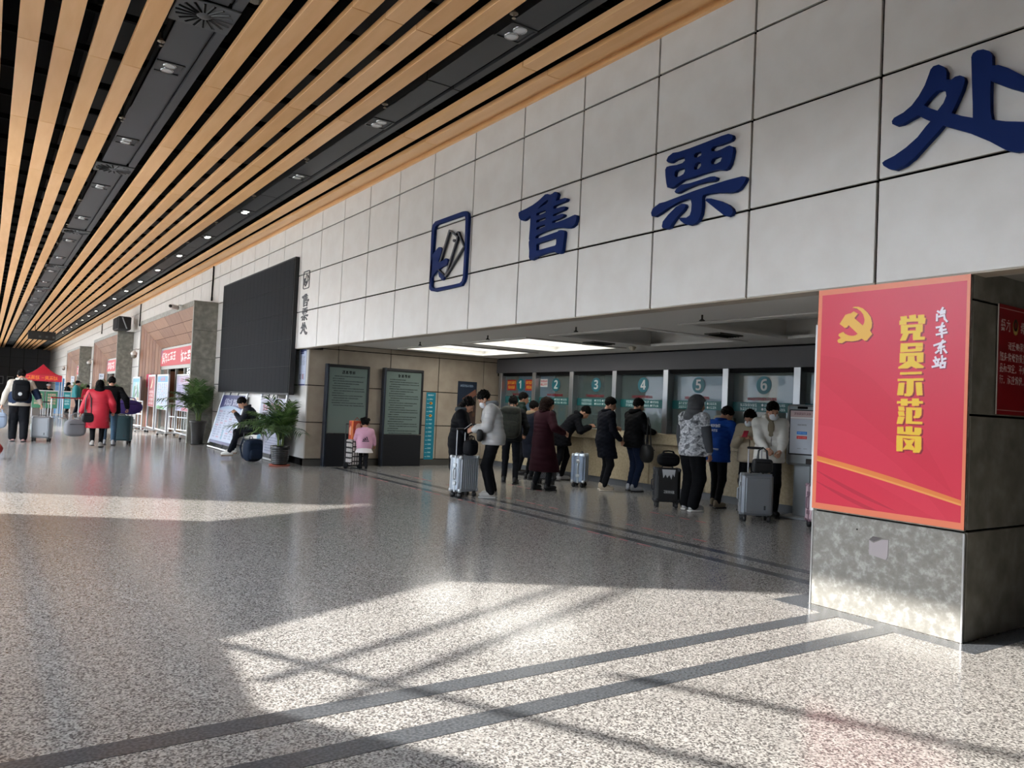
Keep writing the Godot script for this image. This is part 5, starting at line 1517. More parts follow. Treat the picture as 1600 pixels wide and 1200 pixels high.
func boards() -> void:
	# lilac notice, pale blue table, red leaflet, cartoon-blue child picture
	var p := Pic.new(512, 320, Color("d9c6e2"))
	p.fillp([Vector2(0, 60), Vector2(512, 110), Vector2(512, 320), Vector2(0, 320)], Color("cdc8ec"))
	p.row(rng, 130, 18, 130, 36, Color("c0728f"), 6.0).row(rng, 290, 18, 150, 36, Color("c0728f"), 6.0)
	for r in 9:
		p.row(rng, 60, 82 + r * 20, [180, 220, 200, 170, 190, 260, 330, 200, 150][r], 13, Color("8d86b4"), 3.0)
	p.fillp([Vector2(200, 320), Vector2(210, 296), Vector2(280, 286), Vector2(330, 270), Vector2(340, 288), Vector2(440, 298), Vector2(450, 320)], Color("cf5f78")).fillp([Vector2(20, 320), Vector2(30, 290), Vector2(50, 315)], Color("4d4660"))
	stand_board("wheeled stand with a lilac notice beside the tall potted palm", -25.3, -27.6, 5.25, 0.86, 2.0, p)
	p = Pic.new(512, 320, Color("c3d6ef"))
	p.rect(0, 0, 512, 56, Color("4fa9d8")).row(rng, 150, 10, 220, 36, Color("d05a80"), 6.0)
	for r in 12:
		for c in 5:
			p.row(rng, 20 + c * 100, 72 + r * 17, 80 - (r * 17 + c * 29) % 40, 11, [Color("7289b0"), Color("c46a80")][int((r * 3 + c) % 7 == 0)], 2.0)
	p.fillp([Vector2(0, 320), Vector2(0, 294), Vector2(120, 284), Vector2(180, 298), Vector2(260, 288), Vector2(360, 306), Vector2(400, 320)], Color("63b36a"))
	stand_board("wheeled stand with a pale blue printed table", -27.75, -29.75, 5.02, 0.85, 2.0, p)
	p = Pic.new(256, 320, Color("b92a34"))
	p.fillp([Vector2(70, 130), Vector2(110, 80), Vector2(150, 20), Vector2(160, 60), Vector2(130, 120)], Color("f0dfae"))
	for r in 4:
		p.row(rng, 30, 150 + r * 40, 200, 30, Color("f0d3cf"), 5.0)
	stand_board("wheeled stand with a red leaflet half behind the blue table", -29.9, -31.3, 4.98, 0.9, 2.0, p)
	p = Pic.new(320, 320, Color("4fb2cf"))
	p.rect(14, 34, 292, 236, Color("8fd0e0")).fillp([Vector2(14, 200), Vector2(60, 80), Vector2(220, 60), Vector2(306, 150), Vector2(306, 270), Vector2(14, 270)], Color("3f8a62")).fillp([Vector2(14, 270), Vector2(14, 200), Vector2(306, 190), Vector2(306, 270)], Color("c49a6a"))
	p.disc(Vector2(160, 70), 26, 34, Color("d9d4de")).fillp([Vector2(110, 260), Vector2(130, 110), Vector2(200, 100), Vector2(210, 260)], Color("c9cfe4")).fillp([Vector2(120, 170), Vector2(190, 120), Vector2(200, 150), Vector2(130, 200)], Color("2f3550")).rect(60, 286, 70, 26, Color("4a63a8")).rect(170, 286, 60, 26, Color("c46aa0"))
	stand_board("wheeled stand with a green and blue picture behind the white railing", -31.5, -33.2, 4.72, 0.72, 1.92, p)
	# red notice on a thin post between the stands
	var rn := thing("red_post_sign", "small red sign on a post between the poster stands", "sign", V(5.1, 0, -32.2), -90)
	part(rn, "post", mb().tube([V(0, 0, 0), V(0, 1.7, 0)], 0.025, 8), hexm("9a3040"))
	part(rn, "board", mb().cbox(V(0, 1.85, 0), V(0.9, 0.5, 0.03), 0.006), hexm("c94a62"))
	part(rn, "foot", mb().lathe([Vector2(0.18, 0.0), Vector2(0.18, 0.02), Vector2(0.03, 0.04)], 14), hexm("6a3038"))
	# white tube railings
	for k in 2:
		var x := [4.5, 5.4][k] as float
		var z := [-31.1, -27.9][k] as float
		var r := thing("tube_railing", ["white tube railing in front of the green and blue picture", "white tube railing behind the lilac notice stand"][k], "railing", V(x, 0, z), -78, "white tube railings")
		var wm := hexm("cfd1d3", 0.35)
		for s in [-1, 1]:
			part(r, "post", mb().tube([V(s * 0.75, 0.06, 0), V(s * 0.75, 1.08, 0)], 0.025, 8), wm)
			part(r, "foot", mb().cbox(V(s * 0.75, 0.05, 0), V(0.06, 0.04, 0.46), 0.01), wm)
			for q in [-0.2, 0.2]:
				part(r, "caster", mb().sq(V(s * 0.75, 0.02, q), V(0.03, 0.05, 0.05), 0.6, 8, 6), hexm("333335"))
		for y in [0.2, 0.62, 1.08]:
			part(r, "bar", mb().tube([V(-0.77, y, 0), V(0.77, y, 0)], 0.022, 8), wm)
		if k == 1:
			for j in 8:
				part(r, "bar", mb().tube([V(-0.65 + j * 0.186, 0.2, 0), V(-0.65 + j * 0.186, 1.08, 0)], 0.014, 6), wm)
	# boards leaning on the wall under the screen
	p = Pic.new(640, 420, Color("c4d0ec"))
	p.rect(0, 0, 640, 120, Color("2a3078")).row(rng, 110, 34, 210, 54, Color("cfd4ee"), 9.0).row(rng, 350, 34, 220, 54, Color("cfd4ee"), 9.0)
	var arc := PackedVector2Array()
	for i in 17:
		arc.append(Vector2(i * 40, 118 - sin(i / 16.0 * PI) * 26))
	arc.append(Vector2(640, 420))
	arc.append(Vector2(0, 420))
	p.fillp(arc, Color("b7d2ee"))
	p.rect(30, 120, 590, 270, Color("c8d4ee"))
	for c in 5:
		for r in 12:
			p.row(rng, 40 + c * 118, 138 + r * 20, 96 - (r * 23 + c * 31) % 46, 12, Color("8b96b4") if (r + c) % 6 else Color("c7788c"), 2.0)
	p.rect(300, 300, 40, 80, Color("7fb2d0")).rect(0, 396, 640, 24, Color("2a3078"))
	lean_board("leaning board with dark blue header and printed table beside the seated man", -20.05, -22.4, 5.13, 5.52, 1.56, p)
	p = Pic.new(512, 420, Color("d3d6ea"))
	p.row(rng, 60, 40, 400, 56, Color("c26474"), 9.0).rect(0, 130, 512, 50, Color("a9cbe8")).fillp([Vector2(0, 180), Vector2(120, 180), Vector2(40, 420), Vector2(0, 420)], Color("6fb4dc")).disc(Vector2(330, 230), 30, 34, Color("a8707c")).disc(Vector2(420, 260), 26, 30, Color("8a7a90"))
	for r in 6:
		p.row(rng, 190, 290 + r * 20, 260, 12, Color("9098b4"), 2.0)
	lean_board("leaning board with red lettering behind the seated man and palm", -16.95, -18.85, 5.42, 5.52, 1.54, p)

# ------------------------------------------------------------------ palms
func frond(len: float, droop: float, leaflets: int, sd: int) -> ArrayMesh:
	var r := RandomNumberGenerator.new()
	r.seed = sd
	var m := mb()
	var pts := []
	for i in 9:
		var t := i / 8.0
		pts.append(V(0, len * (t * 0.92 - droop * t * t * 0.75), len * (0.18 * t + droop * 0.85 * t * t)))
	m.tube(pts, [0.007, 0.0065, 0.006, 0.0055, 0.005, 0.004, 0.003, 0.0025, 0.002], 5, false)
	for i in leaflets:
		var t := 0.3 + 0.7 * i / (leaflets - 1.0)
		var f := t * 8.0
		var k := mini(int(f), 7)
		var p: Vector3 = pts[k].lerp(pts[k + 1], f - k)
		var dir: Vector3 = (pts[k + 1] - pts[k]).normalized()
		for s in [-1.0, 1.0]:
			var L := len * (0.30 + 0.12 * sin(t * PI)) * r.randf_range(0.85, 1.15)
			var a := (dir * 0.75 + V(s * 0.75, r.randf_range(-0.1, 0.15), 0)).normalized()
			var mid := p + a * L * 0.5
			var tip := p + a * L + V(0, -L * r.randf_range(0.15, 0.45), 0)
			var w := dir.cross(a).cross(a).normalized() * 0.016
			m.q(p - w * 0.4, p + w * 0.4, mid + w, mid - w)
			m.tri(mid - w, mid + w, tip)
	return m.done()

func plants() -> void:
	var greens := []
	for c in ["39532a", "46632f", "2d4525", "55703c"]:
		var gm := StandardMaterial3D.new()
		gm.albedo_color = Color(c)
		gm.roughness = 0.45
		gm.backlight_enabled = true
		gm.backlight = Color(c).darkened(0.3)
		greens.append(gm)
	var fr := [frond(1.0, 0.15, 15, 1), frond(1.0, 0.45, 15, 2), frond(1.0, 0.75, 15, 3), frond(1.0, 1.0, 15, 4)]
	var spec := [
		["potted palm in a ribbed black pot beside the tan wall", V(5.24, 0, -16.4), 1.15, 36, 0, "palm"],
		["tall potted palm in a plain dark pot beside the first portal", V(5.05, 0, -23.3), 1.35, 34, 1, "palm"],
		["potted palm behind the red coat, by the second portal", V(4.55, 0, -38.6), 1.3, 16, 1, "palm"],
		["potted palm far down the hall between the portals", V(4.75, 0, -54.0), 1.4, 14, 1, "palm"]]
	for i in spec.size():
		var s: Array = spec[i]
		var t := thing("potted_palm", s[0], "plant", s[1], 0, "potted palms along the wall")
		var r := RandomNumberGenerator.new()
		r.seed = 40 + i
		var ph := 0.0
		if s[4] == 0:
			part(t, "saucer", mb().lathe([Vector2(0.0, 0.0), Vector2(0.2, 0.0), Vector2(0.225, 0.03), Vector2(0.2, 0.03), Vector2(0.0, 0.02)], 22), hexm("b05a45", 0.6))
			var prof := [Vector2(0.15, 0.03)]
			for k in 9:
				prof.append(Vector2(0.155 + k * 0.004, 0.04 + k * 0.038))
				prof.append(Vector2(0.172 + k * 0.004, 0.05 + k * 0.038))
				prof.append(Vector2(0.172 + k * 0.004, 0.066 + k * 0.038))
			prof.append(Vector2(0.2, 0.39))
			prof.append(Vector2(0.2, 0.43))
			prof.append(Vector2(0.175, 0.43))
			prof.append(Vector2(0.165, 0.36))
			part(t, "pot", mb().lathe(prof, 26), hexm("1b1c1e", 0.22))
			ph = 0.38
		else:
			part(t, "saucer", mb().lathe([Vector2(0.0, 0.0), Vector2(0.18, 0.0), Vector2(0.2, 0.025), Vector2(0.0, 0.02)], 18), hexm("2a2522", 0.6))
			part(t, "pot", mb().lathe([Vector2(0.15, 0.02), Vector2(0.17, 0.3), Vector2(0.21, 0.6), Vector2(0.235, 0.62), Vector2(0.235, 0.68), Vector2(0.2, 0.68), Vector2(0.19, 0.58)], 22), hexm("262320", 0.5))
			ph = 0.6
		part(t, "soil", mb().lathe([Vector2(0.19, ph - 0.01), Vector2(0.1, ph + 0.01), Vector2(0.0, ph + 0.015)], 16), hexm("2a211a", 0.95))
		for k in 5:
			var a := TAU * k / 5.0
			part(t, "stem", mb().tube([V(cos(a) * 0.05, ph, sin(a) * 0.05), V(cos(a) * 0.07, ph + 0.3, sin(a) * 0.07)], [0.016, 0.01], 6), hexm("5d6a3a"))
		for k in s[3]:
			var a: float = TAU * k * 0.382 + r.randf() * 0.4
			var u: float = float(k) / s[3]
			var wallward: bool = sin(a) > 0.25
			var o := part(t, "leaf", fr[0 if wallward else clampi(int(pow(u, 0.8) * (4.0 if i == 0 else 2.6)), 0, 3)], greens[(k * 3 + i) % 4])
			o.position = V(cos(a) * 0.05, ph + r.randf_range(0.05, 0.3), sin(a) * 0.05)
			var L: float = s[2] * r.randf_range(0.72, 1.0) * (0.9 if i == 0 else 0.95)
			if wallward:
				L *= 0.75
			o.basis = Basis(Vector3.UP, a) * Basis.from_scale(Vector3.ONE * L)

# ------------------------------------------------------------------ far end of the hall
func far_end() -> void:
	# red canopy tent with a printed front
	var t := thing("canopy_tent", "red canopy tent with orange lettering far down the hall", "tent", V(2.28, 0, -44.8))
	var red := hexm("c01f38", 0.6)
	var hw := 0.8
	var m := mb()
	var rows := []
	for i in 7:
		var u := i / 6.0
		var ring := []
		var rr := hw * (1.0 - u)
		var y := 2.0 + 0.55 * pow(u, 1.7)
		for c in [V(-1, 0, 1), V(1, 0, 1), V(1, 0, -1), V(-1, 0, -1)]:
			ring.append(V(0, y, 0) + c * rr)
		rows.append(ring)
	for i in 6:
		for j in 4:
			m.q(rows[i][j], rows[i][(j + 1) % 4], rows[i + 1][(j + 1) % 4], rows[i + 1][j])
	part(t, "roof", m, red)
	for j in 4:
		var a: Vector3 = rows[0][j]
		var b: Vector3 = rows[0][(j + 1) % 4]
		part(t, "valance", mb().q(a - V(0, 0.3, 0), b - V(0, 0.3, 0), b, a), red)
		part(t, "leg", mb().tube([V(a.x, 0, a.z), a], 0.022, 6), hexm("c9cbcd", 0.35, 0.4))
	var p := Pic.new(512, 96, Color("c01f38"))
	p.row(rng, 20, 14, 200, 62, Color("e07a2c"), 10.0).rect(228, 42, 36, 8, Color("e07a2c")).row(rng, 276, 14, 220, 62, Color("e07a2c"), 10.0)
	part(t, "front_print", mb().q(V(-0.76, 1.72, 0.81), V(0.76, 1.72, 0.81), V(0.76, 1.99, 0.81), V(-0.76, 1.99, 0.81)), print_mat(p))
	# green check desk boards, white posts and belt barriers
	for k in 3:
		var d := thing("check_desk", ["first green printed desk panel under the canopy tent", "second green printed desk panel under the canopy tent", "blue-green desk panel beside the canopy tent"][k], "desk", V([2.1, 2.66, 3.32][k], 0, -43.95), 0, "printed desk panels under the tent")
		var q := Pic.new(128, 200, Color(["3f7a5c", "3f7a5c", "1f8f95"][k]))
		for r in 4:
			q.row(rng, 24, 30 + r * 34, 84, 22, Color("c8a08c") if k < 2 else Color("b9dcdc"), 4.0)
		var w := [0.5, 0.5, 0.3][k] as float
		part(d, "panel", mb().q(V(-w * 0.5, 0.4, 0.03), V(w * 0.5, 0.4, 0.03), V(w * 0.5, 1.22, 0.03), V(-w * 0.5, 1.22, 0.03)).box(V(0, 0.81, 0), V(w, 0.82, 0.05)), print_mat(q))
		part(d, "top", mb().cbox(V(0, 1.24, -0.2), V(w + 0.05, 0.04, 0.6), 0.008), hexm("d5d6d4"))
		for s in [-1, 1]:
			part(d, "leg", mb().box(V(s * w * 0.48, 0.6, 0), V(0.04, 1.2, 0.05)), hexm("d0d2d2"))
	var bz := [-41.0, -41.6, -42.2, -43.0]
	for k in 4:
		var b := thing("belt_post", ["first silver belt post before the tent", "second silver belt post before the tent", "third silver belt post before the tent", "fourth silver belt post before the tent"][k], "barrier post", V([2.5, 3.0, 3.7, 4.5][k], 0, bz[k]), 0, "belt posts before the tent")
		part(b, "base", mb().lathe([Vector2(0.16, 0), Vector2(0.16, 0.02), Vector2(0.03, 0.05)], 16), hexm("8d8f92", 0.3, 0.8))
		part(b, "pole", mb().tube([V(0, 0.03, 0), V(0, 0.95, 0)], 0.03, 8), hexm("b5b7ba", 0.3, 0.7))
		part(b, "head", mb().tube([V(0, 0.92, 0), V(0, 1.0, 0)], 0.04, 8), hexm("a02a30"))
		if k < 3:
			var nxt := V([3.0, 3.7, 4.5][k], 0, bz[k + 1]) - b.position
			part(b, "belt", mb().q(V(0, 0.93, 0), nxt + V(0, 0.93, 0), nxt + V(0, 0.98, 0), V(0, 0.98, 0)).q(nxt + V(0, 0.93, -0.004), V(0, 0.93, -0.004), V(0, 0.98, -0.004), nxt + V(0, 0.98, -0.004)), hexm("b0202e"))
	# blue roll-up banner beside the tent
	var pb := Pic.new(64, 200, Color("7fb4e0"))
	pb.rect(0, 0, 64, 40, Color("5a96cf"))
	var rb := thing("roll_up_banner", "pale blue upright banner beside the canopy tent", "banner", V(3.15, 0, -46.5))
	part(rb, "sheet", mb().q(V(-0.2, 0.05, 0.01), V(0.2, 0.05, 0.01), V(0.2, 1.9, 0.01), V(-0.2, 1.9, 0.01)).box(V(0, 0.97, 0), V(0.4, 1.85, 0.01)), print_mat(pb))
	part(rb, "base", mb().cbox(V(0, 0.03, 0), V(0.42, 0.06, 0.18), 0.01), hexm("a9abad"))
	# hanging sign box
	var hs := thing("hanging_sign", "dark unlit sign box hanging from the ceiling far down the hall", "sign", V(2.62, 4.25, -55.0))
	part(hs, "box", mb().cbox(V(0, 0.27, 0), V(1.45, 0.52, 0.14), 0.02), hexm("151516", 0.5))
	for k in 3:
		part(hs, "pictogram", mb().box(V(-0.1 + k * 0.36, 0.2, 0.072), V(0.12, 0.12, 0.004)), hexm("5a5c5e"))
	for s in [-0.36, 0.36]:
		part(hs, "rod", mb().tube([V(s, 0.5, 0), V(s, 1.15, 0)], 0.02, 6), hexm("2a2a2b"))

# ------------------------------------------------------------------ luggage
func suitcase(label: String, at: Vector3, yaw: float, s: Vector3, shell: Material, trim: Material, style: String, ext: float) -> void:
	var t := thing("suitcase", label, "suitcase", at, yaw)
	var wr := 0.04
	var b := wr * 2.0 + 0.01
	var hh := s.y - b
	var c := V(0, b + hh * 0.5, 0)
	var body := part(t, "shell", mb().cbox(c, V(s.x, hh, s.z), 0.035), shell)
	if style == "ribbed":
		var rib := mb().cbox(V(0, 0, 0), V(0.018, hh - 0.09, s.z + 0.014), 0.005).done()
		for i in 9:
			part(body, "rib", rib, shell).position = V((i - 4) * s.x * 0.105, c.y, 0)
		var rib2 := mb().cbox(V(0, 0, 0), V(s.x + 0.014, hh - 0.09, 0.016), 0.005).done()
		for i in 2:
			part(body, "rib", rib2, shell).position = V(0, c.y, (i - 0.5) * s.z * 0.6)
	elif style == "plain":
		part(body, "front_face", mb().cbox(c + V(0, 0, s.z * 0.5), V(s.x - 0.1, hh - 0.1, 0.02), 0.01), shell)
		part(body, "badge", mb().cbox(c + V(s.x * 0.22, -hh * 0.3, s.z * 0.5 + 0.012), V(0.025, 0.06, 0.004), 0.002), hexm("4a4c50"))
	elif style == "print":
		part(body, "front_pocket", mb().cbox(c + V(0, -0.03, s.z * 0.5), V(s.x - 0.08, hh - 0.16, 0.03), 0.012), shell)
		var p := Pic.new(128, 128, Color("121316"))
		p.fillp([Vector2(20, 0), Vector2(110, 0), Vector2(104, 30), Vector2(92, 18), Vector2(84, 40), Vector2(70, 22), Vector2(56, 34), Vector2(44, 20), Vector2(30, 36)], Color("b9bbbd")).row(rng, 36, 84, 70, 12, Color("c5c7c8"), 2.0)
		part(body, "print", mb().q(c + V(-0.15, -0.25, s.z * 0.5 + 0.016), c + V(0.15, -0.25, s.z * 0.5 + 0.016), c + V(0.15, 0.25, s.z * 0.5 + 0.016), c + V(-0.15, 0.25, s.z * 0.5 + 0.016)), print_mat(p))
	elif style == "dots":
		var p := Pic.new(128, 160, Color("1a1c22"))
		for i in 10:
			for j in 13:
				p.disc(Vector2(6 + i * 13 + (j % 2) * 6, 6 + j * 12), 3, 3, Color("8f939b"))
		part(body, "print", mb().q(c + V(-s.x * 0.42, -hh * 0.45, s.z * 0.5 + 0.004), c + V(s.x * 0.42, -hh * 0.45, s.z * 0.5 + 0.004), c + V(s.x * 0.42, hh * 0.45, s.z * 0.5 + 0.004), c + V(-s.x * 0.42, hh * 0.45, s.z * 0.5 + 0.004)), print_mat(p))
	part(body, "frame_band", mb().cbox(c, V(s.x + 0.012, hh + 0.008, 0.03), 0.006), trim)
	for q in [0.24, -0.26]:
		part(body, "lock", mb().cbox(c + V(-s.x * 0.5 - 0.008, hh * q, 0), V(0.02, 0.06, 0.07), 0.006), trim)
	for sx in [-1, 1]:
		for sz in [-1, 1]:
			for sy in [-1, 1]:
				if style != "plain":
					part(body, "corner", mb().sq(c + V(sx * (s.x * 0.5 - 0.025), sy * (hh * 0.5 - 0.025), sz * (s.z * 0.5 - 0.025)), V(0.062, 0.062, 0.062), 0.7, 8, 6), trim)
			var wp := V(sx * (s.x * 0.5 - 0.05), wr, sz * (s.z * 0.5 - 0.05))
			var w := part(t, "wheel", mb().lathe([Vector2(0.0, -0.02), Vector2(wr, -0.02), Vector2(wr, 0.02), Vector2(0.0, 0.02)], 12, Transform3D(Basis(Vector3.FORWARD, PI / 2), wp)), hexm("1a1a1c", 0.5))
			part(w, "fork", mb().cbox(wp + V(0, 0.04, 0), V(0.06, 0.05, 0.04), 0.01), hexm("232325", 0.5))
	part(t, "side_handle", mb().tube([c + V(-s.x * 0.5, 0.09, 0), c + V(-s.x * 0.5 - 0.035, 0.07, 0), c + V(-s.x * 0.5 - 0.035, -0.07, 0), c + V(-s.x * 0.5, -0.09, 0)], 0.012, 6), trim)
	part(t, "top_handle", mb().tube([V(-0.09, s.y, 0.03), V(-0.07, s.y + 0.03, 0.03), V(0.07, s.y + 0.03, 0.03), V(0.09, s.y, 0.03)], 0.012, 6), hexm("2a2a2d", 0.5))
	if ext > 0.0:
		for sx in [-0.09, 0.09]:
			part(t, "pull_rod", mb().tube([V(sx, s.y - 0.05, -s.z * 0.4), V(sx, s.y + ext, -s.z * 0.4)], 0.011, 6), hexm("b9bbbe", 0.3, 0.8))
		part(t, "pull_grip", mb().cbox(V(0, s.y + ext, -s.z * 0.4), V(0.23, 0.035, 0.04), 0.012), hexm("1d1d1f", 0.5))

func bag(called: String, label: String, at: Vector3, yaw: float, s: Vector3, m: Material, strap: float, e := 0.55) -> Node3D:
	var t := thing(called, label, "bag", at, yaw)
	part(t, "body", mb().sq(V(0, s.y * 0.5, 0), s, e, 20, 12, Basis(), e * 1.1), m)
	for q in [-1, 1]:
		if strap > 0.0:
			part(t, "handle", mb().tube([V(-s.x * 0.25, s.y * 0.9, q * s.z * 0.2), V(-s.x * 0.2, s.y + strap * 0.7, q * s.z * 0.1), V(0, s.y + strap, 0), V(s.x * 0.2, s.y + strap * 0.7, q * s.z * 0.1), V(s.x * 0.25, s.y * 0.9, q * s.z * 0.2)], 0.011, 6), m)
	part(t, "seam", mb().cbox(V(0, s.y * 0.72, s.z * 0.47), V(s.x * 0.7, 0.012, 0.012), 0.004), hexm("1a1a1c"))
	return t

func backpack(label: String, at: Vector3, yaw: float, s: Vector3, m: Material, patch := "", lean := 0.0) -> Node3D:
	var t := thing("backpack", label, "backpack", at, yaw)
	t.rotation_degrees.x = lean
	part(t, "body", mb().sq(V(0, s.y * 0.5, 0), s, 0.5, 20, 14, Basis(), 0.6), m)
	part(t, "pocket", mb().sq(V(0, s.y * 0.32, -s.z * 0.42), V(s.x * 0.78, s.y * 0.46, s.z * 0.42), 0.5, 16, 10), m)
	part(t, "top_flap", mb().sq(V(0, s.y * 0.86, -s.z * 0.06), V(s.x * 0.92, s.y * 0.26, s.z * 1.02), 0.6, 16, 8), m)
	part(t, "handle", mb().tube([V(-0.05, s.y * 0.96, s.z * 0.3), V(-0.03, s.y + 0.04, s.z * 0.35), V(0.03, s.y + 0.04, s.z * 0.35), V(0.05, s.y * 0.96, s.z * 0.3)], 0.01, 6), m)
	for q in [-1, 1]:
		part(t, "strap", mb().tube([V(q * s.x * 0.25, s.y * 0.9, s.z * 0.42), V(q * s.x * 0.3, s.y * 0.98, s.z * 0.75), V(q * s.x * 0.36, s.y * 0.6, s.z * 0.95), V(q * s.x * 0.4, s.y * 0.25, s.z * 0.6), V(q * s.x * 0.4, s.y * 0.15, s.z * 0.4)], 0.018, 6), m)
	if patch:
		part(t, "badge", mb().lathe([Vector2(0.045, 0), Vector2(0.045, 0.006), Vector2(0.03, 0.008), Vector2(0, 0.006)], 14, Transform3D(Basis(Vector3.RIGHT, -PI / 2), V(s.x * 0.05, s.y * 0.35, -s.z * 0.63))), hexm(patch))
	return t

func luggage() -> void:
	var silver := hexm("b4bcc6", 0.32, 0.55)
	var ltrim := hexm("d5dade", 0.3, 0.5)
	suitcase("ribbed silver suitcase with white locks beside the man in the silver jacket", V(6.42, 0, -10.72), 14, V(0.42, 0.66, 0.26), silver, ltrim, "ribbed", 0.42)
	suitcase("bright silver suitcase behind the man in the long black coat", V(9.55, 0, -11.62), 40, V(0.4, 0.64, 0.26), hexm("aebfd6", 0.3, 0.5), ltrim, "ribbed", 0.0)
	suitcase("black suitcase with pale print beside the hooded man", V(9.0, 0, -8.78), -35, V(0.4, 0.62, 0.26), hexm("121316", 0.5), hexm("2c2e33", 0.4), "print", 0.0)
	suitcase("smooth grey suitcase in front of the man in the white jacket", V(9.2, 0, -7.22), -38, V(0.44, 0.68, 0.28), hexm("8a8f96", 0.28, 0.5), hexm("aeb2b6", 0.3, 0.6), "plain", 0.36)
	suitcase("pale pink striped suitcase half hidden behind the pillar", V(9.62, 0, -6.42), -30, V(0.4, 0.6, 0.26), hexm("d8bcc4", 0.4), hexm("8a6f7a", 0.4), "ribbed", 0.0)
	suitcase("small dotted dark suitcase behind the woman in the burgundy coat", V(9.15, 0, -12.15), -50, V(0.36, 0.5, 0.24), hexm("1a1c22", 0.6), hexm("2a2c30"), "dots", 0.0)
	suitcase("silver grey suitcase pulled by the walker with the black backpack", V(1.28, 0, -24.0), -20, V(0.46, 0.66, 0.28), hexm("85888c", 0.4, 0.3), ltrim, "plain", 0.38)
	suitcase("dark teal suitcase under the purple bag", V(3.1, 0, -23.3), -25, V(0.48, 0.76, 0.3), hexm("23444a", 0.45), hexm("6fa3ad", 0.4), "plain", 0.0)
	bag("purple_bag", "purple cloth bag lying on the dark teal suitcase", V(3.22, 0.8, -23.25), -25, V(0.72, 0.4, 0.34), hexm("4b3a78", 0.75), 0.06, 0.8)
	bag("grey_shopping_bag", "grey shopping bag hanging from the hand of the person in red", V(1.86, 0.26, -21.8), 20, V(0.5, 0.42, 0.22), hexm("77777a", 0.7), 0.16)
	bag("black_shoulder_bag", "small black shoulder bag on the red coat", V(2.1, 0.62, -21.62), 10, V(0.28, 0.24, 0.13), hexm("151517", 0.4), 0.5)
	bag("blue_grey_tote", "pale blue-grey bag in the hand of the walker with the black backpack", V(0.28, 0.33, -23.75), 10, V(0.42, 0.42, 0.2), hexm("9aa9be", 0.65), 0.14)
	bag("red_holdall", "rust red holdall on the floor at the left edge of the picture", V(0.08, 0, -18.1), 0, V(0.52, 0.4, 0.34), hexm("9d3a36", 0.75), 0.08, 1.1)
	bag("black_handbag", "small black handbag with gold clasp hung on the grey suitcase", V(9.2, 0.7, -7.12), -38, V(0.28, 0.2, 0.12), hexm("1a1c20", 0.3), 0.16, 0.35)
	bag("black_travel_bag", "black travel bag hanging from the shoulder of the man at window four", V(10.12, 0.56, -10.4), 60, V(0.46, 0.34, 0.22), hexm("0f1012", 0.6), 0.5, 0.7)
	bag("black_duffel", "black duffel lying on the black printed suitcase", V(9.02, 0.64, -8.78), -35, V(0.36, 0.22, 0.24), hexm("101114", 0.7), 0.03, 0.7)
	bag("black_pouch", "small black crossbody pouch with orange patch on the silver jacket", V(6.52, 0.9, -10.46), -124, V(0.26, 0.2, 0.1), hexm("121214", 0.6), 0.0)
	bag("dark_garment_bag", "dark bag standing on the ribbed silver suitcase", V(6.52, 0.66, -10.72), 14, V(0.22, 0.26, 0.2), hexm("16171b", 0.7), 0.06)
	# navy backpack on the floor, pale one on the worktop
	backpack("dark navy backpack with grey straps on the floor beside the seated man", V(4.98, 0, -17.5), 200, V(0.42, 0.5, 0.26), hexm("1d2737", 0.7))
	backpack("beige canvas backpack lying on the worktop at window five", V(10.5, 1.1, -8.98), 95, V(0.36, 0.4, 0.14), hexm("a39c8c", 0.8))
	# shopping trolley of the girl
	var t := thing("shopping_trolley", "plaid shopping trolley with wire frame beside the girl in pink", "trolley", V(6.6, 0, -15.62), 12)
	var p := Pic.new(128, 192, Color("cfcac6"))
	for i in 5:
		p.rect(i * 28, 0, 9, 192, Color("2a2728")).rect(0, 6 + i * 40, 128, 10, Color("2a2728"))
	part(t, "cloth", mb().cbox(V(0, 0.36, 0), V(0.32, 0.54, 0.22), 0.02), print_mat(p, 0.8))
	for s in [-1, 1]:
		part(t, "frame_tube", mb().tube([V(s * 0.15, 0.08, -0.13), V(s * 0.15, 0.95, -0.15)], 0.011, 6), hexm("3a3a3c", 0.4))
		part(t, "wheel", mb().lathe([Vector2(0, -0.015), Vector2(0.07, -0.015), Vector2(0.07, 0.015), Vector2(0, 0.015)], 14, Transform3D(Basis(Vector3.FORWARD, PI / 2), V(s * 0.17, 0.07, -0.06))), hexm("1d1d1f"))
		part(t, "leg", mb().tube([V(s * 0.14, 0.1, 0.09), V(s * 0.14, 0.0, 0.09)], 0.01, 6), hexm("3a3a3c"))
	part(t, "crossbar", mb().tube([V(-0.15, 0.95, -0.15), V(0.15, 0.95, -0.15)], 0.012, 6), hexm("3a3a3c"))
	var pr := Pic.new(128, 128, Color("b5442c"))
	pr.disc(Vector2(60, 50), 34, 36, Color("d9a28a")).fillp([Vector2(0, 90), Vector2(50, 70), Vector2(128, 100), Vector2(128, 128), Vector2(0, 128)], Color("c96a2a")).disc(Vector2(100, 30), 18, 16, Color("6b1f1c"))
	var gb := thing("gift_bag", "red and orange printed gift bag standing on the plaid trolley", "bag", V(6.62, 0.63, -15.62), 12)
	part(gb, "paper", mb().cbox(V(0, 0.2, 0), V(0.3, 0.4, 0.16), 0.008), print_mat(pr))
	part(gb, "cord", mb().tube([V(-0.07, 0.4, 0), V(0, 0.47, 0), V(0.07, 0.4, 0)], 0.006, 5), hexm("8a2a22"))
	# seat of the man with the phone: a wire-sided crate on thin legs
	var st := thing("metal_stool", "square metal frame stool under the seated man", "stool", V(5.2, 0, -18.3), -14)
	var dk := hexm("6d6f72", 0.35, 0.7)
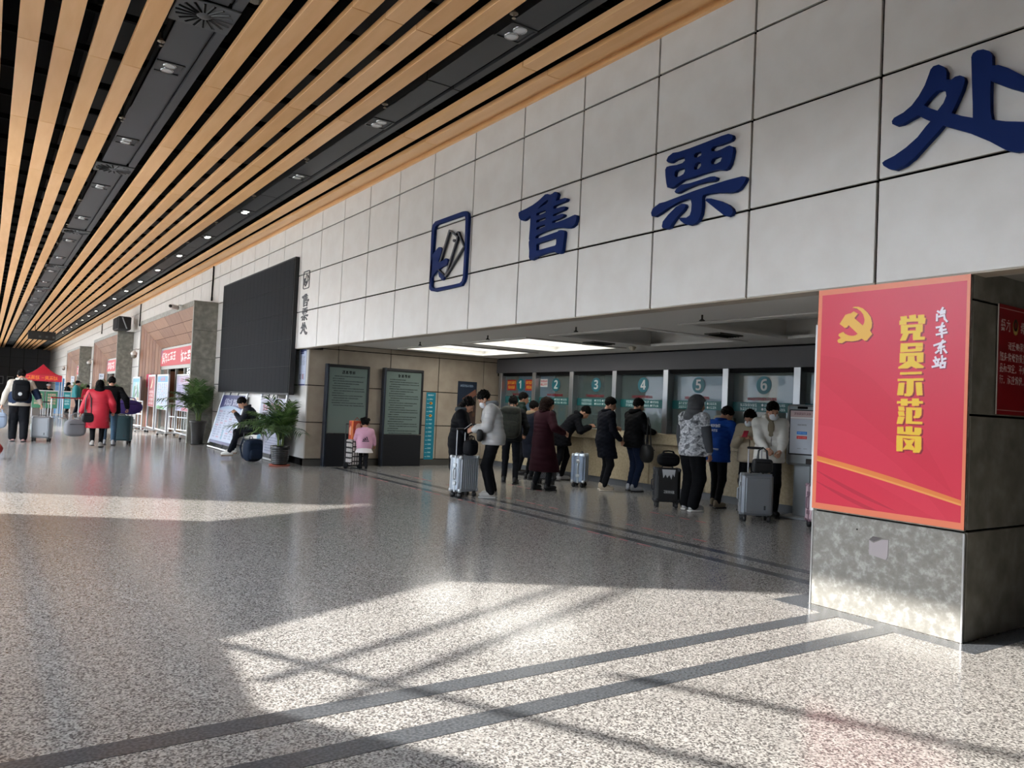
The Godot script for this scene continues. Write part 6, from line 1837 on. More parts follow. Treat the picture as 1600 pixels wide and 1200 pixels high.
	part(st, "seat", mb().cbox(V(0, 0.6, 0), V(0.46, 0.03, 0.42), 0.008), hexm("2c2c2e", 0.5))
	for sx in [-1, 1]:
		for sz in [-1, 1]:
			part(st, "leg", mb().tube([V(sx * 0.21, 0, sz * 0.19), V(sx * 0.21, 0.6, sz * 0.19)], 0.012, 6), dk)
		part(st, "rail", mb().tube([V(sx * 0.21, 0.45, -0.19), V(sx * 0.21, 0.45, 0.19)], 0.008, 6), dk)
		part(st, "rail", mb().tube([V(-0.21, 0.45, sx * 0.19), V(0.21, 0.45, sx * 0.19)], 0.008, 6), dk)

# ------------------------------------------------------------------ people
func ik(a: Vector3, b: Vector3, l1: float, l2: float, hint: Vector3) -> Array:
	var d := b - a
	var L := minf(d.length(), (l1 + l2) * 0.995)
	var u := d.normalized()
	var x := (l1 * l1 - l2 * l2 + L * L) / (2.0 * L)
	var y := sqrt(maxf(l1 * l1 - x * x, 0.0))
	var n := (hint - u * hint.dot(u)).normalized()
	return [a + u * x + n * y, a + u * L]

func head_shape() -> MB:
	if not tmpl.has("head"):
		var f := Field.new(V(-0.11, -0.23, -0.13), V(0.11, 0.15, 0.15), 0.008)
		f.ell(V(0, 0.035, -0.012), V(0.077, 0.096, 0.097), 0.02).ell(V(0, -0.035, 0.028), V(0.06, 0.082, 0.066), 0.03)
		f.cap(V(-0.03, -0.085, 0.04), V(0.03, -0.085, 0.04), 0.03, 0.03, 0.02).cap(V(0, 0.012, 0.088), V(0, -0.032, 0.106), 0.008, 0.014, 0.012)
		f.cap(V(-0.045, 0.022, 0.072), V(0.045, 0.022, 0.072), 0.013, 0.013, 0.012).cap(V(-0.018, -0.062, 0.088), V(0.018, -0.062, 0.088), 0.009, 0.009, 0.01)
		for s in [-1, 1]:
			f.ell(V(s * 0.08, -0.01, -0.008), V(0.014, 0.032, 0.02), 0.006)
		f.cap(V(0, -0.05, -0.025), V(0, -0.21, -0.045), 0.052, 0.058, 0.02)
		tmpl["head"] = f.net(mb())
	return tmpl["head"]

func hair_shape(style: String) -> MB:
	if not tmpl.has("hair" + style):
		var f := Field.new(V(-0.16, -0.36, -0.2), V(0.16, 0.22, 0.18), 0.01)
		f.ell(V(0, 0.052, -0.018), V(0.091, 0.104, 0.11), 0.02)
		match style:
			"long":
				f.ell(V(0, -0.07, -0.06), V(0.098, 0.17, 0.07), 0.04).cap(V(0.07, 0, 0.01), V(0.08, -0.16, 0.0), 0.03, 0.03, 0.03).cap(V(-0.07, 0, 0.01), V(-0.08, -0.16, 0.0), 0.03, 0.03, 0.03)
			"curly":
				f.ell(V(0, 0.03, -0.03), V(0.115, 0.115, 0.12), 0.03).ell(V(0, -0.1, -0.05), V(0.125, 0.12, 0.085), 0.05)
			"bun":
				f.ell(V(0.075, 0.1, -0.03), V(0.036, 0.036, 0.036), 0.01).ell(V(-0.075, 0.1, -0.03), V(0.036, 0.036, 0.036), 0.01)
		# face side stays free
		for z in f.nz:
			for y in f.ny:
				var i := (z * f.ny + y) * f.nx
				for x in f.nx:
					var p := f.o + V(x, y, z) * f.h
					var cut := (0.9 * (p.z - 0.055) - (p.y - 0.035)) * 0.7
					if style == "short" or style == "bun":
						cut = maxf(cut, (-0.1 - p.y) * 0.8)
						cut = maxf(cut, (1.15 * p.z - (p.y + 0.03)) * 0.65)
					f.d[i] = maxf(f.d[i], cut)
					i += 1
		f.rough(0.008 if style != "curly" else 0.012, 75.0)
		tmpl["hair" + style] = f.net(mb())
	return tmpl["hair" + style]

func hood_shape() -> MB:
	if not tmpl.has("hood"):
		var f := Field.new(V(-0.22, -0.3, -0.22), V(0.22, 0.22, 0.2), 0.012)
		f.ell(V(0, 0.03, -0.025), V(0.115, 0.135, 0.135), 0.02).cap(V(0, -0.08, -0.05), V(0, -0.2, -0.05), 0.1, 0.135, 0.05)
		f.ell(V(0, -0.01, 0.1), V(0.078, 0.105, 0.12), 0.01, true)
		f.rough(0.004, 40.0)
		tmpl["hood"] = f.net(mb())
	return tmpl["hood"]

# palm along +z from the wrist, back of the hand +y, thumb on +x
func hand_shape(grip: bool) -> MB:
	var key := "hand%d" % int(grip)
	if not tmpl.has(key):
		var f := Field.new(V(-0.08, -0.1, -0.04), V(0.09, 0.05, 0.22), 0.006)
		f.cap(V(0, 0, -0.03), V(0, 0, 0.02), 0.025, 0.024, 0.02)
		for i in 4:
			var x := -0.03 + i * 0.02
			f.cap(V(x * 0.5, 0, 0.01), V(x, 0, 0.085), 0.014, 0.012, 0.014)
			var l: float = [0.62, 0.88, 1.0, 0.86][i]
			var c := 1.25 if grip else 0.32
			var p := V(x, 0, 0.088)
			var a := c * 0.6
			for k in 3:
				var ln: float = [0.042, 0.028, 0.022][k] * l
				var q := p + V(0, -sin(a), cos(a)) * ln
				f.cap(p, q, 0.0095 - k * 0.001, 0.009 - k * 0.001, 0.006)
				p = q
				a += c * 0.75
		f.cap(V(0.02, -0.005, 0.02), V(0.048, -0.015, 0.055), 0.014, 0.011, 0.014)
		f.cap(V(0.048, -0.015, 0.055), V(0.05 - (0.02 if grip else 0.0), -0.03 - (0.02 if grip else 0.0), 0.085), 0.0105, 0.009, 0.006)
		tmpl[key] = f.net(mb())
	return tmpl[key]

func person(label: String, sp: Dictionary) -> Dictionary:
	var root := thing("person", label, "person", V(sp.at.x, sp.get("y", 0.0), sp.at.y), sp.yaw)
	var s: float = sp.get("h", 1.72) / 1.72
	var fat: float = sp.get("fat", 1.0)
	var cell: float = sp.get("cell", 0.024)
	var sit: bool = sp.has("seat")
	var skin: Material = sp.get("skin", hexm("b98a70", 0.55))
	var pel := V(0, (sp.seat + 0.1) if sit else 0.93 * s, sp.get("hipz", 0.0))
	var B := Basis(Vector3.RIGHT, deg_to_rad(sp.get("lean", 3.0)))
	var chest := pel + B * V(0, 0.34, -0.01) * s
	var neck := pel + B * V(0, 0.535, -0.01) * s
	var HB := Basis(Vector3.UP, deg_to_rad(sp.get("hyaw", 0.0))) * Basis(Vector3.RIGHT, deg_to_rad(sp.get("lean", 3.0) * 0.7 + sp.get("nod", 5.0)))
	var hs: float = sp.get("head", 1.0) * lerpf(1.0, s, 0.5)
	var hc := neck + HB * V(0, 0.125 * hs, 0.03)
	var HX := Transform3D(HB.scaled(Vector3.ONE * hs), hc)
	var sh := []
	var el := []
	var wr := []
	var kn := []
	var an := []
	var hip := []
	for i in 2:
		var g := 1.0 - 2.0 * i
		sh.append(pel + B * V(g * 0.185 * fat, 0.465, -0.01) * s)
		var ht: Vector3 = sp.get("hands", [V(0.27, 0.8, 0.06), V(-0.27, 0.8, 0.06)])[i]
		var r := ik(sh[i], ht, 0.29 * s, 0.255 * s, V(g * 0.6, -0.5, -0.8))
		el.append(r[0])
		wr.append(r[1])
		hip.append(pel + V(g * 0.09 * s, -0.02, 0))
		var ft: Vector3 = sp.get("feet", [V(0.1, 0, 0.02), V(-0.1, 0, -0.02)])[i]
		var r2 := ik(hip[i], ft + V(0, 0.085 * s, 0), 0.43 * s, 0.42 * s, V(g * 0.1, 0.1, 1.0))
		kn.append(r2[0])
		an.append(r2[1])
	var lo := hc
	var hi := hc
	for p in sh + el + wr + kn + an + [pel, neck]:
		lo = lo.min(p)
		hi = hi.max(p)
	lo -= V(0.3, 0.14, 0.3)
	hi += V(0.3, 0.1, 0.3)
	# body: one surface, with head and hands on finer grids
	var f := Field.new(lo, hi, maxf(cell, 0.028))
	for g in [-1, 1]:
		f.cap(pel + B * V(g * 0.06, -0.02, 0) * s, chest + B * V(g * 0.065, 0.02, 0), 0.09 * s, 0.1 * s, 0.05)
	f.cap(sh[0], sh[1], 0.06 * s, 0.06 * s, 0.05).cap(chest, neck, 0.1 * s, 0.055 * s, 0.05).cap(neck, hc, 0.05, 0.05, 0.03)
	for i in 2:
		f.cap(sh[i], el[i], 0.05 * s, 0.042 * s, 0.03).cap(el[i], wr[i], 0.042 * s, 0.03 * s, 0.03)
		f.cap(hip[i], kn[i], 0.085 * s, 0.058 * s, 0.04).cap(kn[i], an[i], 0.055 * s, 0.042 * s, 0.04)
	var bm := f.net(mb())
	bm.add(head_shape(), HX)
	for i in 2:
		var g := 1.0 - 2.0 * i
		var z: Vector3 = (wr[i] - el[i]).normalized()
		var y := V(g, 0.35, -0.2)
		y = (y - z * y.dot(z)).normalized()
		var x := y.cross(z)
		bm.add(hand_shape(sp.get("grip", true)), Transform3D(Basis(x * (-1.0 if i == 0 else 1.0), y, z).scaled(Vector3.ONE * lerpf(1.0, s, 0.7)), wr[i]))
	part(root, "body", bm, skin)
	# coat or jacket
	var c: Dictionary = sp.coat
	var th: float = c.get("t", 0.03)
	var pf: float = c.get("puff", 0.0)
	var jf := Field.new(lo, hi, cell)
	var hem: float = c.get("hem", 0.12)
	for g in [-1, 1]:
		jf.cap(pel + B * V(g * 0.055, 0.0, 0) * s, chest + B * V(g * 0.06, 0.03, 0), (0.105 * fat + th) * s, (0.11 * fat + th) * s, 0.06, pf, 5.0)
	jf.cap(sh[0], sh[1], 0.065 * s + th * 0.6, 0.065 * s + th * 0.6, 0.06).cap(chest, neck - HB * V(0, 0.02, 0), 0.1 * s + th, 0.07 * s, 0.05)
	for i in 2:
		jf.cap(sh[i], el[i], 0.056 * s + th * 0.7, 0.048 * s + th * 0.6, 0.025, pf * 0.7, 4.0).cap(el[i], el[i].lerp(wr[i], 0.9), 0.048 * s + th * 0.6, 0.036 * s + th * 0.5, 0.02, pf * 0.7, 3.0)
	if hem > 0.0 and not sit:
		for i in 2:
			var g := 1.0 - 2.0 * i
			var hp: Vector3 = hip[i].lerp(kn[i], hem / (0.43 * s)) if hem < 0.43 * s else kn[i].lerp(an[i], (hem - 0.43 * s) / (0.42 * s))
			jf.cap(pel + V(g * 0.05, 0, 0), V(hp.x * 0.75, hp.y, hp.z), (0.115 * fat + th) * s, (0.115 * fat + th + hem * c.get("flare", 0.06)) * s, 0.08, pf, maxf(2.0, hem * 9.0))
	if pf == 0.0:
		jf.rough(0.006, 34.0)
	if hem > 0.0 and not sit:
		jf.plane(V(0, pel.y - hem, 0), Vector3.DOWN)
	var cm: Material = c.m
	var coat := part(root, "coat" if hem > 0.3 else "jacket", jf.net(mb()), cm)
	# collar or hood lying on the shoulders
	var ring := []
	var rr := []
	for k in 13:
		var a := -2.5 + 5.0 * k / 12.0
		ring.append(neck + B * V(sin(a) * 0.085, 0.02 - 0.035 * cos(a * 0.5) + (0.02 if c.has("hood") else 0.02), -cos(a) * 0.075 - 0.01) * s)
		rr.append(s * c.get("hoodr", 1.0) * (0.05 if c.has("hood") else 0.026) * (0.75 + 0.35 * cos(a * 0.6)))
	part(coat, "hood" if c.has("hood") else "collar", mb().tube(ring, rr, 8), c.get("hood", cm))
	if c.has("zip"):
		var fz := (0.105 * fat + th) * s + 0.012
		part(coat, "zip", mb().tube([pel + B * V(0.01, -0.08, fz), chest + B * V(0.01, 0.0, fz), neck + B * V(0.008, -0.05, 0.085)], 0.009, 6), c.zip)
	if c.has("shirt"):
		part(root, "shirt", mb().sq(neck + B * V(0, -0.045, 0.045), V(0.13, 0.2, 0.13), 0.9, 14, 8, B).sq(chest + B * V(0, 0.03, (0.105 * fat + th) * s), V(0.1, 0.3, 0.05), 0.8, 12, 8, B), c.shirt)
	if c.has("sleeve"):
		for i in 2:
			part(coat, "sleeve", mb().tube([el[i].lerp(sh[i], 0.55), el[i], el[i].lerp(wr[i], 0.9)], [0.088, 0.084, 0.064], 12), c.sleeve)
	if c.has("cuff"):
		for i in 2:
			part(coat, "cuff", mb().tube([el[i].lerp(wr[i], 0.86), el[i].lerp(wr[i], 0.96)], 0.045, 10), c.cuff)
	if c.has("skirt"):
		var sk := []
		for k in 2:
			var rg := []
			for j in 28:
				var a := TAU * j / 28
				var rad := (0.17 + 0.05 * k + (0.014 if j % 2 else 0.0) * k) * s * 1.45
				rg.append(V(sin(a) * rad, pel.y - hem - 0.03 + (1 - k) * 0.1, cos(a) * rad * 0.85))
			sk.push_front(rg)
		part(root, "skirt", mb().surf(sk), c.skirt)
	# trousers
	var tf := Field.new(V(lo.x, lo.y, lo.z), V(hi.x, pel.y + 0.2, hi.z), cell)
	var wd: float = sp.get("wide", 0.0)
	for g in [-1, 1]:
		tf.cap(pel + V(g * 0.05, 0, 0) * s, pel + B * V(g * 0.05, 0.1, 0) * s, 0.105 * s, 0.1 * s, 0.04)
	for i in 2:
		tf.cap(hip[i], kn[i], (0.098 + wd) * s, (0.07 + wd) * s, 0.03).cap(kn[i], an[i] + V(0, 0.02, 0), (0.07 + wd) * s, (0.055 + wd) * s, 0.03)
	tf.rough(0.004, 30.0)
	part(root, "trousers", tf.net(mb()), sp.get("legs", hexm("121318", 0.8)))
	for i in 2:
		var g := 1.0 - 2.0 * i
		var ft: Vector3 = an[i] - V(0, 0.085 * s, 0)
		var turn := Basis(Vector3.UP, g * 0.18)
		var sm: Material = sp.get("shoes", hexm("17171a", 0.5))
		var so := part(root, "shoe", mb().sq(ft + turn * V(0, 0.055, 0.055) * s, V(0.095, 0.09, 0.27) * s, 0.75, 14, 8, turn).sq(ft + turn * V(0, 0.08, -0.02) * s, V(0.088, 0.13, 0.11) * s, 0.8, 12, 8, turn), sm)
		part(so, "sole", mb().cbox(ft + turn * V(0, 0.0125, 0.055) * s, V(0.092, 0.025, 0.27) * s, 0.012, turn), sp.get("sole", hexm("2a2a2c", 0.6)))
	# hair, mask, eyes, hats
	var hair: String = sp.get("hair", "short")
	if hair == "hood":
		part(root, "hood", hood_shape_at(HX), c.get("hoodm", cm))
	elif hair == "cap":
		part(root, "hair", mb().add(hair_shape("short"), HX), hexm("141212", 0.7))
		part(root, "cap", mb().add(mb().sq(V(0, 0.085, -0.015), V(0.205, 0.14, 0.23), 0.9, 16, 8).sq(V(0, 0.075, 0.1), V(0.16, 0.025, 0.15), 0.8, 12, 6), HX), sp.get("capm", hexm("15161a", 0.8)))
	else:
		part(root, "hair", mb().add(hair_shape(hair), HX), sp.get("hairm", hexm("0e0c0b", 0.72)))
	if cell < 0.028:
		for g in [-1.0, 1.0]:
			part(root, "eye", mb().add(mb().sq(V(g * 0.03, 0.004, 0.083), V(0.024, 0.014, 0.016), 1.0, 8, 6), HX), hexm("1a1413", 0.4))
			part(root, "eyebrow", mb().add(mb().box(V(g * 0.031, 0.027, 0.082), V(0.03, 0.004, 0.01)), HX), hexm("1a1413", 0.8))
	if sp.get("mask", false):
		part(root, "face_mask", mb().add(mb().sq(V(0, -0.055, 0.062), V(0.128, 0.115, 0.12), 0.9, 16, 10).tube([V(0.06, -0.04, 0.06), V(0.082, -0.01, 0.0)], 0.003, 5).tube([V(-0.06, -0.04, 0.06), V(-0.082, -0.01, 0.0)], 0.003, 5), HX), hexm("dfe3e8", 0.7))
	return {"root": root, "wr": wr, "el": el, "neck": neck, "chest": chest, "pel": pel, "head": HX, "B": B, "sh": sh}

func hood_shape_at(x: Transform3D) -> MB:
	return mb().add(hood_shape(), x)

func phone(label: String, q: Dictionary, off: Vector3, c: String) -> void:
	var root: Node3D = q.root
	var p: Vector3 = root.transform * (((q.wr[0] + q.wr[1]) * 0.5) + off)
	var t := thing("phone", label, "phone", p, root.rotation_degrees.y)
	t.rotation_degrees.x = -50
	part(t, "case", mb().cbox(V(0, 0, 0), V(0.075, 0.155, 0.009), 0.004), hexm(c, 0.4))
	part(t, "screen", mb().box(V(0, 0, -0.0048), V(0.068, 0.145, 0.001)), hexm("1b1d22", 0.1))

func on_back(q: Dictionary, label: String, s: Vector3, m: Material, patch := "") -> void:
	var root: Node3D = q.root
	var p: Vector3 = root.transform * (q.chest + q.B * V(0, -s.y * 0.62, -0.16 - s.z * 0.5))
	backpack(label, p, root.rotation_degrees.y, s, m, patch)

func people() -> void:
	var blk := hexm("0f1014", 0.75)
	var navy := hexm("161a26", 0.75)
	var wshoe := hexm("c9c8c4", 0.6)
	# --- couple with the silver suitcase
	var a := person("woman in a long black padded coat looking at a phone beside the silver suitcase", {"at": Vector2(6.52, -11.12), "yaw": 55, "h": 1.62, "lean": 6, "nod": 28, "hair": "long", "hands": [V(0.08, 1.12, 0.3), V(-0.06, 1.12, 0.32)], "coat": {"m": hexm("0c0d12", 0.72), "t": 0.045, "puff": 0.012, "hem": 0.5, "hood": hexm("555a5e", 0.8)}, "legs": blk})
	phone("phone in the hands of the woman in the long black coat", a, V(0, 0.06, 0.09), "3a2a30")
	a = person("man in a silver padded jacket with grey hood, white mask and paper in hand", {"at": Vector2(6.82, -10.5), "yaw": -122, "h": 1.76, "lean": 10, "nod": 30, "mask": true, "hands": [V(0.1, 1.08, 0.34), V(-0.08, 1.1, 0.32)], "coat": {"m": hexm("b3b4b4", 0.35), "t": 0.045, "puff": 0.014, "hem": 0.1, "hood": hexm("7d8084", 0.85)}, "legs": blk, "wide": 0.015, "shoes": hexm("b9b8b4", 0.6), "sole": hexm("d5d5d2")})
	phone("white phone in the hands of the man in the silver jacket", a, V(0, 0.04, 0.1), "d8dadc")
	# --- queue at windows one to three
	a = person("person in dark clothes carrying a large camouflage backpack", {"at": Vector2(8.45, -12.4), "yaw": 140, "h": 1.68, "coat": {"m": hexm("1a1c1e", 0.8), "hem": 0.1}, "legs": hexm("15171d", 0.8), "feet": [V(0.12, 0, 0.1), V(-0.12, 0, -0.14)], "hands": [V(0.25, 0.95, 0.22), V(-0.25, 0.95, 0.22)]})
	on_back(a, "large dark camouflage backpack in the queue at window one", V(0.42, 0.62, 0.3), M.fabric_camo)
	person("man in a green hooded jacket at ticket window one", {"at": Vector2(9.75, -14.0), "yaw": 62, "h": 1.8, "hyaw": -10, "coat": {"m": hexm("27352f", 0.8), "hem": 0.15, "hood": hexm("2f3f38", 0.8)}, "legs": blk})
	person("person in a long navy coat with fur-trimmed hood in the queue", {"at": Vector2(9.3, -12.95), "yaw": 88, "h": 1.6, "hair": "short", "coat": {"m": hexm("131824", 0.7), "t": 0.045, "puff": 0.008, "hem": 0.42, "hood": hexm("8c7a62", 0.95)}, "legs": blk})
	person("woman with curly hair in a long burgundy quilted coat", {"at": Vector2(8.36, -11.25), "yaw": 92, "h": 1.66, "hair": "curly", "hairm": hexm("2b1d18", 0.7), "hands": [V(0.2, 1.15, 0.34), V(-0.36, 1.05, 0.2)], "coat": {"m": hexm("2e0f18", 0.72), "t": 0.04, "puff": 0.01, "hem": 0.56, "flare": 0.08}, "legs": hexm("15161a"), "shoes": hexm("141416", 0.5), "feet": [V(0.09, 0, -0.08), V(-0.09, 0, 0.08)]})
	person("dark-haired person at window two behind the burgundy coat", {"at": Vector2(10.0, -13.35), "yaw": 85, "h": 1.68, "coat": {"m": hexm("191b20", 0.8), "hem": 0.12}, "legs": blk})
	person("person in black bending over the worktop at window three", {"at": Vector2(9.92, -12.7), "yaw": 52, "h": 1.74, "lean": 40, "nod": 20, "hands": [V(0.16, 1.14, 0.56), V(-0.16, 1.14, 0.58)], "coat": {"m": hexm("101116", 0.8), "t": 0.035, "hem": 0.22, "hood": hexm("15161a", 0.85)}, "legs": blk, "feet": [V(0.1, 0, 0.02), V(-0.12, 0, -0.16)], "shoes": hexm("8f9092", 0.6)})
	person("man in a long black coat and beige trainers before window four", {"at": Vector2(9.6, -10.98), "yaw": 76, "h": 1.74, "hyaw": -24, "nod": 14, "coat": {"m": hexm("10131c", 0.8), "t": 0.03, "hem": 0.34}, "legs": blk, "shoes": hexm("b3a692", 0.7), "sole": hexm("d0c8ba"), "hands": [V(0.2, 1.15, 0.3), V(-0.24, 0.95, 0.2)], "feet": [V(0.13, 0, 0.04), V(-0.13, 0, -0.05)]})
	a = person("man in a black jacket and jeans with a travel bag at window four", {"at": Vector2(10.1, -10.74), "yaw": 84, "h": 1.74, "nod": 12, "hyaw": -14, "coat": {"m": hexm("0f1013", 0.7), "t": 0.04, "hem": 0.12, "hood": hexm("131417", 0.8)}, "legs": hexm("182236", 0.85), "shoes": hexm("8d8f92", 0.6), "hands": [V(0.2, 1.12, 0.34), V(-0.2, 1.12, 0.32)]})
	# --- windows five and six
	a = person("man in a grey hood and white sketch-print sweatshirt standing at window five", {"at": Vector2(9.1, -8.36), "yaw": 94, "h": 1.78, "hair": "hood", "hyaw": -38, "nod": 8, "coat": {"m": M.fabric_sketch, "t": 0.034, "hem": 0.12, "hoodm": hexm("585a5e", 0.85), "hood": hexm("585a5e", 0.85), "cuff": hexm("3a3c40", 0.85), "sleeve": hexm("46484c", 0.85)}, "legs": hexm("0e0f12", 0.85), "wide": 0.03, "shoes": hexm("b4b3b2", 0.6), "sole": hexm("d8d6d2"), "hands": [V(0.26, 0.85, 0.08), V(-0.26, 0.84, 0.1)], "feet": [V(0.12, 0, 0.03), V(-0.12, 0, -0.08)]})
	a = person("man in a blue work vest with white print on the back at window six", {"at": Vector2(9.9, -8.55), "yaw": 98, "hyaw": -40, "h": 1.66, "lean": 10, "nod": 24, "hands": [V(0.14, 1.05, 0.36), V(-0.16, 1.08, 0.34)], "coat": {"m": hexm("1d4aa0", 0.7), "t": 0.035, "hem": 0.16}, "legs": hexm("14151a", 0.8), "shoes": hexm("7a7060", 0.7), "feet": [V(0.12, 0, 0.12), V(-0.12, 0, -0.14)]})
	var vp := Pic.new(192, 96, Color(0.1, 0.25, 0.6, 0.0))
	var wt := Color(0.86, 0.9, 0.95, 1)
	vp.fillp([Vector2(4, 6), Vector2(40, 6), Vector2(22, 32), Vector2(40, 32), Vector2(34, 42), Vector2(0, 42), Vector2(20, 16), Vector2(2, 16)], wt).row(rng, 46, 6, 140, 30, wt, 6.0).row(rng, 10, 58, 150, 26, wt, 5.0)
	var vm := print_mat(vp, 0.7)
	vm.transparency = BaseMaterial3D.TRANSPARENCY_ALPHA_SCISSOR
	vm.alpha_scissor_threshold = 0.5
	print_on_back(a, vm, 0.3, 0.15, 0.03, 0.168)
	part(a.root, "reflective_band", mb().cbox(a.pel + a.B * V(0, 0.02, -0.165), V(0.24, 0.03, 0.01), 0.003, a.B), hexm("7f93b8", 0.3))
	a = person("woman in a beige coat and white mask holding a red phone", {"at": Vector2(10.15, -8.08), "yaw": -66, "h": 1.6, "hair": "long", "mask": true, "nod": 22, "hyaw": -12, "hands": [V(0.08, 1.14, 0.26), V(-0.1, 1.16, 0.26)], "coat": {"m": hexm("b3a690", 0.75), "t": 0.04, "hem": 0.1, "puff": 0.008, "zip": hexm("6f6555")}, "legs": blk})
	phone("red phone in the hands of the woman in the beige coat", a, V(0, 0.07, 0.08), "b02a3c")
	person("man in a white jacket and white mask holding the grey suitcase handle", {"at": Vector2(9.84, -7.5), "yaw": -47, "h": 1.73, "mask": true, "nod": 18, "hyaw": 18, "hands": [V(0.12, 1.0, 0.36), V(-0.08, 1.02, 0.36)], "coat": {"m": hexm("d3d1ca", 0.65), "t": 0.036, "puff": 0.012, "hem": 0.12, "hood": hexm("d3d1ca", 0.65), "zip": hexm("8f8d86"), "shirt": hexm("7d7462", 0.8)}, "legs": blk})
	# --- girl
	a = person("little girl in a pink jacket facing the notice board", {"at": Vector2(6.74, -15.45), "yaw": 165, "h": 1.0, "head": 1.2, "hair": "bun", "fat": 1.25, "cell": 0.018, "coat": {"m": hexm("d3a0b8", 0.6), "t": 0.04, "hem": 0.15, "hoodr": 1.5, "puff": 0.008, "hood": hexm("d8a9bf", 0.7), "skirt": hexm("dcd6d6", 0.8)}, "legs": hexm("16161a"), "shoes": hexm("141416"), "hands": [V(0.24, 0.5, 0.1), V(-0.24, 0.5, 0.1)], "feet": [V(0.06, 0, 0.01), V(-0.06, 0, -0.01)]})
	var gp := Pic.new(96, 80, Color(0.8, 0.6, 0.7, 0.0))
	var ink := Color(0.13, 0.12, 0.2, 1)
	for k in 3:
		gp.fillp([Vector2(10 + k * 22, 52 - k * 14), Vector2(26 + k * 18, 44 - k * 15), Vector2(44 + k * 18, 62), Vector2(24 + k * 22, 62)], ink)
	gp.row(rng, 8, 66, 84, 12, ink, 3.0)
	var gm := print_mat(gp, 0.7)
	gm.transparency = BaseMaterial3D.TRANSPARENCY_ALPHA_SCISSOR
	gm.alpha_scissor_threshold = 0.5
	print_on_back(a, gm, 0.17, 0.14, -0.08, 0.155)
	# --- seated man
	a = person("seated man in a dark navy jacket and white shoes looking at his phone", {"at": Vector2(5.2, -18.3), "yaw": -104, "h": 1.74, "seat": 0.6, "hipz": -0.05, "lean": 26, "nod": 20, "hands": [V(0.1, 1.04, 0.42), V(-0.08, 1.02, 0.4)], "feet": [V(0.12, 0.06, 0.5), V(-0.1, 0.1, 0.42)], "coat": {"m": hexm("12151d", 0.65, 0.0, 0.3), "t": 0.035}, "legs": hexm("101218", 0.8), "shoes": hexm("d5d4d0", 0.6), "sole": hexm("8f7a66")})
	phone("dark phone in the hand of the seated man", a, V(0, 0.05, 0.1), "16171a")
	# --- walkers down the hall
	a = person("walker in a beige and navy jacket with a black backpack", {"at": Vector2(0.74, -23.7), "yaw": 180, "h": 1.86, "cell": 0.03, "coat": {"m": hexm("b7aea1", 0.8), "t": 0.045, "hem": 0.08, "hood": hexm("c5beb2", 0.8)}, "legs": hexm("111216"), "wide": 0.03, "shoes": hexm("b98f8a", 0.7), "hands": [V(0.42, 0.82, 0.05), V(-0.46, 1.0, -0.1)], "feet": [V(0.12, 0, 0.1), V(-0.12, 0, -0.1)]})
	on_back(a, "black backpack with round badge on the far walker", V(0.4, 0.56, 0.22), hexm("0e0f12", 0.7), "c8c9c9")
	part(a.root, "navy_panel", mb().sq(a.pel + V(0, 0.13, 0), V(0.53, 0.46, 0.43), 0.75, 18, 10), hexm("232f45", 0.8))
	for i in 2:
		part(a.root, "sleeve_panel", mb().tube([a.el[i].lerp(a.sh[i], 0.35), a.el[i], a.el[i].lerp(a.wr[i], 0.55)], [0.088, 0.092, 0.075], 10), hexm("232f45", 0.8) if i == 1 else hexm("b7aea1", 0.8))
	person("person in a bright red knee-length coat with black fur hood", {"at": Vector2(2.34, -21.75), "yaw": 172, "h": 1.66, "cell": 0.03, "hair": "long", "coat": {"m": hexm("b81c30", 0.6), "t": 0.06, "puff": 0.01, "hem": 0.42, "hood": hexm("161415", 0.95)}, "legs": hexm("121214"), "shoes": hexm("a9a39c", 0.7), "hands": [V(0.42, 0.74, 0.02), V(-0.34, 0.9, 0.1)], "feet": [V(0.09, 0.05, -0.16), V(-0.09, 0, 0.1)]})
	person("person in a black jacket and jeans walking beside the red coat", {"at": Vector2(2.72, -22.7), "yaw": 176, "h": 1.78, "cell": 0.03, "coat": {"m": hexm("111214", 0.7), "t": 0.05, "hem": 0.14}, "legs": hexm("3f5668", 0.85), "shoes": hexm("a3a4a4", 0.6), "hands": [V(0.26, 0.85, 0.1), V(-0.4, 0.98, 0.0)], "feet": [V(0.1, 0, 0.12), V(-0.1, 0, -0.1)]})
	person("person in a dark red jacket cut by the left edge of the picture", {"at": Vector2(-0.02, -31.5), "yaw": 160, "h": 1.7, "cell": 0.04, "coat": {"m": hexm("7a1a28", 0.7), "t": 0.05, "hem": 0.15}, "legs": blk})
	# --- people by the tent
	person("person in a teal padded jacket and dark cap by the belt barrier", {"at": Vector2(4.1, -48.8), "yaw": 80, "h": 1.84, "cell": 0.04, "hair": "cap", "coat": {"m": hexm("1f7f84", 0.65), "t": 0.06, "puff": 0.012, "hem": 0.16}, "legs": navy})
	a = person("person in black with a dark backpack beside the teal jacket", {"at": Vector2(3.72, -49.4), "yaw": 80, "h": 1.72, "cell": 0.04, "hair": "long", "coat": {"m": hexm("141518", 0.8), "t": 0.04, "hem": 0.12}, "legs": hexm("2b2c30")})
	on_back(a, "dark backpack beside the teal jacket far down the hall", V(0.36, 0.5, 0.22), hexm("131417", 0.7))
	person("person in a dark red uniform jacket behind the belt barrier", {"at": Vector2(4.9, -51.2), "yaw": 175, "h": 1.62, "cell": 0.04, "coat": {"m": hexm("9a1a2c", 0.7), "t": 0.06, "hem": 0.14}, "legs": blk})
	person("person in black with a white cap behind the green desk", {"at": Vector2(2.55, -45.0), "yaw": 20, "h": 1.56, "cell": 0.04, "hair": "cap", "capm": hexm("d5d6d8", 0.7), "coat": {"m": hexm("141518", 0.8), "t": 0.04, "hem": 0.1}, "legs": blk})

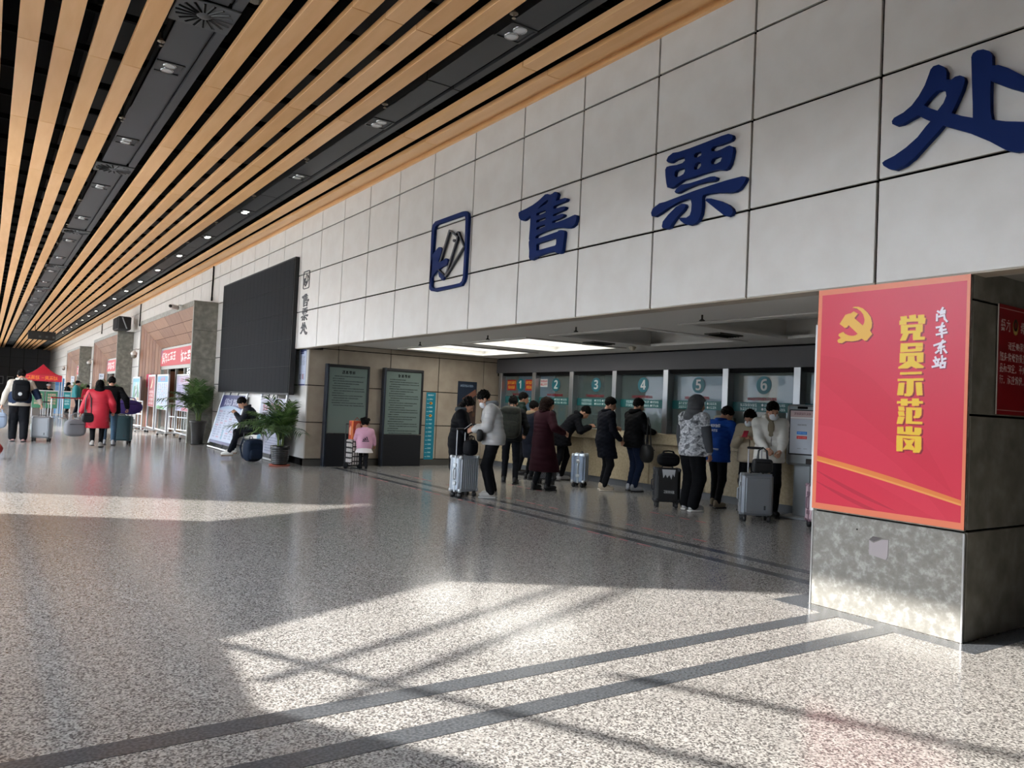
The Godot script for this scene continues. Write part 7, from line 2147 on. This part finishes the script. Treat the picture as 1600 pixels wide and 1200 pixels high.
# flat print on the back of a garment
func print_on_back(q: Dictionary, m: Material, w: float, h: float, dy: float, dz: float) -> void:
	var B: Basis = q.B
	var c: Vector3 = q.chest + B * V(0, dy, -dz)
	part(q.root, "back_print", mb().q(c + B * V(w * 0.5, -h * 0.5, 0), c + B * V(-w * 0.5, -h * 0.5, 0), c + B * V(-w * 0.5, h * 0.5, 0), c + B * V(w * 0.5, h * 0.5, 0)), m)
